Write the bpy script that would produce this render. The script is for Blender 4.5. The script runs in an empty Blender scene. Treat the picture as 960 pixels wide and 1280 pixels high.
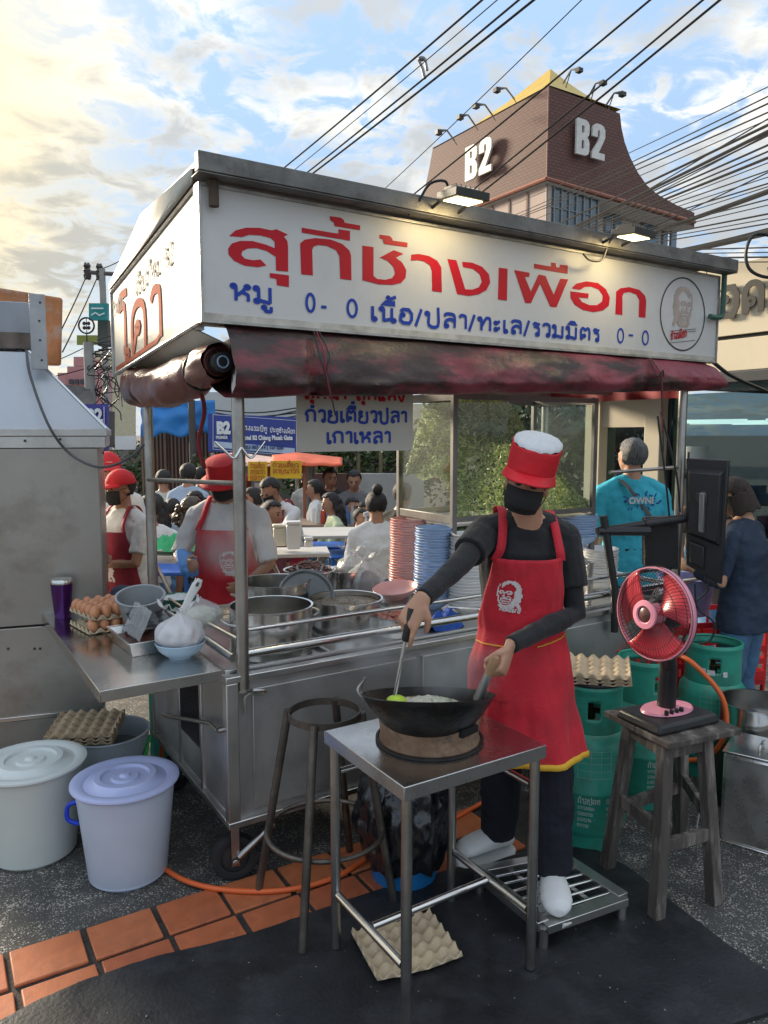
import bpy, bmesh, math, random
from math import sin, cos, pi, radians, sqrt, atan2
from mathutils import Vector, Matrix, noise
from mathutils.geometry import tessellate_polygon
R = random.Random(7)
S = bpy.context.scene
COL = S.collection
# ------------------------------------------------------------------ camera
H = 1.65; F = 940.0; P = radians(6.0)
cd = bpy.data.cameras.new('camera'); cam = bpy.data.objects.new('camera', cd); COL.objects.link(cam)
cam.location = (0, 0, H); cam.rotation_euler = (radians(90) - P, 0, 0)
cd.sensor_fit = 'VERTICAL'; cd.sensor_height = 36; cd.lens = 36 * F / 1280; cd.clip_end = 3000; cd.clip_start = .05
S.camera = cam
# ------------------------------------------------------------------ colour management
S.view_settings.view_transform = 'Standard'; S.view_settings.look = 'None'
S.view_settings.exposure = 1.58; S.view_settings.gamma = 1
S.cycles.max_bounces = 7; S.cycles.transparent_max_bounces = 12; S.cycles.volume_bounces = 0
S.cycles.use_denoising = True
# ------------------------------------------------------------------ world: dusk sky with broken clouds
SUN_AZ, SUN_EL = radians(-50), radians(17)          # azimuth from +Y towards +X
W = bpy.data.worlds.new('World'); S.world = W; W.use_nodes = True
nt = W.node_tree; nt.nodes.clear()
def N(t, **k):
    n = nt.nodes.new(t)
    for a, b in k.items():
        if a.startswith('i_'):
            n.inputs[a[2:].replace('_', ' ')].default_value = b
        else: setattr(n, a, b)
    return n
def L(a, b): nt.links.new(a, b)
def MA(op, a, b=None, c=None, clamp=False):
    n = nt.nodes.new('ShaderNodeMath'); n.operation = op; n.use_clamp = clamp
    for i, v in enumerate((a, b, c)):
        if v is None: continue
        if isinstance(v, (int, float)): n.inputs[i].default_value = v
        else: nt.links.new(v, n.inputs[i])
    return n.outputs[0]
def MIX(f, a, b, mode='MIX'):
    n = nt.nodes.new('ShaderNodeMix'); n.data_type = 'RGBA'; n.blend_type = mode
    for s, v in ((n.inputs[0], f), (n.inputs[6], a), (n.inputs[7], b)):
        if isinstance(v, (int, float)): s.default_value = v
        elif isinstance(v, tuple): s.default_value = (*v, 1) if len(v) == 3 else v
        else: nt.links.new(v, s)
    return n.outputs[2]
def SM(x, a, b):
    n = nt.nodes.new('ShaderNodeMapRange'); n.interpolation_type = 'SMOOTHSTEP'
    n.inputs[1].default_value = a; n.inputs[2].default_value = b; nt.links.new(x, n.inputs[0]); return n.outputs[0]
sky = N('ShaderNodeTexSky'); sky.sky_type = 'NISHITA'; sky.sun_disc = False
sky.sun_elevation = SUN_EL; sky.sun_rotation = SUN_AZ; sky.air_density = 1.0; sky.dust_density = .6; sky.ozone_density = 2.0
tc = N('ShaderNodeTexCoord'); sep = N('ShaderNodeSeparateXYZ'); L(tc.outputs['Generated'], sep.inputs[0])
X, Y, Z = sep.outputs
zz = MA('ADD', MA('MAXIMUM', Z, 0.0), .16)
cmb = N('ShaderNodeCombineXYZ'); L(MA('DIVIDE', X, zz), cmb.inputs[0]); L(MA('DIVIDE', Y, zz), cmb.inputs[1])
n1 = N('ShaderNodeTexNoise'); n1.inputs['Scale'].default_value = 1.5; n1.inputs['Detail'].default_value = 9; n1.inputs['Roughness'].default_value = .62; n1.inputs['Distortion'].default_value = .35
L(cmb.outputs[0], n1.inputs['Vector'])
n2 = N('ShaderNodeTexNoise'); n2.inputs['Scale'].default_value = 7.5; n2.inputs['Detail'].default_value = 7; n2.inputs['Roughness'].default_value = .6; n2.inputs['Distortion'].default_value = .6
L(cmb.outputs[0], n2.inputs['Vector'])
n3 = N('ShaderNodeTexNoise'); n3.inputs['Scale'].default_value = 2.1; n3.inputs['Detail'].default_value = 5; n3.inputs['Roughness'].default_value = .5
mp = N('ShaderNodeMapping'); mp.inputs[1].default_value = (3.1, 7.7, 2.0); L(cmb.outputs[0], mp.inputs[0]); L(mp.outputs[0], n3.inputs['Vector'])
dens = MA('ADD', MA('MULTIPLY', n1.outputs[0], .46), MA('MULTIPLY', n2.outputs[0], .54))
sd = Vector((sin(SUN_AZ) * cos(SUN_EL), cos(SUN_AZ) * cos(SUN_EL), sin(SUN_EL)))
dt = MA('ADD', MA('ADD', MA('MULTIPLY', X, sd.x), MA('MULTIPLY', Y, sd.y)), MA('MULTIPLY', Z, sd.z))
glow = SM(dt, .80, .985)
dens2 = MA('ADD', dens, MA('MULTIPLY', glow, .04))
mask = SM(dens2, .45, .56)
shade = SM(MA('ADD', MA('MULTIPLY', n3.outputs[0], .6), MA('MULTIPLY', n2.outputs[0], .4)), .42, .60)
skyc = MIX(1.0, sky.outputs[0], (1, 1, 1), 'MULTIPLY')
skys = N('ShaderNodeVectorMath'); skys.operation = 'SCALE'; L(sky.outputs[0], skys.inputs[0]); skys.inputs['Scale'].default_value = 1.0
lit = MIX(glow, (5.1, 4.85, 4.3), (5.2, 4.3, 2.5))
drk = MIX(glow, (2.5, 2.6, 2.65), (2.7, 2.5, 1.9))
cl = MIX(shade, lit, drk)
blue = MIX(.85, sky.outputs[0], (1.9, 2.7, 3.8))
blue2 = MIX(glow, blue, (4.4, 3.9, 2.7))
fin = MIX(MA('MULTIPLY', mask, .93), blue2, cl)
# ground half: dull
fin = MIX(SM(Z, -.02, .0), (1.0, 1.0, 1.0), fin)
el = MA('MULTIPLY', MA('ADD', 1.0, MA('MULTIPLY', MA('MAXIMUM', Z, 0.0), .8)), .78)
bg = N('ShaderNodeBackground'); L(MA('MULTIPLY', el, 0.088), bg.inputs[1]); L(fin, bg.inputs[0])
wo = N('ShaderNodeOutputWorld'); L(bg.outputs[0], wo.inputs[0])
# ------------------------------------------------------------------ sun (veiled)
sl = bpy.data.lights.new('sun', 'SUN'); sl.energy = 2.6; sl.angle = radians(11); sl.color = (1, .86, .66)
so = bpy.data.objects.new('sun', sl); COL.objects.link(so); so.rotation_euler = (-sd).to_track_quat('-Z', 'Y').to_euler()

# ------------------------------------------------------------------ pixel <-> place helpers (photo is 960 x 1280)
def ray(x, y):
    a = (x - 480) / F; b = (640 - y) / F
    return Vector((a, cos(P) + b * sin(P), b * cos(P) - sin(P)))
CAMP = Vector((0, 0, H))
def onz(x, y, z=0.0):
    d = ray(x, y); return CAMP + d * ((z - H) / d.z)
def at(x, y, Y):
    d = ray(x, y); return CAMP + d * (Y / d.y)
TH = radians(32.2)
G = onz(291, 1112)
CU = Vector((cos(TH), sin(TH), 0)); CV = Vector((-sin(TH), cos(TH), 0))
def CL(a, b, z=0.0): return Vector((G.x + a * CU.x + b * CV.x, G.y + a * CU.y + b * CV.y, z))
def loc(p): d = Vector(p) - G; return Vector((d.dot(CU), d.dot(CV), p[2]))
def fr(x, y, b=0.0):          # point of the cart-parallel plane at depth b, cart-local
    d = ray(x, y); t = ((G - CAMP).dot(CV) + b) / d.dot(CV); return loc(CAMP + d * t)
def sidep(x, y, a=0.0):
    d = ray(x, y); t = ((G - CAMP).dot(CU) + a) / d.dot(CU); return loc(CAMP + d * t)

# ------------------------------------------------------------------ materials
MATS = {}
def mat(name, col, rough=.5, metal=0., var=.12, vs=6., bump=0., bs=60., spec=None, alpha=1., trans=0., emit=0., dirt=None, dirt_amt=.5, ds=3., stretch=None, rvar=0., sss=0., coat=0., sheen=0., col2=None):
    if name in MATS: return MATS[name]
    m = bpy.data.materials.new(name); m.use_nodes = True; t = m.node_tree; b = t.nodes['Principled BSDF']
    MATS[name] = m; m['base'] = 1
    ln = t.links.new
    co = t.nodes.new('ShaderNodeTexCoord').outputs['Object']
    if stretch:
        q = t.nodes.new('ShaderNodeMapping'); q.inputs[3].default_value = stretch; ln(co, q.inputs[0]); co = q.outputs[0]
    def noi(s, d=5, r=.55):
        n = t.nodes.new('ShaderNodeTexNoise'); n.inputs['Scale'].default_value = s; n.inputs['Detail'].default_value = d; n.inputs['Roughness'].default_value = r
        ln(co, n.inputs['Vector']); return n.outputs[0]
    def mr(x, a, bb, c, d):
        n = t.nodes.new('ShaderNodeMapRange'); n.inputs[1].default_value = a; n.inputs[2].default_value = bb; n.inputs[3].default_value = c; n.inputs[4].default_value = d; ln(x, n.inputs[0]); return n.outputs[0]
    def mx(f, a, bb):
        n = t.nodes.new('ShaderNodeMix'); n.data_type = 'RGBA'
        for s, v in ((n.inputs[0], f), (n.inputs[6], a), (n.inputs[7], bb)):
            if isinstance(v, (int, float)): s.default_value = v
            elif isinstance(v, tuple): s.default_value = (*v[:3], 1)
            else: ln(v, s)
        return n.outputs[2]
    base = None
    if var > 0 or col2:
        f = mr(noi(vs), .3, .7, 0, 1)
        lo = tuple(max(0, c * (1 - var)) for c in col); hi = tuple(min(1, c * (1 + var)) for c in col)
        base = mx(f, lo, col2 or hi)
    if dirt:
        f2 = mr(noi(ds, 8, .68), .5, .68, 0, dirt_amt); base = mx(f2, base if base is not None else tuple(col), dirt)
    if base is not None: ln(base, b.inputs['Base Color'])
    else: b.inputs['Base Color'].default_value = (*col, 1)
    b.inputs['Roughness'].default_value = rough
    if rvar: ln(mr(noi(vs * 1.7), .3, .7, max(0, rough - rvar), min(1, rough + rvar)), b.inputs['Roughness'])
    b.inputs['Metallic'].default_value = metal
    if spec is not None: b.inputs['Specular IOR Level'].default_value = spec
    if trans: b.inputs['Transmission Weight'].default_value = trans
    if sss: b.inputs['Subsurface Weight'].default_value = sss; b.inputs['Subsurface Scale'].default_value = .02
    if coat: b.inputs['Coat Weight'].default_value = coat
    if sheen: b.inputs['Sheen Weight'].default_value = sheen
    if alpha < 1: b.inputs['Alpha'].default_value = alpha
    if emit: b.inputs['Emission Color'].default_value = (*col, 1); b.inputs['Emission Strength'].default_value = emit
    if bump:
        n = t.nodes.new('ShaderNodeBump'); n.inputs['Strength'].default_value = min(1, bump); n.inputs['Distance'].default_value = .01
        ln(noi(bs, 6), n.inputs['Height']); ln(n.outputs[0], b.inputs['Normal'])
    return m
def glassmat(name, tint=(1, 1, 1), refl=.12, body=0.0, bodycol=(.8, .8, .8)):
    if name in MATS: return MATS[name]
    m = bpy.data.materials.new(name); m.use_nodes = True; t = m.node_tree; t.nodes.clear(); MATS[name] = m
    o = t.nodes.new('ShaderNodeOutputMaterial'); tr = t.nodes.new('ShaderNodeBsdfTransparent'); tr.inputs[0].default_value = (*tint, 1)
    gl = t.nodes.new('ShaderNodeBsdfGlossy'); gl.inputs['Roughness'].default_value = .04
    lw = t.nodes.new('ShaderNodeLayerWeight'); lw.inputs[0].default_value = .25
    mr = t.nodes.new('ShaderNodeMapRange'); mr.inputs[3].default_value = refl * .5; mr.inputs[4].default_value = min(1, refl * 4); t.links.new(lw.outputs['Fresnel'], mr.inputs[0])
    mx = t.nodes.new('ShaderNodeMixShader'); t.links.new(mr.outputs[0], mx.inputs[0]); t.links.new(tr.outputs[0], mx.inputs[1]); t.links.new(gl.outputs[0], mx.inputs[2])
    out = mx.outputs[0]
    if body:
        df = t.nodes.new('ShaderNodeBsdfDiffuse'); df.inputs[0].default_value = (*bodycol, 1); m2 = t.nodes.new('ShaderNodeMixShader'); m2.inputs[0].default_value = body
        t.links.new(out, m2.inputs[1]); t.links.new(df.outputs[0], m2.inputs[2]); out = m2.outputs[0]
    t.links.new(out, o.inputs[0]); return m
steel = lambda: mat('brushed_steel', (.60, .59, .57), .36, 1, .10, 3, .05, 90, rvar=.10, dirt=(.30, .285, .26), dirt_amt=.5, ds=2.2, stretch=(1, 1, 1))
steel_d = lambda: mat('dull_steel_sheet', (.50, .49, .475), .42, .85, .15, 2.2, .08, 50, rvar=.12, dirt=(.30, .285, .265), dirt_amt=.6, ds=3)
steel_b = lambda: mat('polished_steel', (.66, .65, .63), .2, 1, .08, 5, .02, 60, rvar=.06)
tubes = lambda: mat('steel_tube', (.48, .47, .45), .3, 1, .15, 8, .04, 80, dirt=(.22, .19, .16), dirt_amt=.5, ds=6)
black_p = lambda: mat('black_plastic', (.018, .018, .02), .42, 0, .2, 10, .05, 90)
rubber = lambda: mat('black_rubber', (.02, .02, .021), .75, 0, .3, 10, .2, 50)
white_p = lambda: mat('white_plastic', (.72, .72, .70), .4, 0, .05, 6)
skin = lambda: mat('skin', (.50, .27, .17), .5, 0, .10, 18, .08, 220, sss=.08)
skin_d = lambda: mat('skin_tan', (.36, .18, .11), .5, 0, .12, 18, .08, 220, sss=.06)
hairm = lambda: mat('black_hair', (.014, .011, .010), .62, 0, .5, 40, .6, 120, stretch=(3, 3, .4))
sil = lambda: mat('white_print', (.70, .62, .62), .8, 0, .12, 60)

# ------------------------------------------------------------------ mesh builder
class MB:
    def __init__(s): s.v = []; s.f = []
    def add(s, vs, fs):
        k = len(s.v); s.v += [Vector(v) for v in vs]; s.f += [tuple(i + k for i in f) for f in fs]; return s
    def box(s, c, d, rot=None, taper=None):
        x, y, z = (q / 2 for q in d); vs = [Vector((i * x, j * y, k * z)) for k in (-1, 1) for j in (-1, 1) for i in (-1, 1)]
        if taper:
            for q in vs[4:]: q.x *= taper; q.y *= taper
        if rot is not None: vs = [rot @ q for q in vs]
        c = Vector(c)
        return s.add([c + q for q in vs], [(0, 2, 3, 1), (4, 5, 7, 6), (0, 1, 5, 4), (2, 6, 7, 3), (0, 4, 6, 2), (1, 3, 7, 5)])
    def bb(s, lo, hi):
        lo = Vector(lo); hi = Vector(hi); return s.box((lo + hi) / 2, hi - lo)
    def tube(s, pts, r, n=10, cap=True, closed=False, flat=1.0):
        pts = [Vector(p) for p in pts]; m = len(pts)
        rs = r if isinstance(r, (list, tuple)) else [r] * m
        T = []
        for i in range(m):
            a = pts[(i - 1) % m] if (i > 0 or closed) else pts[i]; b = pts[(i + 1) % m] if (i < m - 1 or closed) else pts[i]
            T.append((b - a).normalized())
        up = Vector((0, 0, 1)) if abs(T[0].z) < .9 else Vector((1, 0, 0))
        xa = T[0].cross(up).normalized(); k = len(s.v)
        for i in range(m):
            xa = (xa - T[i] * xa.dot(T[i])).normalized(); ya = T[i].cross(xa)
            for j in range(n):
                t = 2 * pi * j / n; s.v.append(pts[i] + xa * (rs[i] * cos(t)) + ya * (rs[i] * sin(t) * flat))
        for i in range(m - 1 + (1 if closed else 0)):
            for j in range(n):
                a = k + i * n + j; b = k + i * n + (j + 1) % n; c = k + ((i + 1) % m) * n + (j + 1) % n; d = k + ((i + 1) % m) * n + j
                s.f.append((a, b, c, d))
        if cap and not closed:
            s.f.append(tuple(k + j for j in reversed(range(n)))); s.f.append(tuple(k + (m - 1) * n + j for j in range(n)))
        return s
    def lathe(s, prof, c=(0, 0, 0), n=32, rot=None, sx=1., sy=1., cap=False):
        c = Vector(c); k = len(s.v)
        for (r, z) in prof:
            for j in range(n):
                t = 2 * pi * j / n; q = Vector((r * cos(t) * sx, r * sin(t) * sy, z))
                if rot is not None: q = rot @ q
                s.v.append(c + q)
        for i in range(len(prof) - 1):
            for j in range(n):
                s.f.append((k + i * n + j, k + i * n + (j + 1) % n, k + (i + 1) * n + (j + 1) % n, k + (i + 1) * n + j))
        if cap:
            s.f.append(tuple(k + j for j in reversed(range(n)))); s.f.append(tuple(k + (len(prof) - 1) * n + j for j in range(n)))
        return s
    def ell(s, c, r, rot=None, n=16, m=10):
        prof = [(max(1e-4, sin(pi * i / m)), -cos(pi * i / m)) for i in range(m + 1)]
        k = len(s.v); c = Vector(c); r = Vector(r)
        for (q, z) in prof:
            for j in range(n):
                t = 2 * pi * j / n; v = Vector((q * cos(t) * r.x, q * sin(t) * r.y, z * r.z)); s.v.append(c + (rot @ v if rot is not None else v))
        for i in range(m):
            for j in range(n): s.f.append((k + i * n + j, k + i * n + (j + 1) % n, k + (i + 1) * n + (j + 1) % n, k + (i + 1) * n + j))
        return s
    def loft(s, secs, n=20, cap=True):   # secs: (centre, xaxis, yaxis, rx, ry)
        k = len(s.v); m = len(secs)
        for c, xa, ya, rx, ry in secs:
            for j in range(n):
                t = 2 * pi * j / n; s.v.append(Vector(c) + Vector(xa) * (rx * cos(t)) + Vector(ya) * (ry * sin(t)))
        for i in range(m - 1):
            for j in range(n): s.f.append((k + i * n + j, k + i * n + (j + 1) % n, k + (i + 1) * n + (j + 1) % n, k + (i + 1) * n + j))
        if cap:
            s.f.append(tuple(k + j for j in reversed(range(n)))); s.f.append(tuple(k + (m - 1) * n + j for j in range(n)))
        return s
    def grid(s, fn, nu, nv, wrapu=False):
        k = len(s.v)
        for j in range(nv + 1):
            for i in range(nu + (0 if wrapu else 1)): s.v.append(Vector(fn(i / nu, j / nv)))
        w = nu if wrapu else nu + 1
        for j in range(nv):
            for i in range(nu):
                i2 = (i + 1) % w if wrapu else i + 1
                s.f.append((k + j * w + i, k + j * w + i2, k + (j + 1) * w + i2, k + (j + 1) * w + i))
        return s
    def poly(s, pts, fn=lambda p: p):
        tri = tessellate_polygon([[Vector((p[0], p[1], 0)) for p in pts]]); return s.add([fn(p) for p in pts], [tuple(t) for t in tri])
    def xf(s, M, k=0):
        for i in range(k, len(s.v)): s.v[i] = M @ s.v[i]
        return s
    def mesh(s, name, m, smooth=38):
        me = bpy.data.meshes.new(name); me.from_pydata([tuple(v) for v in s.v], [], s.f)
        if smooth:
            me.polygons.foreach_set('use_smooth', [True] * len(me.polygons)); me.update()
            me.set_sharp_from_angle(angle=radians(smooth))
        if m: me.materials.append(m)
        me.update(); return me
    def build(s, name, m, par=None, bev=0, smooth=38, solid=0, **kw):
        o = bpy.data.objects.new(name, s.mesh(name, m, smooth)); COL.objects.link(o)
        if par: o.parent = par
        if solid: q = o.modifiers.new('thick', 'SOLIDIFY'); q.thickness = solid; q.offset = 0
        if bev: q = o.modifiers.new('bevel', 'BEVEL'); q.width = bev; q.segments = 2; q.limit_method = 'ANGLE'; q.angle_limit = radians(35)
        return tag(o, **kw)
def tag(o, label=None, cat=None, group=None, kind=None, loc=None, rz=None):
    if label: o['label'] = label
    if cat: o['category'] = cat
    if group: o['group'] = group
    if kind: o['kind'] = kind
    if loc is not None: o.location = loc
    if rz is not None: o.rotation_euler = (0, 0, rz)
    return o
def thing(name, label, cat, loc=(0, 0, 0), rz=0., group=None):
    o = bpy.data.objects.new(name, None); COL.objects.link(o); o.empty_display_size = .05
    return tag(o, label, cat, group, None, loc, rz)
def dup(root, loc, rz, label=None, group=None):
    r = root.copy(); COL.objects.link(r); r.location = loc; r.rotation_euler = (r.rotation_euler[0], r.rotation_euler[1], rz)
    if label: r['label'] = label
    if group: r['group'] = group
    for ch in list(root.children):
        c = ch.copy(); COL.objects.link(c); c.parent = r
        for g in list(ch.children): d = g.copy(); COL.objects.link(d); d.parent = c
    return r
def copy1(o, loc, par=None, rot=None, scale=None):
    c = o.copy(); COL.objects.link(c); c.location = loc; c.parent = par if par else o.parent
    if rot is not None: c.rotation_euler = rot
    if scale is not None: c.scale = scale
    return c
ORD = ['topmost', 'second', 'third', 'fourth', 'fifth', 'sixth', 'seventh', 'eighth', 'ninth', 'tenth', 'eleventh', 'twelfth', 'thirteenth', 'fourteenth', 'fifteenth', 'sixteenth', 'seventeenth', 'eighteenth', 'nineteenth', 'twentieth', 'twenty-first', 'twenty-second', 'twenty-third', 'twenty-fourth', 'twenty-fifth', 'twenty-sixth', 'twenty-seventh', 'twenty-eighth']
def cat_rom(pts, n=6):
    pts = [Vector(p) for p in pts]; o = []
    q = [pts[0] * 2 - pts[1]] + pts + [pts[-1] * 2 - pts[-2]]
    for i in range(1, len(q) - 2):
        for k in range(n):
            t = k / n; a, b, c, d = q[i - 1:i + 3]
            o.append(.5 * ((2 * b) + (c - a) * t + (2 * a - 5 * b + 4 * c - d) * t * t + (3 * b - a - 3 * c + d) * t ** 3))
    return o + [pts[-1]]
BAKE = []; FONTS = []
def nz(p, s, k=0): return noise.noise(Vector((p[0] * s + k, p[1] * s + k * .7, p[2] * s - k)))

# ------------------------------------------------------------------ writing: looped Thai letters as pen strokes (x-height 1)
def ci(x, y, r, n=9): return [(x + r * cos(2 * pi * i / n), y + r * sin(2 * pi * i / n)) for i in range(n + 1)]
LT = ci(.1, .88, .09)
GL = {
 'ก': (.8, [[(.12, 0), (.12, .55), (.02, .68), (.15, .95), (.4, 1.02), (.62, .92), (.68, .7), (.68, 0)]]),
 'ห': (.85, [LT, [(.2, .9), (.2, 0)], [(.2, .3), (.45, .55), (.6, .8)], ci(.68, .88, .09), [(.45, .55), (.68, .42), (.72, .3), (.72, 0)]]),
 'ม': (.85, [LT, [(.2, .9), (.2, .15)], ci(.12, .1, .09), [(.2, .15), (.7, .02)], [(.7, 1), (.7, 0)]]),
 'น': (.85, [LT, [(.2, .9), (.2, 0)], [(.2, .05), (.62, .2)], [(.62, 1), (.62, .15)], ci(.71, .1, .09)]),
 'เ': (.35, [[(.1, 1), (.1, .12)], ci(.19, .1, .09)]),
 'แ': (.65, [[(.1, 1), (.1, .12)], ci(.19, .1, .09), [(.4, 1), (.4, .12)], ci(.49, .1, .09)]),
 'อ': (.8, [ci(.22, .6, .08), [(.12, .6), (.1, .2), (.25, .02), (.58, .02), (.7, .3), (.7, .72), (.55, 1), (.25, 1), (.1, .85)]]),
 '/': (.42, [[(0, -.15), (.32, 1.15)]]),
 'ป': (.85, [LT, [(.2, .9), (.2, .02), (.7, .02), (.7, 1.4)]]),
 'บ': (.85, [LT, [(.2, .9), (.2, .02), (.7, .02), (.7, 1)]]),
 'ล': (.8, [[(.08, .82), (.22, 1), (.55, 1), (.68, .82), (.68, 0)], [(.68, .5), (.42, .62), (.18, .45), (.13, .2)], ci(.22, .1, .09)]),
 'ส': (.85, [[(.08, .82), (.22, 1), (.5, 1), (.68, .8), (.68, 0)], [(.68, .5), (.42, .62), (.18, .45), (.13, .2)], ci(.22, .1, .09), [(.55, .95), (.8, 1.18)]]),
 'า': (.5, [[(.04, .82), (.16, 1), (.36, .97), (.42, .8), (.42, 0)]]),
 'ท': (.88, [LT, [(.2, .9), (.2, 0)], [(.2, .25), (.45, .88), (.6, 1), (.74, .85), (.74, 0)]]),
 'ะ': (.42, [ci(.1, .68, .08), [(.18, .66), (.34, .86)], ci(.1, .18, .08), [(.18, .16), (.34, .36)]]),
 'ร': (.55, [[(.06, .84), (.18, 1), (.4, .9), (.46, 1.04)], [(.1, .74), (.36, .68), (.44, .5), (.44, .15)], ci(.35, .1, .09)]),
 'ว': (.6, [[(.04, .82), (.18, 1), (.42, .97), (.5, .78), (.5, .15)], ci(.41, .1, .09)]),
 'ต': (.85, [[(.12, 0), (.1, .8), (.25, 1), (.41, .85), (.57, 1), (.72, .8), (.72, 0)], ci(.32, .35, .08), [(.24, .32), (.13, 0)]]),
 'ด': (.85, [[(.14, 0), (.1, .7), (.28, 1), (.55, 1), (.72, .75), (.72, 0)], ci(.34, .4, .08), [(.26, .36), (.15, 0)]]),
 'ค': (.85, [[(.12, 0), (.1, .7), (.28, 1), (.55, 1), (.72, .75), (.72, 0)], ci(.38, .52, .08), [(.3, .48), (.13, .05)]]),
 'ย': (.85, [ci(.2, .88, .09), [(.11, .86), (.14, .62), (.28, .55), (.14, .42), (.12, .02), (.7, .02), (.7, 1)]]),
 'ช': (.85, [ci(.1, .88, .08), [(.18, .9), (.22, .7), (.22, .02), (.58, .02), (.7, .3), (.58, .62), (.4, .72), (.78, 1.05)]]),
 'ง': (.7, [ci(.4, .88, .09), [(.5, .88), (.54, .5), (.42, .04), (.3, .04), (.06, .5)]]),
 'ผ': (.85, [ci(.2, .86, .08), [(.12, .86), (.12, .02), (.4, .5), (.7, .02), (.7, 1)]]),
 'ใ': (.5, [[(.38, 0), (.38, .9), (.15, 1.25), (.22, 1.5), (.4, 1.45)], ci(.38, 1.36, .07)]),
 'ไ': (.5, [[(.36, 0), (.36, 1.25), (.26, 1.45), (.14, 1.2), (.02, 1.5)]]),
 'โ': (.55, [[(.4, .12), (.4, 1.2), (.1, 1.25), (.15, 1.5), (.55, 1.5)], ci(.48, .08, .08)]),
 '0': (.85, [[(.35 + .25 * cos(2 * pi * i / 14), .6 + .62 * sin(2 * pi * i / 14)) for i in range(15)]]),
 '2': (.8, [[(.08, .95), (.2, 1.2), (.5, 1.2), (.6, .95), (.08, 0), (.65, 0)]]),
 '9': (.8, [ci(.35, .85, .3, 12), [(.64, .85), (.6, .3), (.3, 0)]]),
 '-': (.45, [[(.02, .45), (.36, .45)]]), ' ': (.6, []),
}
MK = {
 'ู': [ci(-.42, -.27, .07), [(-.35, -.27), (-.35, -.48), (-.12, -.48), (-.12, -.2)]],
 'ุ': [ci(-.25, -.25, .07), [(-.17, -.25), (-.17, -.5)]],
 'ิ': [[(-.72, 1.2), (-.55, 1.4), (-.28, 1.4), (-.14, 1.2), (-.72, 1.2)]],
 'ี': [[(-.72, 1.2), (-.55, 1.4), (-.28, 1.4), (-.14, 1.2), (-.72, 1.2)], [(-.14, 1.2), (-.14, 1.52)]],
 'ื': [[(-.72, 1.2), (-.55, 1.4), (-.28, 1.4), (-.14, 1.2), (-.72, 1.2)], [(-.14, 1.2), (-.14, 1.52)], [(-.32, 1.38), (-.32, 1.54)]],
 '้': [ci(-.42, .1, .05, 6), [(-.36, .08), (-.3, 0), (-.02, .22)]],
 '่': [[(-.25, 0), (-.25, .25)]],
 '๋': [[(-.3, 0), (-.3, .3)], [(-.45, .15), (-.15, .15)]],
}
def ribbon(mb, pts, w, fn, closed=False):
    pts = [Vector(p) for p in pts]
    pts = [p for i, p in enumerate(pts) if i == 0 or (p - pts[i - 1]).length > 1e-5]
    n = len(pts)
    if n < 2: return
    closed = closed or (pts[0] - pts[-1]).length < 1e-4
    Ls = []
    for i in range(n):
        a = pts[i - 1] if i else (pts[-2] if closed else None); b = pts[i + 1] if i < n - 1 else (pts[1] if closed else None)
        d1 = (pts[i] - a).normalized() if a is not None else None; d2 = (b - pts[i]).normalized() if b is not None else None
        d1 = d1 or d2; d2 = d2 or d1; t = (d1 + d2)
        t = t.normalized() if t.length > 1e-4 else d1
        nn = Vector((-t.y, t.x)); k = min(1.6, 1 / max(.4, nn.dot(Vector((-d1.y, d1.x)))))
        Ls.append((pts[i] + nn * w / 2 * k, pts[i] - nn * w / 2 * k))
    k = len(mb.v)
    for a, b in Ls: mb.v += [fn(a), fn(b)]
    for i in range(n - 1): mb.f.append((k + 2 * i, k + 2 * i + 1, k + 2 * i + 3, k + 2 * i + 2))
def pen(mb, text, h, pen_w, place, sx=1., slant=0.):
    """place(x, y, k) -> 3D point of letter point (x right, y up, in metres), k small lift per stroke"""
    x = 0.; k = 0; above = 0
    def put(strokes, ox, oy):
        nonlocal k
        for st in strokes:
            k += 1; kk = (k % 5) * .0003
            if 3 < len(st) < 9: st = [tuple(p) for p in cat_rom([(a, b, 0) for a, b in st], 3)] if len(st) > 3 and st[0] != st[-1] else st
            ribbon(mb, [((ox + p[0] * sx + p[1] * slant) * h, (oy + p[1]) * h) for p in st], pen_w, lambda q: place(q.x, q.y, kk))
    for ch in text:
        if ch in GL:
            w, st = GL[ch]; put(st, x, 0); x += (w + .12) * sx; above = 0
        elif ch in MK:
            o = x - .12 * sx
            if ch in '้่๋': put(MK[ch], o, 1.62 if above else 1.2)
            else:
                put(MK[ch], o, 0)
                if ch in 'ิีื': above = 1
    return x * h
def pen_width(text, h, sx=1.): return sum((GL[c][0] + .12) * sx for c in text if c in GL) * h
def font(body, name, m, par, loc, rot, size, sx=1., off=0., ext=.0008, align='LEFT', **kw):
    c = bpy.data.curves.new(name, 'FONT'); c.body = body; c.size = size; c.offset = off; c.extrude = ext; c.align_x = align; c.resolution_u = 3
    c.materials.append(m); o = bpy.data.objects.new(name, c); COL.objects.link(o); o.parent = par; o.location = loc; o.rotation_euler = rot; o.scale = (sx, 1, 1)
    FONTS.append(o); return tag(o, **kw)
FACE = """
......#######.......
....###########.....
...######..#####....
..#####......###.#..
..####........##.#..
.####..........#..#.
.####.............#.
.####.............#.
.#####..####..###.#.
.#####.##..####.###.
######..###..#.##.#.
######.......#....#.
######...##..##..##.
.#####..#..###...#..
.######.########.#..
.######.#......#.#..
.#######.######.##..
..######.#....#.#...
..#######.####.##...
.#########....##....
.###.############...
###..###########....
##....######.##.....
""".strip().split('\n')
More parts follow.
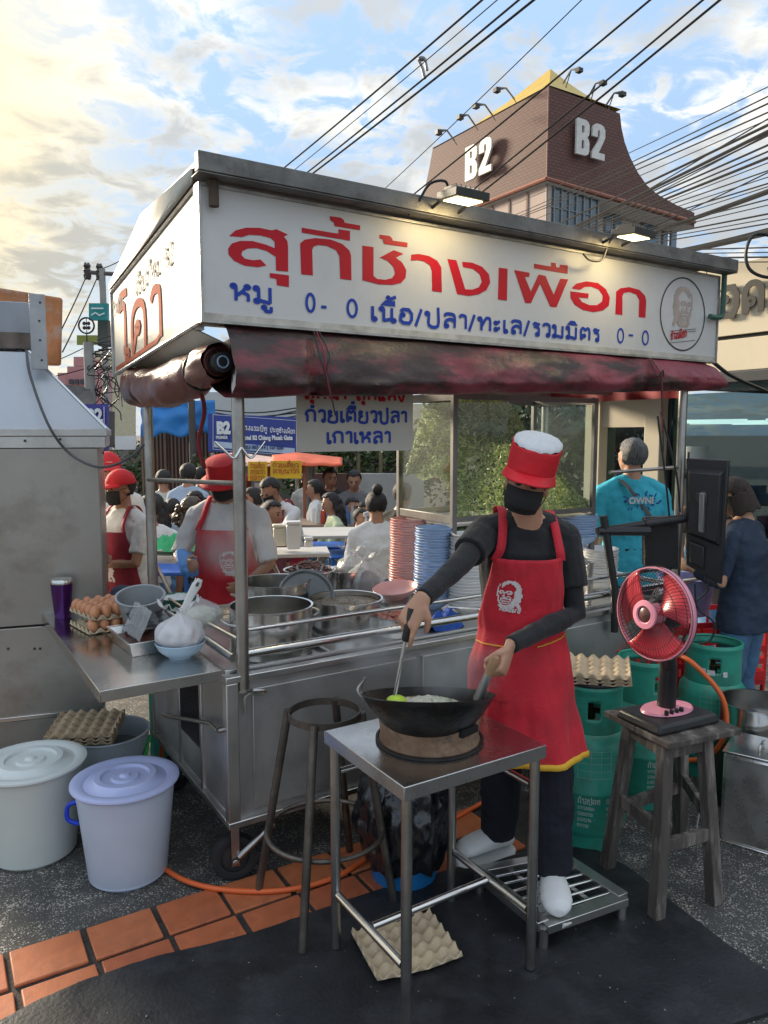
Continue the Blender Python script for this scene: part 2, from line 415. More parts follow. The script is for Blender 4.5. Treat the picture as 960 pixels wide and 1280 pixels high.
def face_print(mb, place, w, h):
    rows = len(FACE); cols = len(FACE[0])
    for j, row in enumerate(FACE):
        for i, ch in enumerate(row):
            if ch == '#':
                x0 = (i / cols - .5) * w; x1 = ((i + 1.02) / cols - .5) * w; y1 = (.5 - j / rows) * h; y0 = (.5 - (j + 1.02) / rows) * h
                mb.add([place(x0, y0), place(x1, y0), place(x1, y1), place(x0, y1)], [(0, 1, 2, 3)])
# ================================================================== GROUND
def asphalt():
    m = mat('asphalt', (.068, .066, .062), .85, 0, .3, 1.3, .5, 160, dirt=(.035, .034, .033), dirt_amt=.7, ds=1.1)
    t = m.node_tree; b = t.nodes['Principled BSDF']; co = t.nodes.new('ShaderNodeTexCoord').outputs['Object']
    old = b.inputs['Base Color'].links[0].from_socket; nrm = None
    for sc_, thr, col in ((95, .06, (.52, .47, .39)), (150, .065, (.42, .39, .34)), (60, .038, (.60, .56, .49))):
        v = t.nodes.new('ShaderNodeTexVoronoi'); v.inputs['Scale'].default_value = sc_; t.links.new(co, v.inputs['Vector'])
        n = t.nodes.new('ShaderNodeTexNoise'); n.inputs['Scale'].default_value = 11; n.inputs['Detail'].default_value = 6; t.links.new(co, n.inputs['Vector'])
        mr = t.nodes.new('ShaderNodeMapRange'); mr.inputs[1].default_value = .3; mr.inputs[2].default_value = .7; mr.inputs[3].default_value = thr * 2; mr.inputs[4].default_value = thr * 7; t.links.new(n.outputs[0], mr.inputs[0])
        lt = t.nodes.new('ShaderNodeMath'); lt.operation = 'LESS_THAN'; t.links.new(v.outputs['Distance'], lt.inputs[0]); t.links.new(mr.outputs[0], lt.inputs[1])
        rnd = t.nodes.new('ShaderNodeSeparateColor'); t.links.new(v.outputs['Color'], rnd.inputs[0])
        l2 = t.nodes.new('ShaderNodeMath'); l2.operation = 'MULTIPLY'; t.links.new(lt.outputs[0], l2.inputs[0]); t.links.new(rnd.outputs[0], l2.inputs[1])
        mx = t.nodes.new('ShaderNodeMix'); mx.data_type = 'RGBA'; t.links.new(l2.outputs[0], mx.inputs[0]); t.links.new(old, mx.inputs[6]); mx.inputs[7].default_value = (*col, 1); old = mx.outputs[2]
    t.links.new(old, b.inputs['Base Color']); return m
MB().add([(x, y, z) for y, z in ((-600, 0), (4.4, 0), (9.4, -.5), (600, -.5)) for x in (-600, 600)], [(0, 1, 3, 2), (2, 3, 5, 4), (4, 5, 7, 6)]).build('road', asphalt(), kind='structure')
# terracotta strip: mortar bed + each tile
walk = MB(); walk.add([CL(-2.2, -.36, .002), CL(1.42, -.45, .002), CL(1.42, .0, .002), CL(-2.2, .11, .002)], [(0, 1, 2, 3)])
pv = walk.build('tiled_pavement', mat('dark_mortar', (.035, .032, .028), .9, 0, .4, 14, .6, 120, dirt=(.10, .08, .06), dirt_amt=.5), kind='structure')
tm = [mat('terracotta_%d' % i, c, .62, 0, .22, 7, .12, 60, dirt=(.16, .055, .03), dirt_amt=.55, ds=5, rvar=.12) for i, c in enumerate([(.44, .12, .045), (.47, .14, .052), (.40, .105, .042)])]
tl = MB(); tl.box((0, 0, .005), (.210, .176, .012)); tms = [tl.mesh('tile', m_) for m_ in tm]
for r in range(2):
    for i in range(14):
        a = -1.99 + i * .228 + (.01 if r else 0); b0 = (.058 - .026 * (a + .75)) - .096 - r * .193
        o = bpy.data.objects.new('tile', tms[R.randrange(3)]); COL.objects.link(o); o.parent = pv; o.location = CL(a + R.uniform(-.003, .003), b0 + R.uniform(-.003, .003), R.uniform(.0, .0022))
        o.rotation_euler = (R.uniform(-.006, .006), R.uniform(-.006, .006), TH - .02 + R.uniform(-.012, .012))
        q = o.modifiers.new('bevel', 'BEVEL'); q.width = .004; q.segments = 2
# black rubber mat
out = [onz(*p) for p in [(-40, 1303), (26, 1268), (52, 1254), (100, 1233), (165, 1210), (203, 1199), (262, 1185), (320, 1170), (388, 1146), (462, 1120), (560, 1092), (650, 1070), (738, 1061), (790, 1092), (850, 1140), (905, 1182), (962, 1222), (1000, 1260), (900, 1290), (830, 1340), (600, 1500), (100, 1500)]]
cm = sum(out, Vector()) / len(out); ms = MB(); rings = 22
base = []
for i in range(len(out)):
    a = out[i]; b = out[(i + 1) % len(out)]
    for k in range(8): base.append(a.lerp(b, k / 8))
n = len(base)
def mz(p, e): return .0155 + .004 * nz(p, 3.1) + .006 * max(0, nz(p, 1.7, 4)) + (.002 * nz(p, 14) if e > .6 else 0)
for j in range(rings + 1):
    f = .001 + .999 * j / rings
    for i in range(n):
        p = cm.lerp(base[i], f); jit = (nz(p, 22) * .006 if j == rings else 0); p = p + (base[i] - cm).normalized() * jit
        ms.v.append(Vector((p.x, p.y, mz(p, f) if j < rings else .0155)))
for j in range(rings):
    for i in range(n): ms.f.append((j * n + i, j * n + (i + 1) % n, (j + 1) * n + (i + 1) % n, (j + 1) * n + i))
k = len(ms.v); ms.v += [Vector((ms.v[rings * n + i].x, ms.v[rings * n + i].y, .0045)) for i in range(n)]
ms.f += [(rings * n + i, rings * n + (i + 1) % n, k + (i + 1) % n, k + i) for i in range(n)]
ms.build('rubber_mat', mat('mat_rubber', (.014, .015, .018), .55, 0, .5, 5, .25, 70, dirt=(.045, .047, .05), dirt_amt=.75, ds=4, rvar=.15), smooth=60, label='large black rubber mat lying over the terracotta tiles under the wok table', cat='mat')
# small litter specks on the mat
lit_ = MB()
for i in range(70):
    p = onz(R.uniform(60, 940), R.uniform(1150, 1279), .0)
    s = R.uniform(.001, .003); lit_.box((p.x, p.y, .0185), (s, s * R.uniform(.5, 2), .0015), Matrix.Rotation(R.uniform(0, 3), 3, 'Z'))
lit_.build('litter_crumbs', mat('crumb', (.30, .29, .27), .8), kind='stuff')

# ================================================================== FOOD CART (local frame: x along front, y depth)
cart = thing('food_cart', 'large stainless steel street food cart with red awning, roof sign and side shelf', 'food cart', G, TH)
RW = 2.42; DP = .98; ZT = .80
b = MB()
b.bb((0, 0, .255), (RW, .018, .775)); b.bb((0, DP - .018, .255), (RW, DP, .775)); b.bb((RW - .02, .018, .255), (RW, DP - .018, .775)); b.bb((0, .018, .255), (RW, DP, .275))
b.bb((0, .018, .275), (.018, .30, .775)); b.bb((0, .56, .275), (.018, DP - .018, .775)); b.bb((0, .30, .275), (.018, .56, .42)); b.bb((0, .30, .70), (.018, .56, .775))
b.build('body', steel_d(), cart, bev=.004)
bd = MB(); bd.bb((.04, -.012, .30), (.05, .0, .74)); 
for (x0, x1) in ((.085, .80), (.83, 1.60), (1.63, 2.36)):
    MB().box(((x0 + x1) / 2, -.007, .515), (x1 - x0, .014, .45)).build('door', steel_d(), cart, bev=.003)
f = MB()
for z in (.785, .25): f.bb((-.015, -.02, z - .012), (RW + .015, .02, z + .012))
f.bb((-.015, -.02, .262), (.03, .02, .773)); f.bb((RW - .03, -.02, .262), (RW + .015, .02, .773))
f.bb((-.015, .02, .238), (.02, DP, .262)); f.bb((-.015, .02, .773), (.02, DP, .797)); f.bb((-.012, DP - .035, .262), (.022, DP + .005, .773)); f.bb((-.010, .28, .262), (.016, .305, .773)); f.bb((-.010, .56, .262), (.016, .585, .773))
f.build('edge_frame', steel(), cart, bev=.003)
# vent with louvre mesh on the left side
v = MB()
for i in range(26):
    y = .295 + i * .0106; v.tube([(-.004, y, .42), (-.004, y + .0, .70)], .0016, 4)
for i in range(26):
    z = .42 + i * .011; v.tube([(-.006, .30, z), (-.006, .56, z)], .0016, 4)
v.build('vent_grille', black_p(), cart)
MB().bb((.03, .28, .40), (.04, .58, .72)).build('vent_backing', black_p(), cart)
MB().tube([(-.035, .02, .60), (-.035, .10, .60), (-.03, .70, .43), (-.02, .78, .41)], .008, 8).tube([(-.035, .02, .6), (0, .02, .6)], .011, 8).build('shelf_brace', tubes(), cart)
# deck tray and front gutter
d = MB(); d.bb((.0, .03, .768), (RW, DP - .03, .780)); d.bb((0, .03, .78), (RW, .045, .81)); d.bb((0, DP - .045, .78), (RW, DP - .03, .83)); d.bb((.44, .045, .78), (.455, .6, .80)); d.bb((.455, .58, .78), (RW, .6, .80)); d.build('deck', steel(), cart, bev=.003)
# rails
r_ = MB(); r_.tube(cat_rom([(.055, -.005, .87), (1.2, -.005, .87), (2.4, -.005, .87), (2.75, .0, .868), (2.93, .03, .866)], 8), .017, 14); r_.build('front_rail', steel_b(), cart)
MB().tube([(.055, -.004, .955), (2.35, -.004, .955)], .0085, 10).build('guard_rail', steel_b(), cart)
MB().tube([(.02, .0, .86), (.02, DP, .86)], .015, 12).build('side_rail', steel_b(), cart)
MB().tube([(.075, .0, .90), (.055, .4, .90), (.055, DP, .90)], .008, 8).build('guard_rail', steel_b(), cart)
MB().tube([(RW + .02, 0, .86), (RW + .02, DP, .86)], .015, 12).build('side_rail', steel_b(), cart)
# posts
PX = [(.055, -.004), (.01, DP), (RW + .03, -.004), (RW + .03, DP)]
for i, (x, y) in enumerate(PX):
    p = MB(); p.tube([(x, y, .74), (x, y, 1.98)], .0225, 18)
    if i == 0: p.tube([(x, y, .742), (x, y, .735)], .027, 14)
    p.build('post', tubes(), cart)
MB().tube([(.06, 0, 1.475), (.0, DP, 1.44)], .009, 10).build('cross_bar', tubes(), cart)
MB().tube([(1.95, .02, 1.46), (RW + .03, 0, 1.475)], .009, 10).build('cross_bar', tubes(), cart)
hk = MB()
for s in (-1, 1): hk.tube(cat_rom([(.055, -.03, 1.60), (.055 + s * .03, -.035, 1.565), (.055 + s * .06, -.03, 1.59), (.055 + s * .09, -.02, 1.62)], 4), .0045, 8)
hk.build('hook', steel_b(), cart)
MB().tube(cat_rom([(.08, -.03, .74), (.12, -.035, .735), (.12, -.03, .72), (.055, -.03, .725), (.05, -.03, .66)], 4), .005, 6).build('latch', tubes(), cart)
# side shelf
s = MB(); x0, x1, y0, y1, z = -.43, -.022, .0, 1.26, .822
s.bb((x0, y0, z - .004), (x1, y1, z)); s.bb((x0 - .003, y0 - .003, z - .036), (x0 + .001, y1 + .003, z + .0025)); s.bb((x0 + .001, y0 - .003, z - .036), (x1, y0 + .001, z + .0025)); s.bb((x0 + .001, y1 - .001, z - .036), (x1, y1 + .003, z + .0025)); s.bb((x0 + .05, .1, z - .03), (x1, .13, z - .005)); s.bb((x0 + .05, .9, z - .03), (x1, .93, z - .005))
s.build('side_shelf', mat('shelf_steel', (.58, .565, .54), .23, 1, .08, 2.5, .03, 40, rvar=.1, dirt=(.42, .40, .37), dirt_amt=.5, ds=2), cart, bev=.0015)
# wheels
def wheel(x, y, yaw, z=.0, rr=.085):
    w = thing('caster_wheel', None, None, (x, y, 0), yaw); w.parent = cart
    t = MB(); t.lathe([(rr * .62, -.022), (rr * .8, -.026), (rr * .96, -.024), (rr, -.012), (rr, .012), (rr * .96, .024), (rr * .8, .026), (rr * .62, .022), (rr * .62, -.022)], (0, 0, rr), 36, Matrix.Rotation(pi / 2, 3, 'X'))
    t.build('tyre', rubber(), w)
    h = MB(); h.lathe([(.001, -.018), (.02, -.02), (.022, -.012), (rr * .6, -.008), (rr * .64, -.018), (rr * .64, .018), (rr * .6, .008), (.022, .012), (.02, .02), (.001, .018)], (0, 0, rr), 28, Matrix.Rotation(pi / 2, 3, 'X'))
    h.tube([(0, -.045, rr), (0, .045, rr)], .008, 8); h.build('rim', mat('dark_rim', (.05, .05, .05), .5, .3, .3), w)
    f_ = MB(); f_.box((.0, -.04, rr + .08), (.03, .006, .2)); f_.box((0, .04, rr + .08), (.03, .006, .2)); f_.box((0, 0, rr + .176), (.06, .09, .006)); f_.tube([(.01, -.052, rr + .02), (.14, -.052, rr + .13)], .012, 8); f_.lathe([(.001, 0), (.013, 0), (.013, .006), (.001, .008)], (0, -.05, rr), 12, Matrix.Rotation(pi / 2, 3, 'X'), cap=True)
    f_.build('fork', tubes(), w, bev=.002)
wheel(.035, .07, -.25); wheel(.06, DP - .10, .5); wheel(RW - .12, .10, .2); wheel(RW - .12, DP - .1, .1)

# ---- roof box with signs
yS = -.08; xL, xR = -.085, 2.585; zB, zTp = 2.012, 2.425
# back / inner structure
roof = MB()
prof = [(-.12, 2.485), (-.12, 2.50), (.60, 2.488), (1.18, 2.32), (1.18, 2.305), (.6, 2.473)]
for x in (xL - .01, xR + .02): roof.v += [Vector((x, y, z)) for y, z in prof]
n = 6; roof.f += [tuple(range(n))[::-1], tuple(range(n, 2 * n))] + [(i, (i + 1) % n, n + (i + 1) % n, n + i) for i in range(n)]
roof.build('roof', mat('galvanised_roof', (.20, .19, .18), .5, .4, .3, 6, .2, 30, dirt=(.07, .06, .055), dirt_amt=.8, ds=5), cart)
g = MB(); g.bb((xL - .03, -.155, 2.448), (xR + .05, -.121, 2.505)); g.bb((xL - .03, -.155, 2.441), (xR + .05, -.085, 2.446)); g.build('roof_gutter', mat('zinc_gutter', (.17, .165, .155), .5, .5, .3, 8, .25, 40, dirt=(.06, .05, .045), dirt_amt=.8, ds=7), cart, bev=.003)
g = MB(); g.tube([(xL + .035, -.105, 2.44), (xL + .035, -.105, 2.36)], .016, 12).build('drain_pipe', mat('rusty_pipe', (.10, .07, .05), .8, .3, .4), cart)
g = MB(); g.tube(cat_rom([(xR + .02, -.1, 2.44), (xR + .02, -.1, 2.30), (xR + .015, -.10, 2.24), (xR - .03, -.105, 2.225), (xR - .09, -.105, 2.225)], 4), .013, 10).build('drain_pipe', mat('green_pvc', (.03, .10, .075), .45, 0, .3), cart)
# sign panel
sgn = MB(); sgn.bb((xL, yS, zB), (xR, yS + .03, zTp))
panel = sgn.build('sign_panel', mat('white_sign', (.60, .595, .585), .45, 0, .03, 2, .01, 5, dirt=(.46, .445, .41), dirt_amt=.45, ds=2.3), cart)
fm = MB(); e = .009
fm.bb((xL - e, yS - .008, zB - e), (xR + e, yS + .034, zB)); fm.bb((xL - e, yS - .008, zTp), (xR + e, yS + .034, zTp + e)); fm.bb((xL - e, yS - .008, zB), (xL, yS + .034, zTp)); fm.bb((xR, yS - .008, zB), (xR + e, yS + .034, zTp))
fm.build('sign_frame', mat('aluminium_trim', (.40, .39, .36), .45, .7, .25, 20, dirt=(.15, .13, .11), dirt_amt=.6, ds=9), panel)
fm = MB(); fm.bb((xL, yS - .004, zB), (xR, yS - .0005, zB + .022)); fm.build('sign_ledge', mat('pale_strip', (.52, .50, .44), .5, .1, .2, 10, dirt=(.25, .22, .18), dirt_amt=.6, ds=8), panel)
# red letters traced as outlines and set on the panel as thin cut vinyl
def px1(p): return (p[0] / 5.3333 + 270, p[1] / 5.3333 + 250)
def px2(p): return (p[0] / 4.8 + 440, p[1] / 4.8 + 270)
def px3(p): return (p[0] / 4.8 + 620, p[1] / 4.8 + 300)
RL = [(px1, [(88,240),(130,203),(200,185),(290,186),(370,203),(402,195),(478,230),(452,245),(475,275),(479,310),(480,478),(400,470),(397,378),(340,341),(270,320),(212,323),(174,342),(168,366),(190,391),(245,402),(295,397),(335,437),(280,448),(190,438),(120,405),(84,365),(80,325),(105,290),(160,273),(240,274),(330,297),(392,322),(390,278),(365,255),(300,237),(220,232),(172,248)]),
 (px1, [(358,487),(485,502),(485,580),(405,568),(402,526),(358,518)]),
 (px1, [(568,495),(560,290),(590,265),(660,254),(760,263),(840,293),(887,335),(899,370),(902,535),(828,525),(822,375),(800,335),(740,307),(680,300),(648,312),(640,335),(645,503)]),
 (px1, [(570,185),(815,225),(817,195),(892,207),(892,272),(572,218)]),
 (px1, [(758,108),(830,118),(852,135),(855,152),(960,170),(958,202),(790,175),(785,150),(760,135)]),
 (px2, [(62,178),(128,187),(128,360),(150,378),(200,383),(240,373),(258,345),(248,305),(210,268),(165,250),(250,205),(308,228),(262,250),(300,280),(325,325),(320,372),(293,402),(240,413),(160,410),(62,385)]),
 (px2, [(165,112),(225,120),(240,135),(243,148),(332,160),(330,188),(190,168),(185,142),(165,135)]),
 (px2, [(352,268),(355,232),(400,228),(460,240),(510,268),(535,310),(538,458),(480,450),(478,330),(465,295),(430,272),(390,265)]),
 (px2, [(572,258),(625,266),(678,440),(720,442),(760,428),(778,395),(765,350),(725,318),(665,306),(660,275),(720,280),(780,305),(820,350),(828,400),(805,445),(760,470),(700,480),(630,468)]),
 (px2, [(880,310),(932,317),(928,508),(875,500)]),
 (px3, [(108,180),(200,197),(198,222),(172,222),(208,310),(255,207),(295,215),(345,330),(385,232),(432,236),(362,403),(325,400),(264,262),(208,380),(175,378)]),
 (px3, [(228,142),(330,160),(330,135),(358,139),(360,163),(380,166),(382,148),(430,153),(428,203),(228,170)]),
 (px3, [(452,290),(480,262),(540,248),(610,258),(658,295),(682,345),(675,395),(640,423),(585,433),(520,420),(470,388),(447,348),(445,308),(555,322),(552,350),(495,345),(515,372),(560,391),(605,391),(635,370),(640,335),(615,297),(570,280),(530,282),(502,300)]),
 (px3, [(715,445),(720,310),(745,290),(800,283),(860,300),(893,335),(900,365),(895,467),(855,462),(858,360),(840,327),(800,312),(765,318),(757,340),(757,450)])]
redv = mat('red_vinyl', (.50, .004, .015), .5, 0, .08, 4, spec=.3); bluev = mat('blue_vinyl', (.015, .05, .36), .5, 0, .1, 6, spec=.3)
pinkv = mat('pale_red_halo', (.78, .50, .48), .4)
for f_, pts in RL:
    L2 = [fr(*f_(p), b=yS) for p in pts]
    q = MB(); q.poly([(p.x, p.z) for p in L2], lambda p: Vector((p[0], yS - .0018, p[1])))
    k = len(q.v); q.v += [Vector((p.x, yS - .001, p.z)) for p in L2]; m_ = len(L2); q.f += [(i, (i + 1) % m_, k + (i + 1) % m_, k + i) for i in range(m_)]
    q.build('letter', redv, panel, smooth=0)
def on_sign(x, y, h, text, w, sx=1.):   # pen text with baseline start at photo pixel
    p0 = fr(x, y, yS); q = MB(); pen(q, text, h, w, lambda a, c, k: Vector((p0.x + a, yS - .002 - k, p0.z + c)), sx); return q.build('lettering', bluev, panel, smooth=0)
def fit(x0, x1, y, h, text, w):
    a = fr(x0, y, yS).x; c = fr(x1, y, yS).x; on_sign(x0, y, h, text, w, (c - a) / pen_width(text, h))
fit(289, 345, 375, .052, 'หมู', .012); fit(381, 400, 388.5, .048, '0', .010); fit(401, 412, 391, .046, '-', .010); fit(432, 454, 395, .048, '0', .010)
fit(463, 752, 400, .050, 'เนื้อ/ปลา/ทะเล/รวมมิตร', .0125)
# re-lay: the baseline is level on the panel, the perspective is the camera's
fit(770, 784, 427.5, .050, '0', .0085); fit(785, 794, 425, .05, '-', .0085); fit(801, 815, 430, .050, '0', .0085)
# portrait emblem in a ring
ec = fr(853.5, 393, yS); ex = (fr(881, 398, yS).x - fr(826, 390, yS).x) / 2; ez = (fr(853, 348, yS).z - fr(853, 439, yS).z) / 2
q = MB(); pts = [(ex * cos(t), ez * sin(t)) for t in [2 * pi * i / 48 for i in range(49)]]
ribbon(q, pts, .007, lambda p: Vector((ec.x + p.x, yS - .002, ec.z + p.y))); q.build('emblem_ring', mat('black_ink', (.02, .02, .022), .5), panel, smooth=0)
q = MB(); face_print(q, lambda x, y: Vector((ec.x + x * .9, yS - .0022, ec.z + .035 + y)), ex * 1.02, ez * 1.1); q.build('emblem_portrait', mat('brown_ink', (.46, .36, .31), .5, 0, .15, 30), panel, smooth=0)
q = MB()
for a0, a1, b0, b1 in ((-.55, .62, -.50, -.36), (-.5, .62, -.56, -.42), (-.58, .6, -.83, -.68)): ribbon(q, [(a0 * ex, b0 * ez), (a1 * ex, b1 * ez)], .0025, lambda p: Vector((ec.x + p.x, yS - .0028, ec.z + p.y)))
q.build('emblem_line', mat('black_ink', (0, 0, 0)), panel, smooth=0)
q = MB(); pen(q, 'ช้างเผือก', .030, .0055, lambda a, c, k: Vector((ec.x - ex * .52 + a, yS - .0032 - k, ec.z - ez * .74 + c + a * .18)), .72)
q.build('emblem_lettering', redv, panel, smooth=0)
# underside/back framing of the roof
q = MB(); q.bb((xL + .01, yS + .04, 2.0), (xR - .01, yS + .07, 2.05)); q.bb((xL + .02, DP - .03, 2.0), (xR, DP, 2.04)); q.bb((xL + .0, .0, 1.99), (xL + .03, DP, 2.03)); q.bb((xR - .03, .0, 1.99), (xR, DP, 2.03)); q.build('roof_frame', tubes(), cart)
# left side panel (gabled, tilting down to the back)
A = sidep(248.6, 233.2, xL); B_ = sidep(137.9, 366.7, xL); C_ = sidep(141, 468.6, xL); D_ = sidep(254.4, 387, xL)
A.y = D_.y = yS + .035; A.z = 2.43; D_.z = 2.005
yb = 1.165; B_ = Vector((xL, yb, 2.285)); C_ = Vector((xL, yb, 1.915))
q = MB(); X_ = Vector((.02, 0, 0)); q.add([A, B_, C_, D_, A + X_, B_ + X_, C_ + X_, D_ + X_], [(0, 1, 2, 3), (7, 6, 5, 4), (0, 4, 5, 1), (1, 5, 6, 2), (2, 6, 7, 3), (3, 7, 4, 0)])
sp = q.build('side_sign', mat('side_board', (.56, .52, .43), .55, .0, .06, 2, .02, 8, dirt=(.42, .38, .30), dirt_amt=.6, ds=2.5, spec=.25), cart)
q = MB()
for a, c in ((A, B_), (B_, C_), (C_, D_), (D_, A)): q.tube([a - X_ * .1, c - X_ * .1], .008, 6)
q.build('side_trim', mat('aluminium_trim', (0, 0, 0)), sp)
q = MB(); q.poly([(0, .0), (1, .0), (.51, 1), (0, .36)], lambda p: Vector((xL - .013, A.y + (B_.y - A.y) * p[0], A.z + (B_.z - A.z) * p[0] + .010 + p[1] * .125))); q.build('gable_panel', mat('gable_sheet', (.44, .41, .34), .5, .1, .12, 4, .02, 8, dirt=(.36, .33, .27), dirt_amt=.6, ds=3), cart, solid=.004)
def side_pen(text, h, w, m_, y0, zf, sx):
    q = MB(); pen(q, text, h, w, lambda a, c, k: Vector((xL - .003 - k, y0 - a, (D_.z + (C_.z - D_.z) * ((y0 - a - D_.y) / (C_.y - D_.y))) + zf + c)), sx); q.build('faded_lettering', m_, sp, smooth=0)
faded = mat('faded_red_print', (.46, .10, .05), .8, 0, .15, 20, dirt=(.5, .25, .17), dirt_amt=.5, ds=14, spec=.1); grey = mat('faded_grey_print', (.20, .19, .17), .8, 0, .15, 20, dirt=(.55, .5, .43), dirt_amt=.9, ds=16)
side_pen('โคา', .185, .036, faded, 1.06, .035, 1.75); side_pen('เชียงใหม่ 92', .056, .011, grey, .74, .262, 1.15); side_pen('ร้านเดิม', .045, .009, grey, 1.14, .262, .95)
q = MB(); ribbon(q, [(1.12, .02), (.45, .03), (.38, .05)], .018, lambda p: Vector((xL - .003, p.x, D_.z + (C_.z - D_.z) * ((p.x - D_.y) / (C_.y - D_.y)) + p.y))); q.build('faded_lettering', faded, sp, smooth=0)
# second little hinged board under the side sign
q = MB(); q.add([(xL - .0, .02, 1.995), (xL, 1.0, 1.955), (xL + .22, .75, 1.86), (xL + .24, .02, 1.90)], [(0, 1, 2, 3)]); q.build('side_flap', mat('side_board', (0, 0, 0)), cart, solid=.006)

# ---- awnings
awm = mat('dirty_red_canvas', (.23, .014, .028), .42, 0, .3, 4, .5, 25, col2=(.30, .065, .09), rvar=.15)
def stain():
    t = awm.node_tree; b = t.nodes['Principled BSDF']; co = t.nodes.new('ShaderNodeTexCoord').outputs['Object']; old = b.inputs['Base Color'].links[0].from_socket
    n = t.nodes.new('ShaderNodeTexNoise'); n.inputs['Scale'].default_value = 3.2; n.inputs['Detail'].default_value = 9; n.inputs['Roughness'].default_value = .65; q_ = t.nodes.new('ShaderNodeMapping'); q_.inputs[3].default_value = (.7, 1, 2.2); t.links.new(co, q_.inputs[0]); t.links.new(q_.outputs[0], n.inputs[0])
    sx = t.nodes.new('ShaderNodeSeparateXYZ'); t.links.new(co, sx.inputs[0]); g = t.nodes.new('ShaderNodeMapRange'); g.inputs[1].default_value = 0; g.inputs[2].default_value = 2.3; g.inputs[3].default_value = .17; g.inputs[4].default_value = -.07; t.links.new(sx.outputs[0], g.inputs[0])
    gz_ = t.nodes.new('ShaderNodeMapRange'); gz_.inputs[1].default_value = 1.77; gz_.inputs[2].default_value = 1.84; gz_.inputs[3].default_value = -.2; gz_.inputs[4].default_value = .0; t.links.new(sx.outputs[2], gz_.inputs[0])
    a = t.nodes.new('ShaderNodeMath'); t.links.new(n.outputs[0], a.inputs[0]); t.links.new(g.outputs[0], a.inputs[1]); a2 = t.nodes.new('ShaderNodeMath'); t.links.new(a.outputs[0], a2.inputs[0]); t.links.new(gz_.outputs[0], a2.inputs[1])
    r = t.nodes.new('ShaderNodeMapRange'); r.inputs[1].default_value = .46; r.inputs[2].default_value = .60; t.links.new(a2.outputs[0], r.inputs[0])
    mx = t.nodes.new('ShaderNodeMix'); mx.data_type = 'RGBA'; t.links.new(r.outputs[0], mx.inputs[0]); t.links.new(old, mx.inputs[6]); mx.inputs[7].default_value = (.035, .018, .016, 1); t.links.new(mx.outputs[2], b.inputs['Base Color'])
stain()
def awn(u_, v_):
    x = xL + .075 + u_ * (xR - .0 - xL - .075); lift = .10 * u_
    pr = [(-.045, 2.012), (-.085, 1.985), (-.125, 1.92), (-.15, 1.85), (-.155, 1.80), (-.125, 1.768), (-.06, 1.765), (.05, 1.80), (.16, 1.86), (.2, 1.93)]
    t = v_ * (len(pr) - 1); i = min(len(pr) - 2, int(t)); t -= i; a, c = pr[i], pr[i + 1]
    y = a[0] + (c[0] - a[0]) * t; z = a[1] + (c[1] - a[1]) * t
    w = max(0, min(1, v_ * 2.2)); z += lift * min(1, max(0, (2.012 - z) / .2)) 
    p = Vector((x, y, z)); tie = sum(math.exp(-((x - c_) / .035) ** 2) for c_ in (.30, 2.05))
    o = .022 * nz(p, 3) + .016 * nz((x, y, z * 2.2), 8) + .007 * abs(nz((x * 1.3, y, z * 3), 17)) + .004 * nz(p, 32) - .035 * tie * w
    end = max(0, (u_ - .94) / .06); 
    return p + Vector((0, -o * w * (1 if v_ < .6 else -.6), -.006 * nz((x * 3, 0, 0), 2) - .02 * end * end * (1 if v_ < .5 else 0)))
q = MB(); q.grid(awn, 150, 34); q.build('front_awning', awm, cart, smooth=70)
rl0 = fr(272, 452, .0); rl1 = fr(172, 484, .93)
lam = mat('weathered_canvas', (.17, .04, .035), .36, 0, .3, 4, .5, 20, dirt=(.04, .025, .022), dirt_amt=.9, ds=3, col2=(.28, .13, .10), stretch=(1, .5, 1), coat=.1)
def lroll(u_, v_):
    c = rl0.lerp(rl1, v_) + Vector((0, 0, -.03 * sin(pi * v_))); t = 2 * pi * u_; r = (.056 + .024 * min(1, v_ * 3)) + .010 * nz((cos(t), sin(t), v_ * 4), 1.3) + .006 * nz((cos(t) * 3, sin(t) * 3, v_ * 12), 1) - .018 * sum(math.exp(-((v_ - c_) / .015) ** 2) for c_ in (.17, .84))
    return c + Vector((r * cos(t), 0, r * sin(t) * 1.05))
q = MB(); q.grid(lroll, 32, 60, wrapu=True); q.build('side_awning_roll', lam, cart, smooth=70)
q = MB(); q.grid(lambda a, c: rl0.lerp(rl1, c) + Vector((.06 + a * .16, 0, .06 + .11 * a + .012 * sin(c * 9 + a * 4) - .03 * sin(pi * c))), 8, 40); q.build('side_awning_cloth', lam, cart, smooth=70)
q = MB(); q.grid(lambda u_, v_: rl0 + Vector(((.05 - .02 * v_) * cos(2 * pi * u_), .004 + .012 * sin(v_ * 18), (.052 - .02 * v_) * sin(2 * pi * u_))), 28, 8, wrapu=True); q.build('roll_end', lam, cart, smooth=70)
for c_ in (.17, .84):
    c = rl0.lerp(rl1, c_); q = MB(); q.tube([c + Vector((.062 * cos(t), 0, .065 * sin(t) - .03 * sin(pi * c_))) for t in [2 * pi * i / 16 for i in range(16)]], .006, 6, closed=True); q.build('tie_cord', black_p(), cart)
q = MB(); q.tube([rl0 + Vector((0, -.05, -.005)), rl0 + Vector((0, .12, -.01))], .034, 20); q.build('roller_tube', black_p(), cart)
q = MB(); q.tube([rl0 + Vector((.019 * cos(t), -.052, -.005 + .019 * sin(t))) for t in [2 * pi * i / 20 for i in range(20)]], .003, 6, closed=True); q.build('roller_ring', mat('blue_ring', (.25, .38, .5), .4), cart)
q = MB(); q.grid(lambda a, c: Vector((rl0.x + .0 + a * .02 + .012 * sin(c * 7), .20 + a * .02, 1.80 - c * .28)), 2, 14); q.build('hanging_strap', mat('red_strap', (.25, .02, .03), .6), cart, solid=.004)
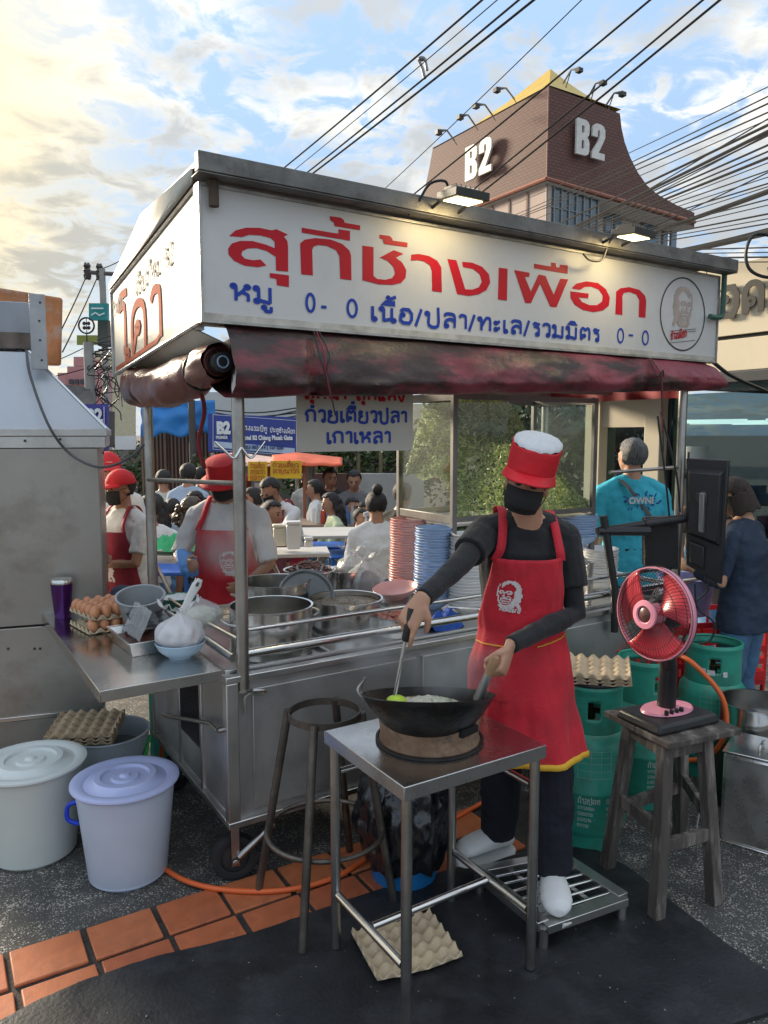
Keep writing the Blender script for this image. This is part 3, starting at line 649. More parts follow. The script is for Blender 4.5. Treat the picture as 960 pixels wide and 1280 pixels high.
# back / left red valance seen from inside
q = MB(); q.grid(lambda a, c: Vector((.0 + a * 2.45, DP + .03 + .01 * sin(a * 60) * c, 1.97 - c * (.10 + .008 * sin(a * 37)))), 120, 8); q.build('rear_valance', mat('red_canvas', (.30, .02, .03), .7, 0, .3, 4), cart, smooth=70)
q = MB(); q.grid(lambda a, c: Vector((RW + .05 + .01 * sin(a * 30), .0 + a * DP, 1.97 - c * .14)), 30, 6); q.build('rear_valance', mat('red_canvas', (0, 0, 0)), cart, smooth=70)
for (x, ln_) in ((.30, .15), (2.05, .30)):
    for k in range(3):
        q = MB(); q.tube(cat_rom([(x + .01 * k, -.10, 2.0), (x - .012 + .02 * k, -.165, 1.91), (x + .005 * k, -.175, 1.86 + (.06 if x > 1 else 0)), (x + .02 + .012 * k, -.17, 1.86 - ln_ * (.4 + .3 * k))], 5), .0028, 6); q.build('tie_cord', [black_p(), mat('red_strap', (0, 0, 0)), black_p()][k], cart)
# ---- glass display cabinet on the right half of the deck
gx0, gx1, gy0, gy1, gz0, gz1 = 1.335, 2.31, .45, .93, 1.225, 1.84
q = MB()
for x in (gx0, gx1):
    for y in (gy0, gy1): q.bb((x - .014, y - .012, .80), (x + .014, y + .012, gz1))
for z in (gz0, gz1 - .015):
    for y in (gy0, gy1): q.bb((gx0 + .014, y - .010, z - .012), (gx1 - .014, y + .010, z + .014))
    for x in (gx0, gx1): q.bb((x - .011, gy0 + .012, z - .02), (x + .011, gy1 - .012, z + .02))
q.bb((gx0 - .02, gy0 - .014, 1.86), (gx1 + .12, gy0 + .02, 1.91)); q.bb((gx0 - .02, gy1 - .014, 1.86), (gx1 + .12, gy1 + .02, 1.91)); q.bb((gx0 - .25, gy1 - .012, 1.84), (gx0 - .02, gy1 + .014, 1.90))
cab = thing('glass_cabinet', 'steel framed glass cabinet on the cart filled with shredded green vegetables', 'cabinet', G, TH)
q.build('frame', mat('cabinet_frame', (.22, .21, .20), .45, .7, .2, 8), cab, bev=.002)
MB().bb((gx0, gy0, gz0 - .034), (gx1, gy1, gz0 - .024)).build('shelf', steel(), cab)
gm = glassmat('pane_glass', (.93, .96, .94), .05, .03, (.75, .78, .75))
for nm, lo, hi in (('pane', (gx0 + .014, gy0 - .002, gz0 + .022), (gx1 - .014, gy0 + .002, gz1 - .04)), ('pane', (gx0 - .002, gy0 + .012, gz0 + .022), (gx0 + .002, gy1 - .012, gz1 - .04)), ('pane', (gx1 - .002, gy0 + .012, gz0 + .022), (gx1 + .002, gy1 - .012, gz1 - .04))):
    MB().bb(lo, hi).build(nm, gm, cab)
# shredded greens: heap of many small curled strips
vg = MB(); rr = random.Random(3)
def heap(x, y):
    u_ = (x - gx0 + .02) / (gx1 - gx0); w = min(1, max(0, u_ / .12)) ** .7
    h = .60 * (1 - .10 * u_) if u_ < .5 else .57 - 1.05 * (u_ - .5)
    h *= .85 + .15 * w; h = min(h, .10 + 3.0 * max(0, u_)) if u_ < .2 else h
    return gz0 + max(.03, h) * (1 - .35 * max(0, (gy0 + .14 - y) / .14)) + .03 * nz((x, y, 0), 9)
hp = MB(); hp.grid(lambda a, c: Vector((gx0 + .02 + a * (gx1 - gx0 - .04), gy0 + .02 + c * (gy1 - gy0 - .04), 0)), 40, 20)
hp.v = [Vector((p.x, p.y, max(gz0, heap(p.x, p.y) - .03))) for p in hp.v]
heapc = hp.build('vegetable_core', mat('veg_core', (.20, .26, .07), .7, 0, .5, 30, .8, 60), cab)
for i in range(15000):
    x = rr.uniform(gx0 + .02, gx1 - .02); y = gy0 + .016 + (rr.random() ** 2.2) * (gy1 - gy0 - .04); top = heap(x, y)
    z = top - rr.random() ** 1.5 * .02 if y > gy0 + .05 else rr.uniform(gz0, top)
    p = Vector((x, y, z)); d = Vector((rr.gauss(0, 1), rr.gauss(0, .5), rr.gauss(0, .8))).normalized(); w_ = d.cross(Vector((rr.gauss(0, 1), rr.gauss(0, 1), rr.gauss(0, 1)))).normalized() * rr.uniform(.0015, .0042); ln_ = rr.uniform(.008, .022); bnd = Vector((0, -rr.uniform(.002, .008), rr.uniform(-.006, .006)))
    k = len(vg.v); pts = [p - d * ln_, p + bnd, p + d * ln_]
    for a in pts: vg.v += [a - w_, a + w_]
    vg.f += [(k, k + 1, k + 3, k + 2), (k + 2, k + 3, k + 5, k + 4)]
def vegmat():
    m = mat('shredded_greens', (.2, .25, .07), .55, 0, .4, 25, sss=0); t = m.node_tree; b = t.nodes['Principled BSDF']
    gi = t.nodes.new('ShaderNodeNewGeometry'); cr = t.nodes.new('ShaderNodeValToRGB'); t.links.new(gi.outputs['Random Per Island'], cr.inputs[0])
    el = cr.color_ramp.elements; el[0].color = (.20, .28, .06, 1); el[1].color = (.85, .84, .55, 1); e2 = el.new(.35); e2.color = (.42, .50, .14, 1); e3 = el.new(.7); e3.color = (.62, .66, .28, 1)
    t.links.new(cr.outputs[0], b.inputs['Base Color']); return m
o = vg.build('shredded_leaves', vegmat(), cab, smooth=0); o['kind'] = 'stuff'
# menu board hanging inside
mbn = thing('menu_board', 'cream hanging menu board with blue handwriting style Thai words behind the awning', 'sign', G, TH)
m0 = fr(371, 480, .10); m1 = fr(516, 563, .10)
q = MB(); q.bb((m0.x, .10, m1.z), (m1.x, .108, 1.86)); q.build('board', mat('cream_board', (.55, .53, .46), .5, 0, .05, 4, dirt=(.42, .40, .34), dirt_amt=.4), mbn)
def mpen(x, y, h, text, w, m_, x1):
    p0 = fr(x, y, .10); sx = (fr(x1, y, .10).x - p0.x) / pen_width(text, h); q = MB(); pen(q, text, h, w, lambda a, c, k: Vector((p0.x + a, .098 - k, p0.z + c)), sx); q.build('lettering', m_, mbn, smooth=0)
mpen(382, 527, .042, 'ก๋วยเตี๋ยวปลา', .011, bluev, 510); mpen(408, 554, .042, 'เกาเหลา', .011, bluev, 490); mpen(380, 498, .042, 'สุกี้น้ำ สุกี้แห้ง'.replace('ำ', 'า').replace('ห', 'ห'), .011, redv, 508)
for x in (m0.x + .05, m1.x - .05): q = MB(); q.tube([(x, .104, 1.86), (x, .104, 1.99)], .003, 5); q.build('hanger', tubes(), mbn)
# floodlights on the roof edge
def flood(px, py, name_label, ang):
    p = fr(px, py, -.17); f_ = thing('floodlight', name_label, 'floodlight', CL(p.x, -.20, p.z), TH + ang)
    M = Matrix.Rotation(radians(4), 3, 'X')
    q = MB(); q.box((0, -.06, 0), (.15, .115, .028), M); q.box((0, -.05, .018), (.11, .08, .014), M)
    for i in range(6): q.box((-.05 + i * .02, -.05, .028), (.003, .075, .012), M)
    q.build('housing', mat('floodlight_housing', (.035, .034, .03), .5, .3, .2), f_, bev=.003)
    MB().box(Vector((0, -.06, 0)) + M @ Vector((0, 0, -.0155)), (.115, .08, .003), M).build('lamp_panel', mat('lit_lamp_panel', (1, .86, .42), .4, emit=2.2, var=0), f_)
    MB().tube(cat_rom([(-.02, 0, .02), (-.05, -.02, .055), (-.09, .02, .05), (-.12, .05, -.01), (-.14, .085, -.05)] if ang == 0 else [(-.02, 0, .02), (-.02, .05, -.02), (-.05, .06, -.09), (-.12, .07, -.10), (-.16, .075, -.08)], 6), .005, 8).build('cable', black_p(), f_)
    MB().tube([(-.06, 0, -.01), (-.06, .08, -.03)], .006, 6).build('bracket', black_p(), f_); MB().tube([(.06, 0, -.01), (.06, .08, -.03)], .006, 6).build('bracket', black_p(), f_)
    li = bpy.data.lights.new('flood_lamp', 'AREA'); li.shape = 'RECTANGLE'; li.size = .11; li.size_y = .08; li.energy = .45; li.color = (1, .76, .38)
    lo = bpy.data.objects.new('flood_lamp', li); COL.objects.link(lo); lo.parent = f_; lo.location = Vector((0, -.06, 0)) + M @ Vector((0, 0, -.02)); lo.rotation_euler = (radians(38), 0, 0)
flood(560, 254, 'square floodlight glowing warm over the middle of the white sign', 0); flood(770, 298, 'smaller looking floodlight glowing over the right part of the white sign', .1)
# ================================================================== SMALL THINGS
def pot(name, label, cat, loc_, r, h, m=None, lip=.006, handles=0, group=None, flare=1.0):
    t = thing(name, label, cat, loc_, TH, group); q = MB()
    q.lathe([(.001, .0), (r * .95 / flare, .0), (r / flare, .008), (r, h - .004), (r + lip, h), (r + lip, h + .004), (r - .003, h + .003), (r / flare - .005, .012), (r * .9 / flare, .006), (.001, .006)], n=48); q.build('body', m or steel_b(), t)
    for k in range(handles):
        s_ = 1 if k else -1; MB().tube(cat_rom([(s_ * (r + .002), -.045, h * .72), (s_ * (r + .035), -.03, h * .78), (s_ * (r + .035), .03, h * .78), (s_ * (r + .002), .045, h * .72)], 5), .005, 8).build('handle', tubes(), t)
    return t
def cx(px, b_, y=700): return fr(px, y, b_).x
Zd = .781
a = cx(338, .255, 800); h1 = fr(338, 756, .255).z - Zd
p1_ = pot('stock_pot', 'large empty looking stainless steel pot nearest the front left post of the cart', 'pot', CL(a, .245, Zd), .162, h1, handles=2)
MB().lathe([(.001, .07), (.155, .07)], n=40).build('broth', mat('clear_broth', (.20, .17, .12), .1, 0, .2, 9, .1, 30), p1_)
a = cx(432, .37, 780); h2 = fr(432, 748, .37).z - Zd
p2_ = pot('stock_pot', 'stainless steel pot full of bubbling broth with meat behind the guard rail', 'pot', CL(a, .37, Zd), .160, h2, handles=0)
q = MB(); q.grid(lambda u_, v_: Vector((.152 * v_ * cos(2 * pi * u_), .152 * v_ * sin(2 * pi * u_), h2 - .022 + .006 * nz((u_ * 5, v_ * 9, 1), 3) + .004 * nz((cos(2 * pi * u_) * v_, sin(2 * pi * u_) * v_, 0), 30))), 60, 22, wrapu=True); q.build('broth', mat('meaty_broth', (.22, .16, .10), .25, 0, .5, 60, .8, 90, dirt=(.45, .38, .28), dirt_amt=.9, ds=70), p2_)
t = pot('pot_lid', 'dark grey round lid leaning up behind the broth pot', 'lid', CL(a - .10, .56, Zd + h2 - .02), .125, .012, mat('grey_lid', (.17, .18, .18), .4, .5, .2, 8)); t.rotation_euler = (radians(62), 0, TH - .3)
pot('stock_pot', 'wide shallow steel pot behind the nearest large pot', 'pot', CL(cx(345, .62), .64, Zd), .16, .20, handles=2)
pot('serving_tub', 'small steel tub standing between the broth pot and the plastic bags', 'tub', CL(cx(432, .85, 720), .86, Zd), .105, .17)
mb_ = pot('meat_bowl', 'steel bowl heaped with cooked dark red meat at the back of the deck', 'bowl', CL(cx(387, .86, 715), .86, Zd + .02), .125, .17, flare=1.4)
q = MB(); rr = random.Random(5)
for i in range(150):
    t_ = rr.uniform(0, 6.28); r0 = .11 * sqrt(rr.random()); q.ell((r0 * cos(t_), r0 * sin(t_), .165 + .05 * (1 - (r0 / .11) ** 2) - rr.uniform(0, .015)), (rr.uniform(.008, .018), rr.uniform(.006, .012), .006), Matrix.Rotation(rr.uniform(0, 3), 3, 'Z') @ Matrix.Rotation(rr.uniform(-.6, .6), 3, 'X'), 7, 5)
o = q.build('meat_pieces', mat('cooked_meat', (.20, .075, .05), .35, 0, .45, 50, .3, 90), mb_); o['kind'] = 'stuff'
# plastic bag of meat
bagm = mat('clear_plastic', (.80, .82, .82), .18, 0, .05, 8, .35, 45, alpha=.35, spec=.8)
def bag(name, label, cat, loc_, r, h, inner=None, m=bagm, seed=0, rz=0, ears=True, mini=.2):
    t = thing(name, label, cat, loc_, rz)
    def fn(u_, v_):
        a_ = 2 * pi * u_; rad = r * (sin(pi * min(1, v_ * 1.05 + .08)) ** .5 if v_ < .72 else max(mini, 1 - (v_ - .72) / .2 * .8) * .66) ; rad *= 1 + .14 * nz((cos(a_) * 1.5, sin(a_) * 1.5, v_ * 2 + seed), 2) + .07 * sin(a_ * 9 + 3 * v_) * v_
        return Vector((rad * cos(a_), rad * sin(a_), h * v_))
    q = MB(); q.grid(fn, 54, 30, wrapu=True); q.build('bag_skin', m, t, smooth=60)
    if ears:
        for s_ in (-1, 1):
            q = MB(); q.grid(lambda u_, v_: Vector((s_ * (v_ * r * .9), .02 * sin(v_ * 7) + (u_ - .5) * .03 * (1 - v_ * .3), h * .98 + v_ * r * .5 + .012 * sin(v_ * 12 + u_ * 3))), 3, 12); q.build('bag_ear', m, t, smooth=60)
    if inner:
        q = MB(); q.ell((0, 0, h * .36), (r * .78, r * .7, h * .32), n=20, m=12); q.v = [p + Vector((1, 1, .6)) * (.012 * nz(p, 30)) for p in q.v]; q.build('contents', inner, t)
    return t
bag('plastic_bag', 'clear plastic bag of brown sliced meat slumped beside the pink bowls', 'bag', CL(cx(458, .78, 720), .80, Zd + .03), .10, .20, mat('brown_meat', (.17, .085, .055), .5, 0, .5, 30, .4, 60), seed=2)
bag('plastic_bag', 'crumpled clear plastic bag bunched above the small steel tub', 'bag', CL(cx(440, .93, 700), .93, Zd + .10), .085, .15, None, seed=5)
bag('plastic_bag', 'white translucent plastic bag lying between the two rows of pots', 'bag', CL(cx(392, .66, 735), .70, Zd + .11), .07, .09, None, seed=9)

# bowls in stacks: every bowl its own thing
def bowl_mesh(name, r, h, m):
    q = MB(); q.lathe([(.001, .002), (r * .45, .0), (r * .48, .006), (r * .62, .012), (r * .86, h * .55), (r * .97, h * .92), (r, h), (r * .985, h + .002), (r * .95, h * .93), (r * .83, h * .55), (r * .5, .012), (.001, .010)], n=36); return q.mesh(name, m)
def stack(a_, b_, n, r, h, pitch, m, colour, place, z0=Zd, maxn=None):
    me = bowl_mesh('melamine_bowl', r, h, m)
    for i in range(n):
        k = n - 1 - i
        o = bpy.data.objects.new('melamine_bowl', me); COL.objects.link(o)
        w_ = ORD[k] if k < len(ORD) else 'low'
        tag(o, f'{w_} {colour} bowl in the stack {place}' if k < len(ORD) else f'{colour} bowl low in the stack {place}', 'bowl', f'{colour} bowls stacked {place}', loc=CL(a_ + R.uniform(-.0025, .0025) + .0004 * i, b_ + R.uniform(-.0025, .0025), z0 + i * pitch), rz=R.uniform(0, 6))
        o.rotation_euler = (R.uniform(-.012, .012), R.uniform(-.012, .012), 0)
pk = mat('pink_melamine', (.82, .45, .41), .32, 0, .06, 8); bl = mat('light_blue_melamine', (.40, .56, .80), .3, 0, .06, 8); wh = mat('white_melamine', (.80, .81, .80), .3, 0, .05, 8)
def st(px, ytop, b_, npitch, r, m, c, place, h=.055, z0=Zd):
    p = fr(px, ytop, b_); n = max(3, int((p.z - h - z0) / npitch) + 1); stack(p.x, b_, n, r, h, npitch, m, c, place, z0)
st(509, 648, .80, .0135, .098, pk, 'pink', 'left of the blue stack behind the cook arm')
st(541, 656, .52, .0135, .096, bl, 'light blue', 'behind the forearm of the cook')
st(585, 664, .36, .015, .094, wh, 'white', 'behind the upper arm of the cook')
st(612, 672, .42, .015, .094, wh, 'off white', 'half hidden by the red apron')
p = fr(750, 682, .50); st(750, 684, .38, .015, .098, wh, 'white', 'beside the steel tumblers'); st(724, 640, .50, .0135, .100, bl, 'light blue', 'above the shoulder of the cook', z0=1.02)
st(722, 690, .50, .015, .10, wh, 'plain white', 'underneath the tall blue stack', h=.055)
st(790, 692, .70, .0135, .098, pk, 'pale pink', 'behind the blades of the fan')
o = bpy.data.objects.new('melamine_bowl', bowl_mesh('melamine_bowl', .11, .05, pk)); COL.objects.link(o); tag(o, 'pink melamine bowl set down in front of the pink stack', 'bowl', loc=CL(cx(498, .50, 738), .52, Zd + .08)); o.rotation_euler = (.12, -.1, 0)
pn = pot('steel_basin', 'steel basin with pieces of raw red meat under the hand of the cook', 'basin', CL(cx(498, .16, 775), .20, Zd), .085, .085, flare=1.3)
pot('steel_tray', 'shallow steel dish under the pink bowl', 'dish', CL(cx(500, .48, 745), .52, Zd), .13, .075, flare=1.1)
q = MB()
for i in range(26):
    t_ = rr.uniform(0, 6.28); r0 = .06 * sqrt(rr.random()); q.ell((r0 * cos(t_), r0 * sin(t_), .085 + rr.uniform(-.01, .02)), (.018, .013, .01), Matrix.Rotation(rr.uniform(0, 3), 3, 'Z'), 8, 6)
o = q.build('raw_meat', mat('raw_meat', (.52, .17, .11), .3, 0, .35, 40, .2, 80), pn); o['kind'] = 'stuff'
def cloth(name, label, m, c, rx, ry, h, seed, rz=0.):
    q = MB(); q.grid(lambda u_, v_: Vector(((v_ * rx) * cos(2 * pi * u_), (v_ * ry) * sin(2 * pi * u_), max(.002, h * .8 * (1 - v_ ** 3) + h * .45 * nz((v_ * rx * cos(2 * pi * u_), v_ * ry * sin(2 * pi * u_), seed), 26) + h * .22 * nz((v_ * rx * cos(2 * pi * u_), v_ * ry * sin(2 * pi * u_), seed), 70)))), 56, 20, wrapu=True)
    return q.build(name, m, smooth=70, label=label, cat='cloth', loc=c, rz=rz)
cloth('wiping_cloth', 'crumpled bright blue cloth on the counter by the front rail', mat('blue_cloth', (.02, .09, .42), .8, 0, .3, 14, .3, 80), CL(cx(556, .18, 768), .18, Zd), .10, .06, .085, 3, TH)
# steel tumblers right of the cook
for (px, py, z_, lb) in ((733, 722, .0, 'lower'), (733, 700, .10, 'upper')):
    t = pot('steel_tumbler', f'{lb} of two brushed steel tumblers stacked right of the cook', 'tumbler', CL(cx(733, .16, 725), .17, Zd + z_), .041, .115, steel(), flare=1.2, lip=.003, group='steel tumblers stacked by the bowls')
t = thing('tongs', 'long steel and red handled utensil lying on the front of the deck', 'utensil', CL(1.33, .10, Zd + .05), TH); MB().tube([(-.2, .12, .03), (.0, .03, .012)], .006, 8).build('rod', steel_b(), t); MB().tube([(.0, .03, .012), (.12, -.03, .0)], .011, 8).build('handle', mat('red_handle', (.5, .03, .03), .4), t)

# ---------------- egg trays
pulp = mat('egg_tray_pulp', (.42, .315, .20), .9, 0, .16, 9, .35, 130, dirt=(.30, .215, .13), dirt_amt=.5)
pulp2 = mat('egg_tray_pale_pulp', (.56, .44, .29), .9, 0, .14, 9, .35, 130)
def tray_mesh(m, nx=6, ny=5, s=.048, hh=.019, warp=0.):
    def fn(u_, v_):
        x = u_ * nx; y = v_ * ny; c_ = .5 + .5 * cos(2 * pi * x); d_ = .5 + .5 * cos(2 * pi * y)
        z = hh * min(.88, 1.1 * (c_ * d_) ** .8) + hh * .30 * max(c_, d_) ** 3
        e = min(u_, 1 - u_, v_, 1 - v_)
        if e < .012: z = hh * .18
        p = Vector(((u_ - .5) * nx * s, (v_ - .5) * ny * s, z)); p.z += warp * (u_ - .5) ** 2 * 4 + .003 * nz(p, 20); return p
    q = MB(); q.grid(fn, nx * 9, ny * 9); return q.mesh('egg_tray', m, 50)
tm0 = tray_mesh(pulp); tm1 = tray_mesh(pulp2, warp=.01)
def tray_at(me, loc_, rot, label, group=None):
    o = bpy.data.objects.new('egg_tray', me); COL.objects.link(o); o.rotation_euler = rot; tag(o, label, 'egg tray', group, loc=loc_); q = o.modifiers.new('thick', 'SOLIDIFY'); q.thickness = .0025; return o
tray_at(tm1, onz(507, 1184, .022), (0, 0, radians(22)), 'empty pale pulp egg tray lying on the black mat under the wok table')
# stack of brown trays on the third bucket
for k in range(3): tray_at(tm0, Vector((-1.315, 3.20, .335 + .016 * k)), (radians(6), 0, radians(6)), ['bottom', 'middle', 'top'][k] + ' brown pulp egg tray piled on the open bucket', 'brown egg trays on the bucket')
for k in range(3): tray_at(tm1, Vector((.84, 2.94, .68 + .013 * k)), (radians(3), 0, radians(-14 - k)), ['lowest', 'middle', 'uppermost'][k] + ' pulp egg tray stacked on the front green gas cylinder', 'egg trays on the gas cylinder')
# shelf goods
ZS = .8225
em = mat('brown_egg', (.56, .24, .115), .38, 0, .12, 10)
eq = MB(); eq.ell((0, 0, 0), (.0215, .0215, .028), n=14, m=10); eggm = eq.mesh('egg', em)
def eggs(c, rz, z, rows, lb, cols=6):
    k = 0; M = Matrix.Rotation(rz, 3, 'Z')
    for i in range(cols):
        for j in rows:
            k += 1; lb2 = f"{lb.replace('brown egg', 'brown egg, ' + ORD[i].replace('topmost', 'first') + ' from the left')}, {ORD[j if len(rows) > 1 else 0].replace('topmost', 'front')} row"; p = Vector((c[0], c[1], 0)) + M @ Vector(((i - 2.5) * .048, (j - 2) * .048, 0)); o = bpy.data.objects.new('egg', eggm); COL.objects.link(o); o.location = (p.x, p.y, z + R.uniform(-.002, .002)); o.rotation_euler = (R.uniform(-.3, .3), R.uniform(-.3, .3), 0)
            tag(o, lb2, 'egg', 'brown eggs ' + 'in the ' + lb.split(' in the ')[1])
ec1 = CL(-.20, .86, ZS); rzE = TH + .15
tray_at(tray_mesh(pulp2, 6, 5), Vector((ec1.x, ec1.y, ZS + .002)), (0, 0, rzE), 'lower pulp egg tray on the side shelf', 'egg trays on the shelf'); tray_at(tm1, Vector((ec1.x - .0, ec1.y + .01, ZS + .050)), (0, 0, rzE + .05), 'upper pulp egg tray on the side shelf, holding brown eggs', 'egg trays on the shelf')
eggs((ec1.x, ec1.y), rzE, ZS + .036, (0,), 'brown egg in the lower tray on the side shelf'); eggs((ec1.x, ec1.y + .01), rzE + .05, ZS + .088, (0, 1, 2, 3, 4), 'brown egg in the upper tray on the side shelf')
tb = thing('tumbler', 'purple metallic insulated tumbler with steel rim at the back corner of the shelf', 'tumbler', CL(-.36, 1.12, ZS))
MB().lathe([(.001, 0), (.033, 0), (.035, .004), (.047, .155), (.001, .155)], n=32).build('body', mat('purple_metal', (.085, .015, .16), .28, .7, .1, 8, coat=.4), tb); MB().lathe([(.047, .1555), (.0485, .157), (.0485, .172), (.046, .176), (.001, .176)], n=32).build('rim', steel_b(), tb)
# fold-down basin (grey) and steel tray
pb = pot('plastic_basin', 'grey oval metal basin tipped on the shelf beside the egg trays', 'basin', CL(-.12, .68, ZS + .06), .095, .10, mat('grey_basin', (.33, .345, .35), .42, .4, .1, 6), flare=1.25); pb.rotation_euler = (radians(14), radians(-6), TH)
pt = thing('steel_tray', 'rectangular steel tray holding a dark sauce and a clear plastic sheet', 'tray', CL(-.165, .455, ZS), TH + .04)
q = MB(); w_, d_, h_ = .105, .15, .055
def rect(s_, z): return [Vector((x * w_ * s_, y * d_ * s_, z)) for x, y in ((-1, -1), (1, -1), (1, 1), (-1, 1))]
lv = [rect(.84, 0), rect(.97, h_), rect(1.06, h_ + .002), rect(1.05, h_ + .005), rect(.955, h_ + .003), rect(.83, .004)]
for l_ in lv: q.v += l_
q.f += [(0, 1, 2, 3)[::-1]] + [(i * 4 + j, i * 4 + (j + 1) % 4, i * 4 + 4 + (j + 1) % 4, i * 4 + 4 + j) for i in range(5) for j in range(4)] + [(20, 21, 22, 23)]
q.build('pan', steel_b(), pt, bev=.004); MB().bb((-.088, -.128, .012), (.088, .128, .03)).build('sauce', mat('brown_sauce', (.09, .03, .018), .15, 0, .3, 10), pt)
q = MB(); q.grid(lambda u_, v_: Vector((-.05 + u_ * .12, -.09 + v_ * .22, .03 + .13 * (1 - abs(u_ - .45) * 2) + .01 * nz((u_, v_, 0), 7))), 14, 14); q.build('plastic_sheet', bagm, pt, smooth=70)
MB().grid(lambda u_, v_: Vector((-.03 + u_ * .16, .02 + v_ * .14, .07 + .03 * v_ + .008 * nz((u_, v_, 3), 6))), 10, 10).build('black_film', mat('black_film', (.03, .03, .035), .3, 0, .3, 9, .3, 30), pt, solid=.003)
bb_ = bpy.data.objects.new('melamine_bowl', bowl_mesh('melamine_bowl', .092, .058, mat('pale_blue_melamine', (.42, .56, .68), .3, 0, .05, 8))); COL.objects.link(bb_); tag(bb_, 'pale blue scalloped bowl holding a plastic bag at the front of the shelf', 'bowl', loc=CL(-.095, .235, ZS))
wb = bag('plastic_bag', 'white knotted plastic bag with faint red print sitting in the pale blue bowl', 'bag', CL(-.095, .235, ZS + .03), .086, .145, mat('white_inside', (.6, .58, .55), .7), mat('white_bag_film', (.76, .76, .77), .3, 0, .05, 8, .35, 40, alpha=.75, dirt=(.75, .25, .28), dirt_amt=.25, ds=16), 4, TH)
ws = thing('plastic_ladle', 'white plastic ladle with a hang hole sticking up out of the white bag', 'ladle', CL(-.095, .235, ZS + .13), TH)
q = MB(); L0 = [(.0, 0, 0), (.018, 0, .05), (.045, 0, .10), (.068, 0, .135), (.082, 0, .155)]; q.loft([(Vector(c), Vector((.85, 0, -.5)), Vector((0, 1, 0)), w2, .004) for c, w2 in zip(L0, (.010, .013, .016, .019, .010))], 14); q.build('handle', mat('white_plastic_gloss', (.74, .74, .72), .25, 0, .04, 6), ws, smooth=60)
MB().box((.069, -.0045, .137), (.010, .002, .016), Matrix.Rotation(.55, 3, 'Y')).build('hang_hole', mat('hole_shadow', (.1, .1, .1), .9), ws)
# bag of noodles next to the post on deck
bag('plastic_bag', 'clear bag of pale noodles lying by the left front corner post', 'bag', CL(.06, .46, Zd + .08), .09, .13, mat('pale_noodles', (.62, .58, .44), .6, 0, .15, 30, .5, 60), seed=7, ears=False, mini=.05)
t = thing('green_basket', 'dark green plastic basket behind the eggs holding white paper', 'basket', CL(.10, .90, Zd)); MB().lathe([(.06, 0), (.085, .12), (.09, .125), (.082, .12), (.055, .005)], n=28).build('basket', mat('green_plastic', (.02, .16, .09), .4), t); cloth('paper_pile', 'folded white paper lying in the green basket', mat('paper', (.68, .68, .66), .8), CL(.10, .90, Zd + .11), .07, .06, .03, 8)
t = thing('black_scarf', 'dark blue grey quilted hand mitt lying behind the eggs', 'mitt', CL(-.10, 1.06, ZS)); q = MB()
for k in range(3): q.tube(cat_rom([(-.09 + .02 * k, 0, .0), (-.05, .01, .075 + .012 * k), (.03, .0, .08 + .012 * k), (.11, -.03, .03)], 6), .016, 10)
q.build('quilting', mat('navy_quilt', (.035, .04, .06), .8, 0, .3, 20), t)

# ---------------- wok table
TC = CL(.39, -.69); wt = thing('wok_table', 'small square stainless steel table with tube legs carrying the wok burner', 'table', TC, TH)
TZ = .73; hx, hy = .252, .222
q = MB(); q.bb((-hx, -hy, TZ - .004), (hx, hy, TZ)); q.bb((-hx - .0015, -hy - .0015, TZ - .04), (hx + .0015, -hy + .001, TZ - .0005)); q.bb((-hx - .0015, hy - .001, TZ - .04), (hx + .0015, hy + .0015, TZ - .0005)); q.bb((-hx - .0015, -hy + .001, TZ - .04), (-hx + .001, hy - .001, TZ - .0005)); q.bb((hx - .001, -hy + .001, TZ - .04), (hx + .0015, hy - .001, TZ - .0005))
q.build('table_top', mat('table_steel', (.50, .49, .48), .27, 1, .12, 3, .03, 60, rvar=.1, dirt=(.30, .28, .26), dirt_amt=.6, ds=4), wt, bev=.0025)
LG = [(-hx + .022, -hy + .022), (hx - .022, -hy + .022), (hx - .022, hy - .022), (-hx + .022, hy - .022)]
for x, y in LG: MB().tube([(x, y, .018), (x, y, TZ - .012)], .0155, 16).build('leg', tubes(), wt)
xa = -hx + .022; xb = hx - .022; ya = -hy + .022; yb2 = hy - .022
MB().tube([(xa, ya + .017, .20), (xa, yb2 - .017, .20)], .0125, 12).build('stretcher', steel_b(), wt); MB().tube([(xb, ya + .017, .20), (xb, yb2 - .017, .20)], .0125, 12).build('stretcher', steel_b(), wt); MB().tube([(xa + .013, 0, .20), (xb - .013, 0, .20)], .0125, 12).build('stretcher', steel_b(), wt)
MB().tube([(xb - .017, yb2, .60), (xa + .017, yb2, .60)], .010, 12).build('stretcher', steel_b(), wt); MB().tube([(xb, yb2 - .017, .60), (xb, ya + .017, .60)], .010, 12).build('stretcher', steel_b(), wt)
WC = Vector((.131, 2.165, 0))
# burner ring
br = thing('burner_ring', 'scorched round clay and steel wok stand on the table', 'burner', Vector((.137, 2.19, TZ)), 0)
q = MB(); q.lathe([(.12, .002), (.150, .0), (.153, .006), (.148, .02), (.150, .05), (.155, .080), (.150, .085), (.135, .083), (.128, .02)], n=56)
q.v = [p * (1 + .012 * nz(p, 12)) if p.z > .01 else p for p in q.v]; q.build('wall', mat('scorched_clay', (.22, .12, .07), .8, .1, .35, 10, .5, 40, dirt=(.035, .028, .022), dirt_amt=.9, ds=8, col2=(.34, .22, .14)), br)
MB().lathe([(.156, .0), (.163, .001), (.163, .008), (.155, .010)], n=48).build('base_rim', mat('burnt_iron', (.035, .03, .028), .6, .5, .3, 20, .2, 60), br)
q = MB(); q.box((.105, -.110, .070), (.075, .02, .024), Matrix.Rotation(.78, 3, 'Z')); q.build('air_notch', mat('notch_black', (.006, .006, .006), .95), br, bev=.006)  # near-black solid block in place of a cut notch
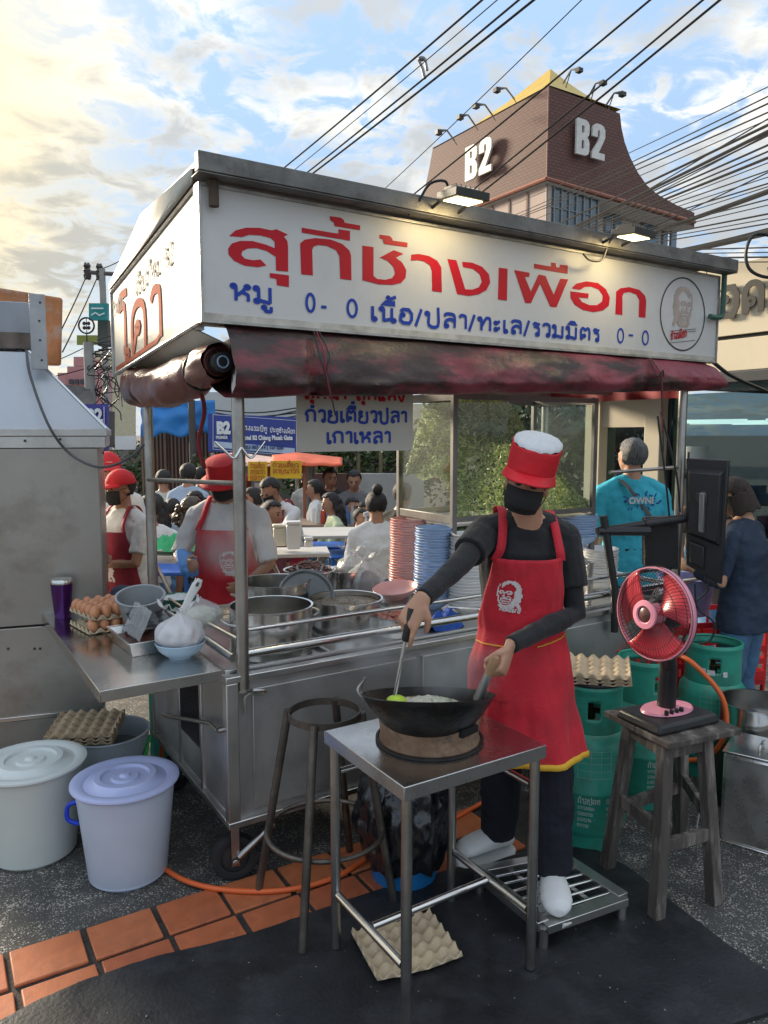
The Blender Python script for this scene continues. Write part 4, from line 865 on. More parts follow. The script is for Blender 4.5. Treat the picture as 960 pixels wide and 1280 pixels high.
# wok
RWk = .196; ZR = .876
wk = thing('wok', 'blackened carbon steel wok with loop handle and steaming food', 'wok', Vector((WC.x, WC.y, ZR)), 0); wk.rotation_euler = (radians(-13), 0, 0)
DW = .138; prof = [(.001, -DW)] + [(RWk * t_, -DW * (1 - t_ ** 2.4)) for t_ in (.15, .3, .45, .6, .72, .82, .9, .96, 1)] + [(RWk + .004, .002), (RWk, .0035)] + [(RWk * t_ - .003, -(DW - .003) * (1 - t_ ** 2.4) + .001) for t_ in (.98, .9, .8, .7, .55, .4, .2)] + [(.001, -DW + .004)]
q = MB(); q.lathe(prof, n=72); q.build('bowl', mat('seasoned_iron', (.028, .026, .025), .42, .75, .5, 7, .3, 35, dirt=(.085, .07, .055), dirt_amt=.7, ds=5, rvar=.15), wk)
q = MB(); q.tube(cat_rom([(-RWk + .004, -.045, -.012), (-RWk - .012, -.045, .02), (-RWk + .006, -.02, .045), (-RWk + .006, .03, .045), (-RWk - .006, .05, .01), (-RWk + .006, .045, -.02)], 6), .0042, 10); q.build('loop_handle', mat('worn_steel_wire', (.25, .24, .22), .35, .9, .2, 20), wk)
Mw = Matrix.Rotation(radians(13), 3, 'X'); hd = Mw @ (at(600, 868, 2.20) - Vector((WC.x, WC.y, ZR))); hd2 = Mw @ (at(611, 842, 2.19) - Vector((WC.x, WC.y, ZR)))
h0 = (hd2 - hd).normalized(); rim_pt = Vector((RWk * .80, RWk * .30, -.018))
q = MB(); q.tube([rim_pt, hd - h0 * .0, hd2], [.016, .0145, .0125], 14); q.build('handle_socket', mat('dull_socket', (.42, .41, .40), .45, .75, .25, 15, dirt=(.15, .11, .09), dirt_amt=.7, ds=15), wk)
q = MB(); q.tube([hd2 - h0 * .004, hd2 + h0 * .022, hd2 + h0 * .045, hd2 + h0 * .058], [.0125, .0145, .0148, .011], 14); q.build('wooden_handle', mat('worn_wood', (.34, .19, .10), .55, 0, .3, 20, .2, 60), wk)
# food
q = MB(); q.grid(lambda u_, v_: Vector((.140 * v_ * cos(2 * pi * u_), .140 * v_ * sin(2 * pi * u_), -.030 + .040 * (1 - v_ ** 2) + .009 * nz((cos(2 * pi * u_) * v_, sin(2 * pi * u_) * v_, 0), 8) + .005 * nz((cos(2 * pi * u_) * v_, sin(2 * pi * u_) * v_, 4), 26))), 72, 26, wrapu=True)
fd = q.build('noodle_stir_fry', mat('noodles', (.60, .58, .48), .35, 0, .2, 30, .7, 60, dirt=(.15, .24, .07), dirt_amt=.8, ds=22), smooth=70, label='pale glass noodles and greens frying in the wok', cat='food', loc=(WC.x, WC.y, ZR - .018)); fd.rotation_euler = (radians(-11), 0, 0)
fd['kind'] = 'stuff'
# ladle in right hand
l0 = at(493, 872, 2.13); l1 = at(507, 798, 2.11); l2 = at(513, 768, 2.115)
ld = thing('wok_ladle', 'steel shaft ladle with black grip dipped in the wok, held by the cook', 'ladle', l0, 0); dd = (l1 - l0)
MB().tube([Vector(), dd], .0052, 12).build('shaft', mat('bright_shaft', (.78, .78, .77), .22, .8, .05), ld); MB().tube([dd * .96, dd, dd + (l2 - l1) * .6, dd + (l2 - l1) * 1.25], [.009, .0115, .0115, .0105], 12).build('grip', black_p(), ld)
q = MB(); q.ell((.006, -.002, -.008), (.030, .024, .016), n=18, m=10); q.build('ladle_bowl', mat('lime_plastic', (.42, .58, .04), .35, 0, .25, 20), ld)

# ---------------- round metal bar stool frame
SC = Vector((-.205, 2.505, 0)); sf = thing('stool_frame', 'tall round metal stool frame without its seat, left of the wok table', 'stool', SC, 0); ironm = mat('worn_dark_iron', (.13, .115, .10), .42, .8, .35, 10, .15, 60, dirt=(.28, .24, .19), dirt_amt=.45, ds=9)
feet = [onz(378, 1195) - SC, onz(323, 1120) - SC, onz(492, 1130) - SC]; feet.append(Vector((.07, .30, 0)))
for i, f0 in enumerate(feet):
    d0 = f0.normalized(); top = d0 * .128 + Vector((0, 0, .695)); MB().tube([f0 + Vector((0, 0, .015)), top], .0145, 14).build('leg', ironm, sf)
def ringp(r, z, n=40): return [Vector((r * cos(2 * pi * i / n), r * sin(2 * pi * i / n), z)) for i in range(n)]
q = MB(); 
q.lathe([(.121, .675), (.125, .675), (.125, .70), (.121, .70), (.121, .675)], n=40); q.build('seat_ring', ironm, sf)
q = MB(); q.tube(ringp(.205, .27), .0085, 10, closed=True); q.build('foot_ring', ironm, sf)

# ---------------- bin with black bag
bn = thing('waste_bin', 'blue plastic bin lined with a shiny black bag under the wok table', 'bin', Vector((.075, 2.66, 0)), 0)
MB().lathe([(.001, 0), (.115, 0), (.12, .004), (.138, .26), (.13, .26), (.112, .01)], n=40).build('bucket', mat('bin_blue', (.01, .14, .36), .45, 0, .1, 6), bn)
def bagf(u_, v_):
    a_ = 2 * pi * u_; z = .08 + .36 * v_ ; base_r = .142 + .035 * sin(pi * v_) + (.03 * (1 - v_) * max(0, nz((cos(a_), sin(a_), 0), 2.2)))
    r = base_r + .020 * nz((cos(a_) * 2, sin(a_) * 2, v_ * 2.5), 2.2) + .010 * abs(nz((cos(a_) * 4, sin(a_) * 4, v_ * 3), 2.5)) + .006 * sin(a_ * 11 + 5 * nz((v_, u_, 0), 3))
    if v_ > .86: r *= 1 - (v_ - .86) * 1.6
    return Vector((r * cos(a_), r * sin(a_), z + .03 * nz((cos(a_) * 2, sin(a_) * 2, 3), 1.5) * (1 if v_ < .2 or v_ > .85 else .4)))
q = MB(); q.grid(bagf, 110, 46, wrapu=True); q.build('bin_liner', mat('black_bin_liner', (.010, .011, .014), .16, 0, .3, 8, .55, 22, spec=.8), bn, smooth=80)

# ---------------- grate platform
gr = thing('foot_grate', 'low stainless steel grate platform that the cook stands on', 'platform', onz(688, 1110, .0), 0)
Gq = [onz(*p_, .10) - onz(688, 1110, 0) for p_ in ((678, 1160), (791, 1120), (703, 1062), (588, 1084))]
for p_ in Gq: p_.z = .10
q = MB()
def bar(q, a_, c_, w_, h_=.03, z=None):
    d_ = (c_ - a_); ln_ = d_.length; ang = atan2(d_.y, d_.x); M = Matrix.Rotation(ang, 3, 'Z'); m_ = (a_ + c_) / 2; q.box((m_.x, m_.y, (z if z is not None else a_.z - h_ / 2)), (ln_, w_, h_), M)
Ni, Ri, Bi, Li = Gq
def ins(p_, w_): c_ = sum(Gq, Vector()) / 4; return p_ + (c_ - p_).normalized() * w_
fr_ = [ins(p_, .03) for p_ in Gq]
for i, w_ in ((0, .05), (1, .045), (2, .04), (3, .045)): q2 = MB(); bar(q2, fr_[i], fr_[(i + 1) % 4], w_, .028 + .001 * i, .086 + .0007 * i); q2.build('frame_bar', steel(), gr, bev=.002)
for k in range(1, 7):
    t_ = k / 7; a_ = fr_[0].lerp(fr_[3], t_); c_ = fr_[1].lerp(fr_[2], t_); MB().tube([Vector((a_.x, a_.y, .088)), Vector((c_.x, c_.y, .088))], .0065, 10).build('rung', steel_b(), gr)
for t_ in (.35, .7): a_ = fr_[0].lerp(fr_[1], t_); c_ = fr_[3].lerp(fr_[2], t_); q2 = MB(); bar(q2, a_, c_, .018, .012, .076); q2.build('rung', steel(), gr)
for p_ in Gq: v_ = ins(p_, .035); MB().tube([Vector((v_.x, v_.y, .016)), Vector((v_.x, v_.y, .08))], .016, 12).build('foot', steel(), gr)

# ---------------- buckets
def bucket(label, x, y, r0, r1, h, m, lidm, hm, hang, lid=True, tilt=0.):
    t = thing('plastic_bucket', label, 'bucket', (x, y, 0)); q = MB(); q.lathe([(.001, 0), (r0 - .012, 0), (r0, .012), (r0 + (r1 - r0) * .85, h * .86), (r1 * .975, h * .86 + .004), (r1, h), (r1 + .006, h + .001), (r1 + .004, h + .006), (r1 - .006, h + .004), (r0 + .0, .02), (.001, .012)], n=56); q.build('body', m, t)
    if lid:
        z = h + .004; q = MB(); q.lathe([(r1 + .012, z - .010), (r1 + .017, z - .004), (r1 + .016, z + .003), (r1 + .006, z + .007), (r1 - .018, z + .006), (r1 - .03, z - .004), (r1 * .66, z + .006), (r1 * .62, z + .016), (r1 * .5, z + .016), (r1 * .47, z + .006), (r1 * .30, z + .004), (r1 * .26, z + .012), (r1 * .12, z + .012), (r1 * .08, z + .02), (.001, z + .022)], n=64); q.build('lid', lidm, t)
    sx_, sy_ = cos(hang), sin(hang); rr_ = r1 * 1.01; w_ = Vector((-sy_, sx_, 0)); d_ = Vector((sx_, sy_, 0))
    if not lid: pts = [w_ * rr_ + Vector((0, 0, h * .9)), (w_ * .85 + d_ * .62) * rr_ * 1.0 + Vector((0, 0, h * .62)), d_ * rr_ * 1.06 + Vector((0, 0, h * .38)), (-w_ * .85 + d_ * .62) * rr_ + Vector((0, 0, h * .62)), -w_ * rr_ + Vector((0, 0, h * .9))]
    else: pts = [d_ * (r1 - .01) + Vector((0, 0, h * .80)), d_ * (r1 + .028) + Vector((0, 0, h * .76)), d_ * (r1 + .032) + Vector((0, 0, h * .62)), d_ * (r1 - .006) + Vector((0, 0, h * .56))]
    MB().tube(cat_rom(pts, 6), .0085, 10).build('handle', hm, t); return t
trb = mat('milky_blue_plastic', (.56, .65, .84), .3, 0, .05, 4, trans=.0, spec=.5); t_ = trb.node_tree.nodes['Principled BSDF']; t_.inputs['Subsurface Weight'].default_value = .4; t_.inputs['Subsurface Scale'].default_value = .03; t_.inputs['Subsurface Radius'].default_value = (.5, .7, 1)
bucket('tall bucket of milky blue plastic with a lilac blue lid and blue handle', -.965, 2.685, .142, .178, .365, trb, mat('lilac_lid', (.50, .55, .82), .25, 0, .06, 5), mat('blue_handle', (.01, .05, .55), .35), pi + .15)
bucket('white plastic bucket with a white ringed lid at the left edge', -1.385, 2.83, .155, .190, .365, mat('milky_white_plastic', (.60, .64, .60), .35, 0, .05, 3, dirt=(.5, .53, .48), dirt_amt=.4), mat('white_lid', (.64, .68, .66), .3, 0, .05, 5), mat('pink_handle', (.65, .15, .18), .4), .2)
b3 = bucket('open clear plastic bucket with a green handle under the brown egg trays', -1.235, 3.24, .15, .178, .325, mat('grey_clear_plastic', (.36, .41, .44), .25, 0, .08, 4), None, mat('green_handle', (.03, .40, .08), .35), -pi / 2 + .15, lid=False)
MB().lathe([(.001, .24), (.165, .24)], n=40).build('grey_water', mat('grey_water', (.16, .17, .155), .1, 0, .3, 8), b3)
# ---------------- orange gas hoses
hm = mat('orange_hose', (.72, .13, .03), .38, 0, .08, 8)
def hose(label, pts, r=.0095): MB().tube(cat_rom(pts, 10), r, 12).build('gas_hose', hm, smooth=60, label=label, cat='hose')
zz_ = .0225
hose('orange gas hose curving over the terracotta tiles past the stool legs', [onz(150, 1040, .012), onz(195, 1078, .012), onz(235, 1102, .018), onz(290, 1113, .022), onz(360, 1112, zz_), onz(420, 1096, zz_), onz(462, 1072, zz_), onz(520, 1050, zz_), onz(600, 1005, zz_), onz(640, 985, .06)])
hose('orange hose dropping behind the open bucket at the hood cart', [Vector((-.80, 3.6, .45)), Vector((-.95, 3.55, .40)), Vector((-1.03, 3.45, .30)), Vector((-1.05, 3.40, .10)), Vector((-1.0, 3.3, .02))], .011)
hose('orange hose looping down from the valve of the right gas cylinder', [Vector((1.32, 3.30, .66)), Vector((1.36, 3.2, .64)), Vector((1.45, 3.12, .52)), Vector((1.47, 3.13, .35)), Vector((1.42, 3.2, .22)), Vector((1.30, 3.3, .16))], .011)

# ---------------- wooden stool + fan
SQ = [onz(820, 1152), onz(893, 1128), onz(850, 1050), onz(758, 1088)]; sc_ = sum(SQ, Vector()) / 4
woodm = mat('weathered_wood', (.085, .07, .06), .8, 0, .35, 14, .45, 70, dirt=(.34, .30, .26), dirt_amt=.8, ds=16, stretch=(1, 1, .15))
ws_ = thing('wooden_stool', 'weathered grey wooden stool with splayed legs holding the pink fan', 'stool', sc_, 0); HS = .625
tops = []
for p_ in SQ:
    f0 = p_ - sc_; f0.z = 0; top = f0 * .66; top.z = HS - .03; tops.append(top); d_ = (top - f0); 
    ang = atan2((SQ[1] - SQ[0]).y, (SQ[1] - SQ[0]).x); xa_ = Vector((cos(ang), sin(ang), 0)); ya_ = Vector((-sin(ang), cos(ang), 0))
    q = MB(); q.loft([(f0, xa_, ya_, .031, .031), (f0.lerp(top, .5) + Vector((.003, 0, 0)), xa_, ya_, .030, .030), (top, xa_, ya_, .029, .029)], 4); 
    k0 = len(q.v) - 12; c3 = [f0, f0.lerp(top, .5), top]
    M45 = Matrix.Rotation(ang + pi / 4, 3, 'Z') @ Matrix.Rotation(-ang, 3, 'Z')
    for i in range(12): q.v[i] = c3[i // 4] + M45 @ (q.v[i] - c3[i // 4])
    q.build('leg', woodm, ws_, bev=.003)
for (i, j, z_) in ((0, 1, .25), (1, 2, .30), (2, 3, .25), (3, 0, .30)):
    for zq, w_ in ((z_, .045), (HS - .055, .05)):
        a_ = (SQ[i] - sc_).lerp(tops[i], zq / HS); c_ = (SQ[j] - sc_).lerp(tops[j], zq / HS); a_.z = c_.z = zq; d_ = (c_ - a_).normalized(); q = MB(); bar(q, a_ + d_ * .015, c_ - d_ * .015, .022, w_, zq); q.build('rail', woodm, ws_, bev=.002)
ang = atan2((SQ[1] - SQ[0]).y, (SQ[1] - SQ[0]).x)
for k in range(2):
    q = MB(); q.box(Matrix.Rotation(ang, 3, 'Z') @ Vector((0, -.083 + k * .165, 0)) + Vector((0, 0, HS - .015)), (.33, .163, .022), Matrix.Rotation(ang, 3, 'Z')); q.build('seat_plank', woodm, ws_, bev=.003)
fn_ = thing('table_fan', 'pink and black table fan standing on the wooden stool', 'fan', Vector((sc_.x - .015, sc_.y - .01, HS - .003)), 0)
q = MB(); Mb = Matrix.Rotation(ang + .05, 3, 'Z'); q.box((0, 0, .018), (.30, .21, .034), Mb, .93); q.build('base', black_p(), fn_, bev=.01)
q = MB(); k = len(q.v); q.lathe([(.001, .0375), (.11, .0375), (.105, .045), (.001, .05)], n=36, sy=.62); q.v = [Mb @ v_ + Vector((0, .01, 0)) for v_ in q.v]; q.build('base_cover', mat('fan_pink', (.78, .30, .38), .35, 0, .06, 8), fn_)
for k in range(4): q = MB(); q.lathe([(.008, 0), (.008, .014), (.005, .016), (.001, .016)], Mb @ Vector((-.055 + k * .024, -.045, .044)), 14); q.build('button', black_p(), fn_)
fc = at(818, 767, 2.43) - fn_.location; nrm = Vector((-.87, -.49, .04)).normalized()
q = MB(); q.tube([(0, .015, .04), (0, .012, .2), Vector((fc.x, fc.y, fc.z)) * 1 + Vector((.05, .05, -.06)), fc + Vector((.045, .045, 0))], [.033, .03, .028, .022], 16); q.build('stand', black_p(), fn_)
zax = nrm; xax = zax.cross(Vector((0, 0, 1))).normalized(); yax = xax.cross(zax).normalized() * -1
if yax.z < 0: yax = -yax
MF = Matrix((xax, yax, zax)).transposed()
def T3(v_): return fc + MF @ Vector(v_)
q = MB(); q.lathe([(.001, -.13), (.04, -.128), (.052, -.11), (.055, -.05), (.045, -.028), (.001, -.026)], n=28); q.v = [T3(v_) for v_ in q.v]; q.build('motor_housing', black_p(), fn_)
RF = .152
q = MB(); q.lathe([(RF - .002, -.016), (RF + .002, -.016), (RF + .003, .0), (RF + .002, .010), (RF - .002, .010), (RF - .003, -.016)], n=64); q.v = [T3(v_) for v_ in q.v]; q.build('guard_rim', mat('fan_pink', (0, 0, 0)), fn_)
q = MB(); wires = 0
for sgn in (1, -1):
    for i in range(72):
        a_ = 2 * pi * i / 72; sw = .5 * sgn
        pts = [T3((r_ * cos(a_ + sw * (r_ / RF - .3)), r_ * sin(a_ + sw * (r_ / RF - .3)), sgn * z_ + (.0 if sgn > 0 else .0))) for r_, z_ in ((.045, .042), (.09, .038), (.135, .026), (RF - .002, .004))]
        q.tube(pts, .0008, 4, cap=False)
    for r_, z_ in ((.07, .041), (.115, .033), (.145, .020), (.158, .01)): q.tube([T3((r_ * cos(2 * pi * i / 48), r_ * sin(2 * pi * i / 48), sgn * z_)) for i in range(48)], .001, 4, closed=True)
o = q.build('guard_wires', mat('guard_wire', (.03, .03, .032), .35, .5, .1), fn_)
q = MB(); q.lathe([(.026, .040), (.046, .040), (.048, .045), (.046, .050), (.030, .052), (.026, .048)], n=36); q.v = [T3(v_) for v_ in q.v]; q.build('guard_cap_ring', mat('fan_pink', (0, 0, 0)), fn_)
q = MB(); q.lathe([(.001, .052), (.018, .050), (.026, .045), (.026, .040)], n=30); q.v = [T3(v_) for v_ in q.v]; q.build('guard_cap', mat('brown_cap', (.12, .055, .045), .3), fn_)
for k in range(3):
    q = MB()
    def bl_(u_, v_):
        a_ = 2 * pi * k / 3 + .35 + (u_ - .5) * (1.15 + .5 * v_); r_ = .03 + .118 * v_; return T3((r_ * cos(a_), r_ * sin(a_), (u_ - .5) * .036))
    q.grid(bl_, 12, 8); q.build('blade', mat('red_blade', (.62, .06, .08), .25, 0, .05, 8), fn_, smooth=80, solid=.002)
q = MB(); q.lathe([(.001, .022), (.03, .02), (.034, .0), (.034, -.02)], n=28); q.v = [T3(v_) for v_ in q.v]; q.build('hub', mat('fan_pink', (0, 0, 0)), fn_)
MB().tube(cat_rom([Vector((.02, .07, .10)), Vector((.05, .08, .05)), Vector((.09, .06, .03)), Vector((.17, .02, .0)), Vector((.19, .08, -.2)), Vector((.25, .3, -.6))], 6), .003, 6).build('cord', mat('white_cord', (.6, .6, .58), .5), fn_)

# ---------------- gas cylinders
gg = mat('gas_green', (.03, .30, .21), .38, 0, .15, 5, .08, 30, dirt=(.05, .13, .09), dirt_amt=.75, ds=7); wp = mat('white_stencil', (.40, .52, .46), .6, 0, .2, 40)
def cyl(label, c, r, h, yaw, writing=True):
    t = thing('gas_cylinder', label, 'gas cylinder', c, yaw, 'green gas cylinders right of the cook'); hb = h * .74
    q = MB(); q.lathe([(.001, .05), (r * .6, .05), (r * .93, .075), (r, .11), (r, hb * .48), (r + .0025, hb * .49), (r + .0025, hb * .51), (r, hb * .52), (r, hb * .82), (r * .96, hb * .9), (r * .82, hb * .97), (r * .45, hb * 1.02), (.001, hb * 1.03)], n=56); q.build('tank', gg, t)
    q = MB(); q.lathe([(r * .80, .004), (r * .86, .0), (r * .88, .004), (r * .84, .06), (r * .9, .085), (r * .86, .085), (r * .79, .06), (r * .80, .004)], n=48); q.build('foot_ring', gg, t)
    q = MB(); rc = r * .80; n_ = 64; z0, z1 = hb * .955, h
    def open_(a_, zf):      # windows in the collar
        a_ = (a_ + pi) % (2 * pi) - pi
        if abs(a_ + pi / 2) < .22 and .38 < zf < .72: return True
        if .0 < a_ < 2.7 and .25 < zf < .78: return True
        return False
    rows = 14; k0 = len(q.v)
    for j in range(rows + 1):
        zf = j / rows; rad = rc * (1.0 + .0 * zf) + (.006 if j >= rows - 1 else 0)
        for i in range(n_): a_ = 2 * pi * i / n_; q.v.append(Vector((rad * cos(a_), rad * sin(a_), z0 + (z1 - z0) * zf)))
    for j in range(rows):
        for i in range(n_):
            if not open_(2 * pi * (i + .5) / n_, (j + .5) / rows): q.f.append((k0 + j * n_ + i, k0 + j * n_ + (i + 1) % n_, k0 + (j + 1) * n_ + (i + 1) % n_, k0 + (j + 1) * n_ + i))
    q.build('collar', gg, t, solid=.005)
    q = MB(); q.tube(ringp(rc + .003, h), .006, 8, closed=True); q.build('collar_rim', gg, t)
    q = MB(); q.lathe([(.02, hb), (.02, hb + .05), (.012, hb + .055), (.012, hb + .08), (.028, hb + .085), (.028, hb + .10), (.001, hb + .105)], n=18); q.tube([(0, 0, hb + .05), (.04, -.02, hb + .05)], .011, 10); q.build('valve', mat('brass_valve', (.12, .09, .05), .4, .8, .3, 20), t)
    if writing:
        q = MB(); Rr = r + .0012
        def S_(x, z, k_=0): a_ = -pi / 2 + x / r; return Vector(((Rr + k_) * cos(a_), (Rr + k_) * sin(a_), z))
        zc = hb * .74
        for (x0, z0_, x1, z1_) in [(-.06, zc + .06, .07, zc + .06), (-.06, zc - .05, .07, zc - .05), (-.06, zc + .035, .07, zc + .035), (-.06, zc + .01, .07, zc + .01), (-.06, zc - .02, .07, zc - .02)]:
            n2 = 10; ribbon(q, [(x0 + (x1 - x0) * i / n2, z0_) for i in range(n2 + 1)], .0011, lambda p_: S_(p_.x, p_.y))
        for x0 in (-.06, -.01, .03, .07): ribbon(q, [(x0, zc - .05), (x0, zc + .06)], .0011, lambda p_: S_(p_.x, p_.y))
        for li, (tx, hh) in enumerate((('ก้าลปตท', .020), ('นาวาลตยม', .012), ('ปลอดรวม', .012), ('มาตรวาน', .012), ('ตราวาล', .012))):
            pen(q, tx, hh, hh * .16, lambda a_, c_, k_: S_(-.055 + a_, hb * .50 - .035 - li * .024 + c_, k_), .8)
            if li < 3: pen(q, 'นา0' if li else 'กทก', hh, hh * .16, lambda a_, c_, k_: S_(.055 + a_, hb * .50 - .035 - li * .024 + c_, k_), .7)
        q.build('stencilled_text', wp, t, smooth=0)
    return t
cyl('green gas cylinder at the front carrying pulp egg trays', (.835, 2.94, 0), .150, .665, -.16)
cyl('green gas cylinder standing behind the wooden fan stool', (1.17, 3.27, 0), .145, .655, .2)
c3_ = cyl('green gas cylinder at the right with white stickers on its collar', (1.60, 3.56, 0), .155, .645, -.35)
q = MB()
for (a_, z_, w_) in ((-1.95, .530, .02), (-1.7, .525, .035), (-1.2, .52, .02)):
    rc = .155 * .80 + .006; q.add([(rc * cos(a_ + s_ * w_ / rc / 2), rc * sin(a_ + s_ * w_ / rc / 2), z_ + t__ * .013) for s_, t__ in ((-1, -1), (1, -1), (1, 1), (-1, 1))], [(0, 1, 2, 3)])
q.build('stickers', mat('sticker_white', (.6, .62, .6), .5, 0, .2, 90), c3_)
# egg trays board between tray and cylinder: flat black lid
MB().lathe([(.001, 0), (.13, 0), (.132, .006), (.13, .012), (.001, .012)], n=36).build('cover_plate', black_p(), label='flat black plate between the front gas cylinder and the egg trays', cat='plate', loc=(.835, 2.94, .668))
# tin can, pot and burner at right edge
tin = thing('tin_can', 'large square shiny tin can with a wire handle at the right edge', 'tin can', (1.53, 2.93, 0), TH + .38)
q = MB(); q.bb((-.12, -.12, .004), (.12, .12, .375)); q.build('body', mat('tinplate', (.74, .73, .70), .3, 1, .15, 6, .12, 14, rvar=.1, dirt=(.5, .48, .45), dirt_amt=.25), tin, bev=.014)
q = MB(); q.bb((-.123, -.123, .375), (.123, .123, .383)); q.build('top_rim', steel_b(), tin, bev=.003); q = MB(); q.bb((-.123, -.123, .0), (.123, .123, .008)); q.build('bottom_rim', steel_b(), tin, bev=.003)
q = MB(); q.bb((-.09, -.1235, .05), (.09, -.120, .33)); q.build('pressed_panel', mat('tinplate', (0, 0, 0)), tin, bev=.003)
MB().tube(cat_rom([(-.045, 0, .385), (-.04, 0, .40), (.04, 0, .40), (.045, 0, .385)], 5), .004, 8).build('wire_handle', steel_b(), tin)
t = thing('gas_burner', 'squat dark green and black gas burner stand behind the tin can', 'burner', (1.66, 3.24, 0)); MB().lathe([(.001, 0), (.17, 0), (.18, .01), (.17, .20), (.16, .25), (.15, .255), (.001, .25)], n=36).build('drum', mat('dark_green_iron', (.02, .045, .035), .5, .3, .3, 8), t); MB().tube(ringp(.15, .262), .008, 8, closed=True).build('pot_ring', black_p(), t)
pot('stock_pot', 'shallow shiny steel pot on the burner at the right edge', 'pot', (1.66, 3.24, .272), .155, .19)
# red crate and lilac basket behind
def crate(name, label, c, sx_, sy_, h, m, rz):
    t = thing(name, label, 'crate', c, rz); q = MB()
    q.bb((-sx_, -sy_, 0), (sx_, sy_, .012)); q.build('floor', m, t)
    for (lo, hi) in (((-sx_, -sy_), (sx_, -sy_ + .012)), ((-sx_, sy_ - .012), (sx_, sy_)), ((-sx_, -sy_ + .012), (-sx_ + .012, sy_ - .012)), ((sx_ - .012, -sy_ + .012), (sx_, sy_ - .012))):
        q = MB(); 
        for z0_, z1_ in ((.012, .05), (.09, .12), (.16, .19), (h - .03, h)): q.bb((lo[0], lo[1], z0_), (hi[0], hi[1], z1_))
        L_ = max(hi[0] - lo[0], hi[1] - lo[1]); n_ = 6; dx = (hi[0] - lo[0]) > (hi[1] - lo[1])
        for i in range(n_ + 1):
            f0 = i / n_
            if dx: x = lo[0] + f0 * (L_ - .014); q.bb((x, lo[1] + .001, .012), (x + .014, hi[1] - .001, h - .001))
            else: y = lo[1] + f0 * (L_ - .014); q.bb((lo[0] + .001, y, .012), (hi[0] - .001, y + .014, h - .001))
        q.build('side', m, t, bev=.002)
redc = mat('red_crate', (.58, .015, .018), .4, 0, .1, 5)
crate('plastic_crate', 'lower red plastic crate behind the right gas cylinder', (1.72, 4.05, 0), .30, .19, .33, redc, .25); crate('plastic_crate', 'upper red plastic crate behind the right gas cylinder', (1.72, 4.05, .332), .30, .19, .33, redc, .20)
crate('plastic_crate', 'red plastic crate on its own beside the fan stand', (1.30, 3.80, 0), .16, .16, .58, redc, .1)
t = thing('laundry_basket', 'lilac plastic basket standing on the red crates', 'basket', (1.66, 4.07, .665)); MB().lathe([(.001, 0), (.12, 0), (.15, .20), (.16, .205), (.145, .2), (.115, .01)], n=32).build('basket', mat('lilac_plastic', (.30, .32, .56), .5, 0, .15, 30), t)
# TV monitor on arm mounted to right post
tv = thing('monitor', 'black flat monitor seen from behind on a bracket arm at the right post', 'monitor', CL(2.50, -.16, 0), 0)
M0 = tv.location
def tp(x, y, Y): return at(x, y, Y) - Vector(M0)
Ym = 3.62
c00, c10, c11, c01 = tp(857, 706, Ym), tp(901, 731, Ym - .10), tp(911, 575, Ym - .10), tp(857, 573, Ym)
nn = (c10 - c00).cross(c01 - c00).normalized(); nn = nn if nn.y > 0 else -nn
q = MB(); q.add([c00, c10, c11, c01] + [c + nn * .03 for c in (c00, c10, c11, c01)], [(0, 1, 2, 3), (7, 6, 5, 4), (0, 4, 5, 1), (1, 5, 6, 2), (2, 6, 7, 3), (3, 7, 4, 0)]); q.build('panel', black_p(), tv, bev=.005)
def bi(u_, v_): return c00.lerp(c10, u_).lerp(c01.lerp(c11, u_), v_)
def bump(u0, v0, u1, v1, d_, nm, m_):
    q = MB(); a_ = [bi(u0, v0), bi(u1, v0), bi(u1, v1), bi(u0, v1)]; q.add([c - nn * .0005 for c in a_] + [c.lerp(sum(a_, Vector()) / 4, .12) - nn * d_ for c in a_], [(0, 1, 2, 3), (7, 6, 5, 4), (0, 4, 5, 1), (1, 5, 6, 2), (2, 6, 7, 3), (3, 7, 4, 0)]); q.build(nm, m_, tv, bev=.004)
bump(.08, .30, .92, .92, .035, 'rear_cover', black_p()); bump(.30, .62, .62, .72, .05, 'mount_plate', mat('dark_metal', (.06, .06, .065), .4, .6)); bump(.42, .36, .56, .74, .06, 'input_strip', mat('grey_metal', (.22, .22, .22), .4, .6)); bump(.12, .05, .55, .26, .02, 'rear_cover', black_p())
q = MB(); q.tube([tp(855, 648, Ym), tp(806, 655, Ym - .02)], .022, 10); q.build('arm', black_p(), tv); q = MB(); q.tube([tp(806, 655, Ym - .02), tp(746, 664, Ym - .05)], .017, 10); q.build('arm', black_p(), tv)
q = MB(); q.tube([tp(754, 645, Ym - .06), tp(768, 735, Ym - .06), tp(768, 790, Ym - .06)], [.019, .019, .017], 10); q.build('upright', black_p(), tv)
q = MB(); q.tube([tp(748, 664, Ym - .06), tp(812, 664, Ym - .06)], .022, 8); q.build('clamp', black_p(), tv)
d0, d1, d2, d3 = tp(806, 708, Ym + .12), tp(848, 712, Ym + .06), tp(848, 645, Ym + .06), tp(806, 647, Ym + .12)
q = MB(); q.add([d0, d1, d2, d3] + [c + Vector((.0, .05, 0)) for c in (d0, d1, d2, d3)], [(0, 1, 2, 3), (7, 6, 5, 4), (0, 4, 5, 1), (1, 5, 6, 2), (2, 6, 7, 3), (3, 7, 4, 0)]); q.build('side_box', black_p(), tv, bev=.006)
for i, pts in enumerate(([(868, 730), (872, 760), (892, 778), (888, 800), (866, 806)], [(880, 712), (885, 735), (870, 752)], [(822, 520), (832, 600), (838, 660)], [(826, 515), (845, 590), (850, 640)], [(861, 565), (860, 590), (862, 620)])):
    MB().tube(cat_rom([tp(x, y, Ym - .02 + (.0 if i < 2 else .05)) for x, y in pts], 6), .005, 6).build('cable', black_p(), tv)
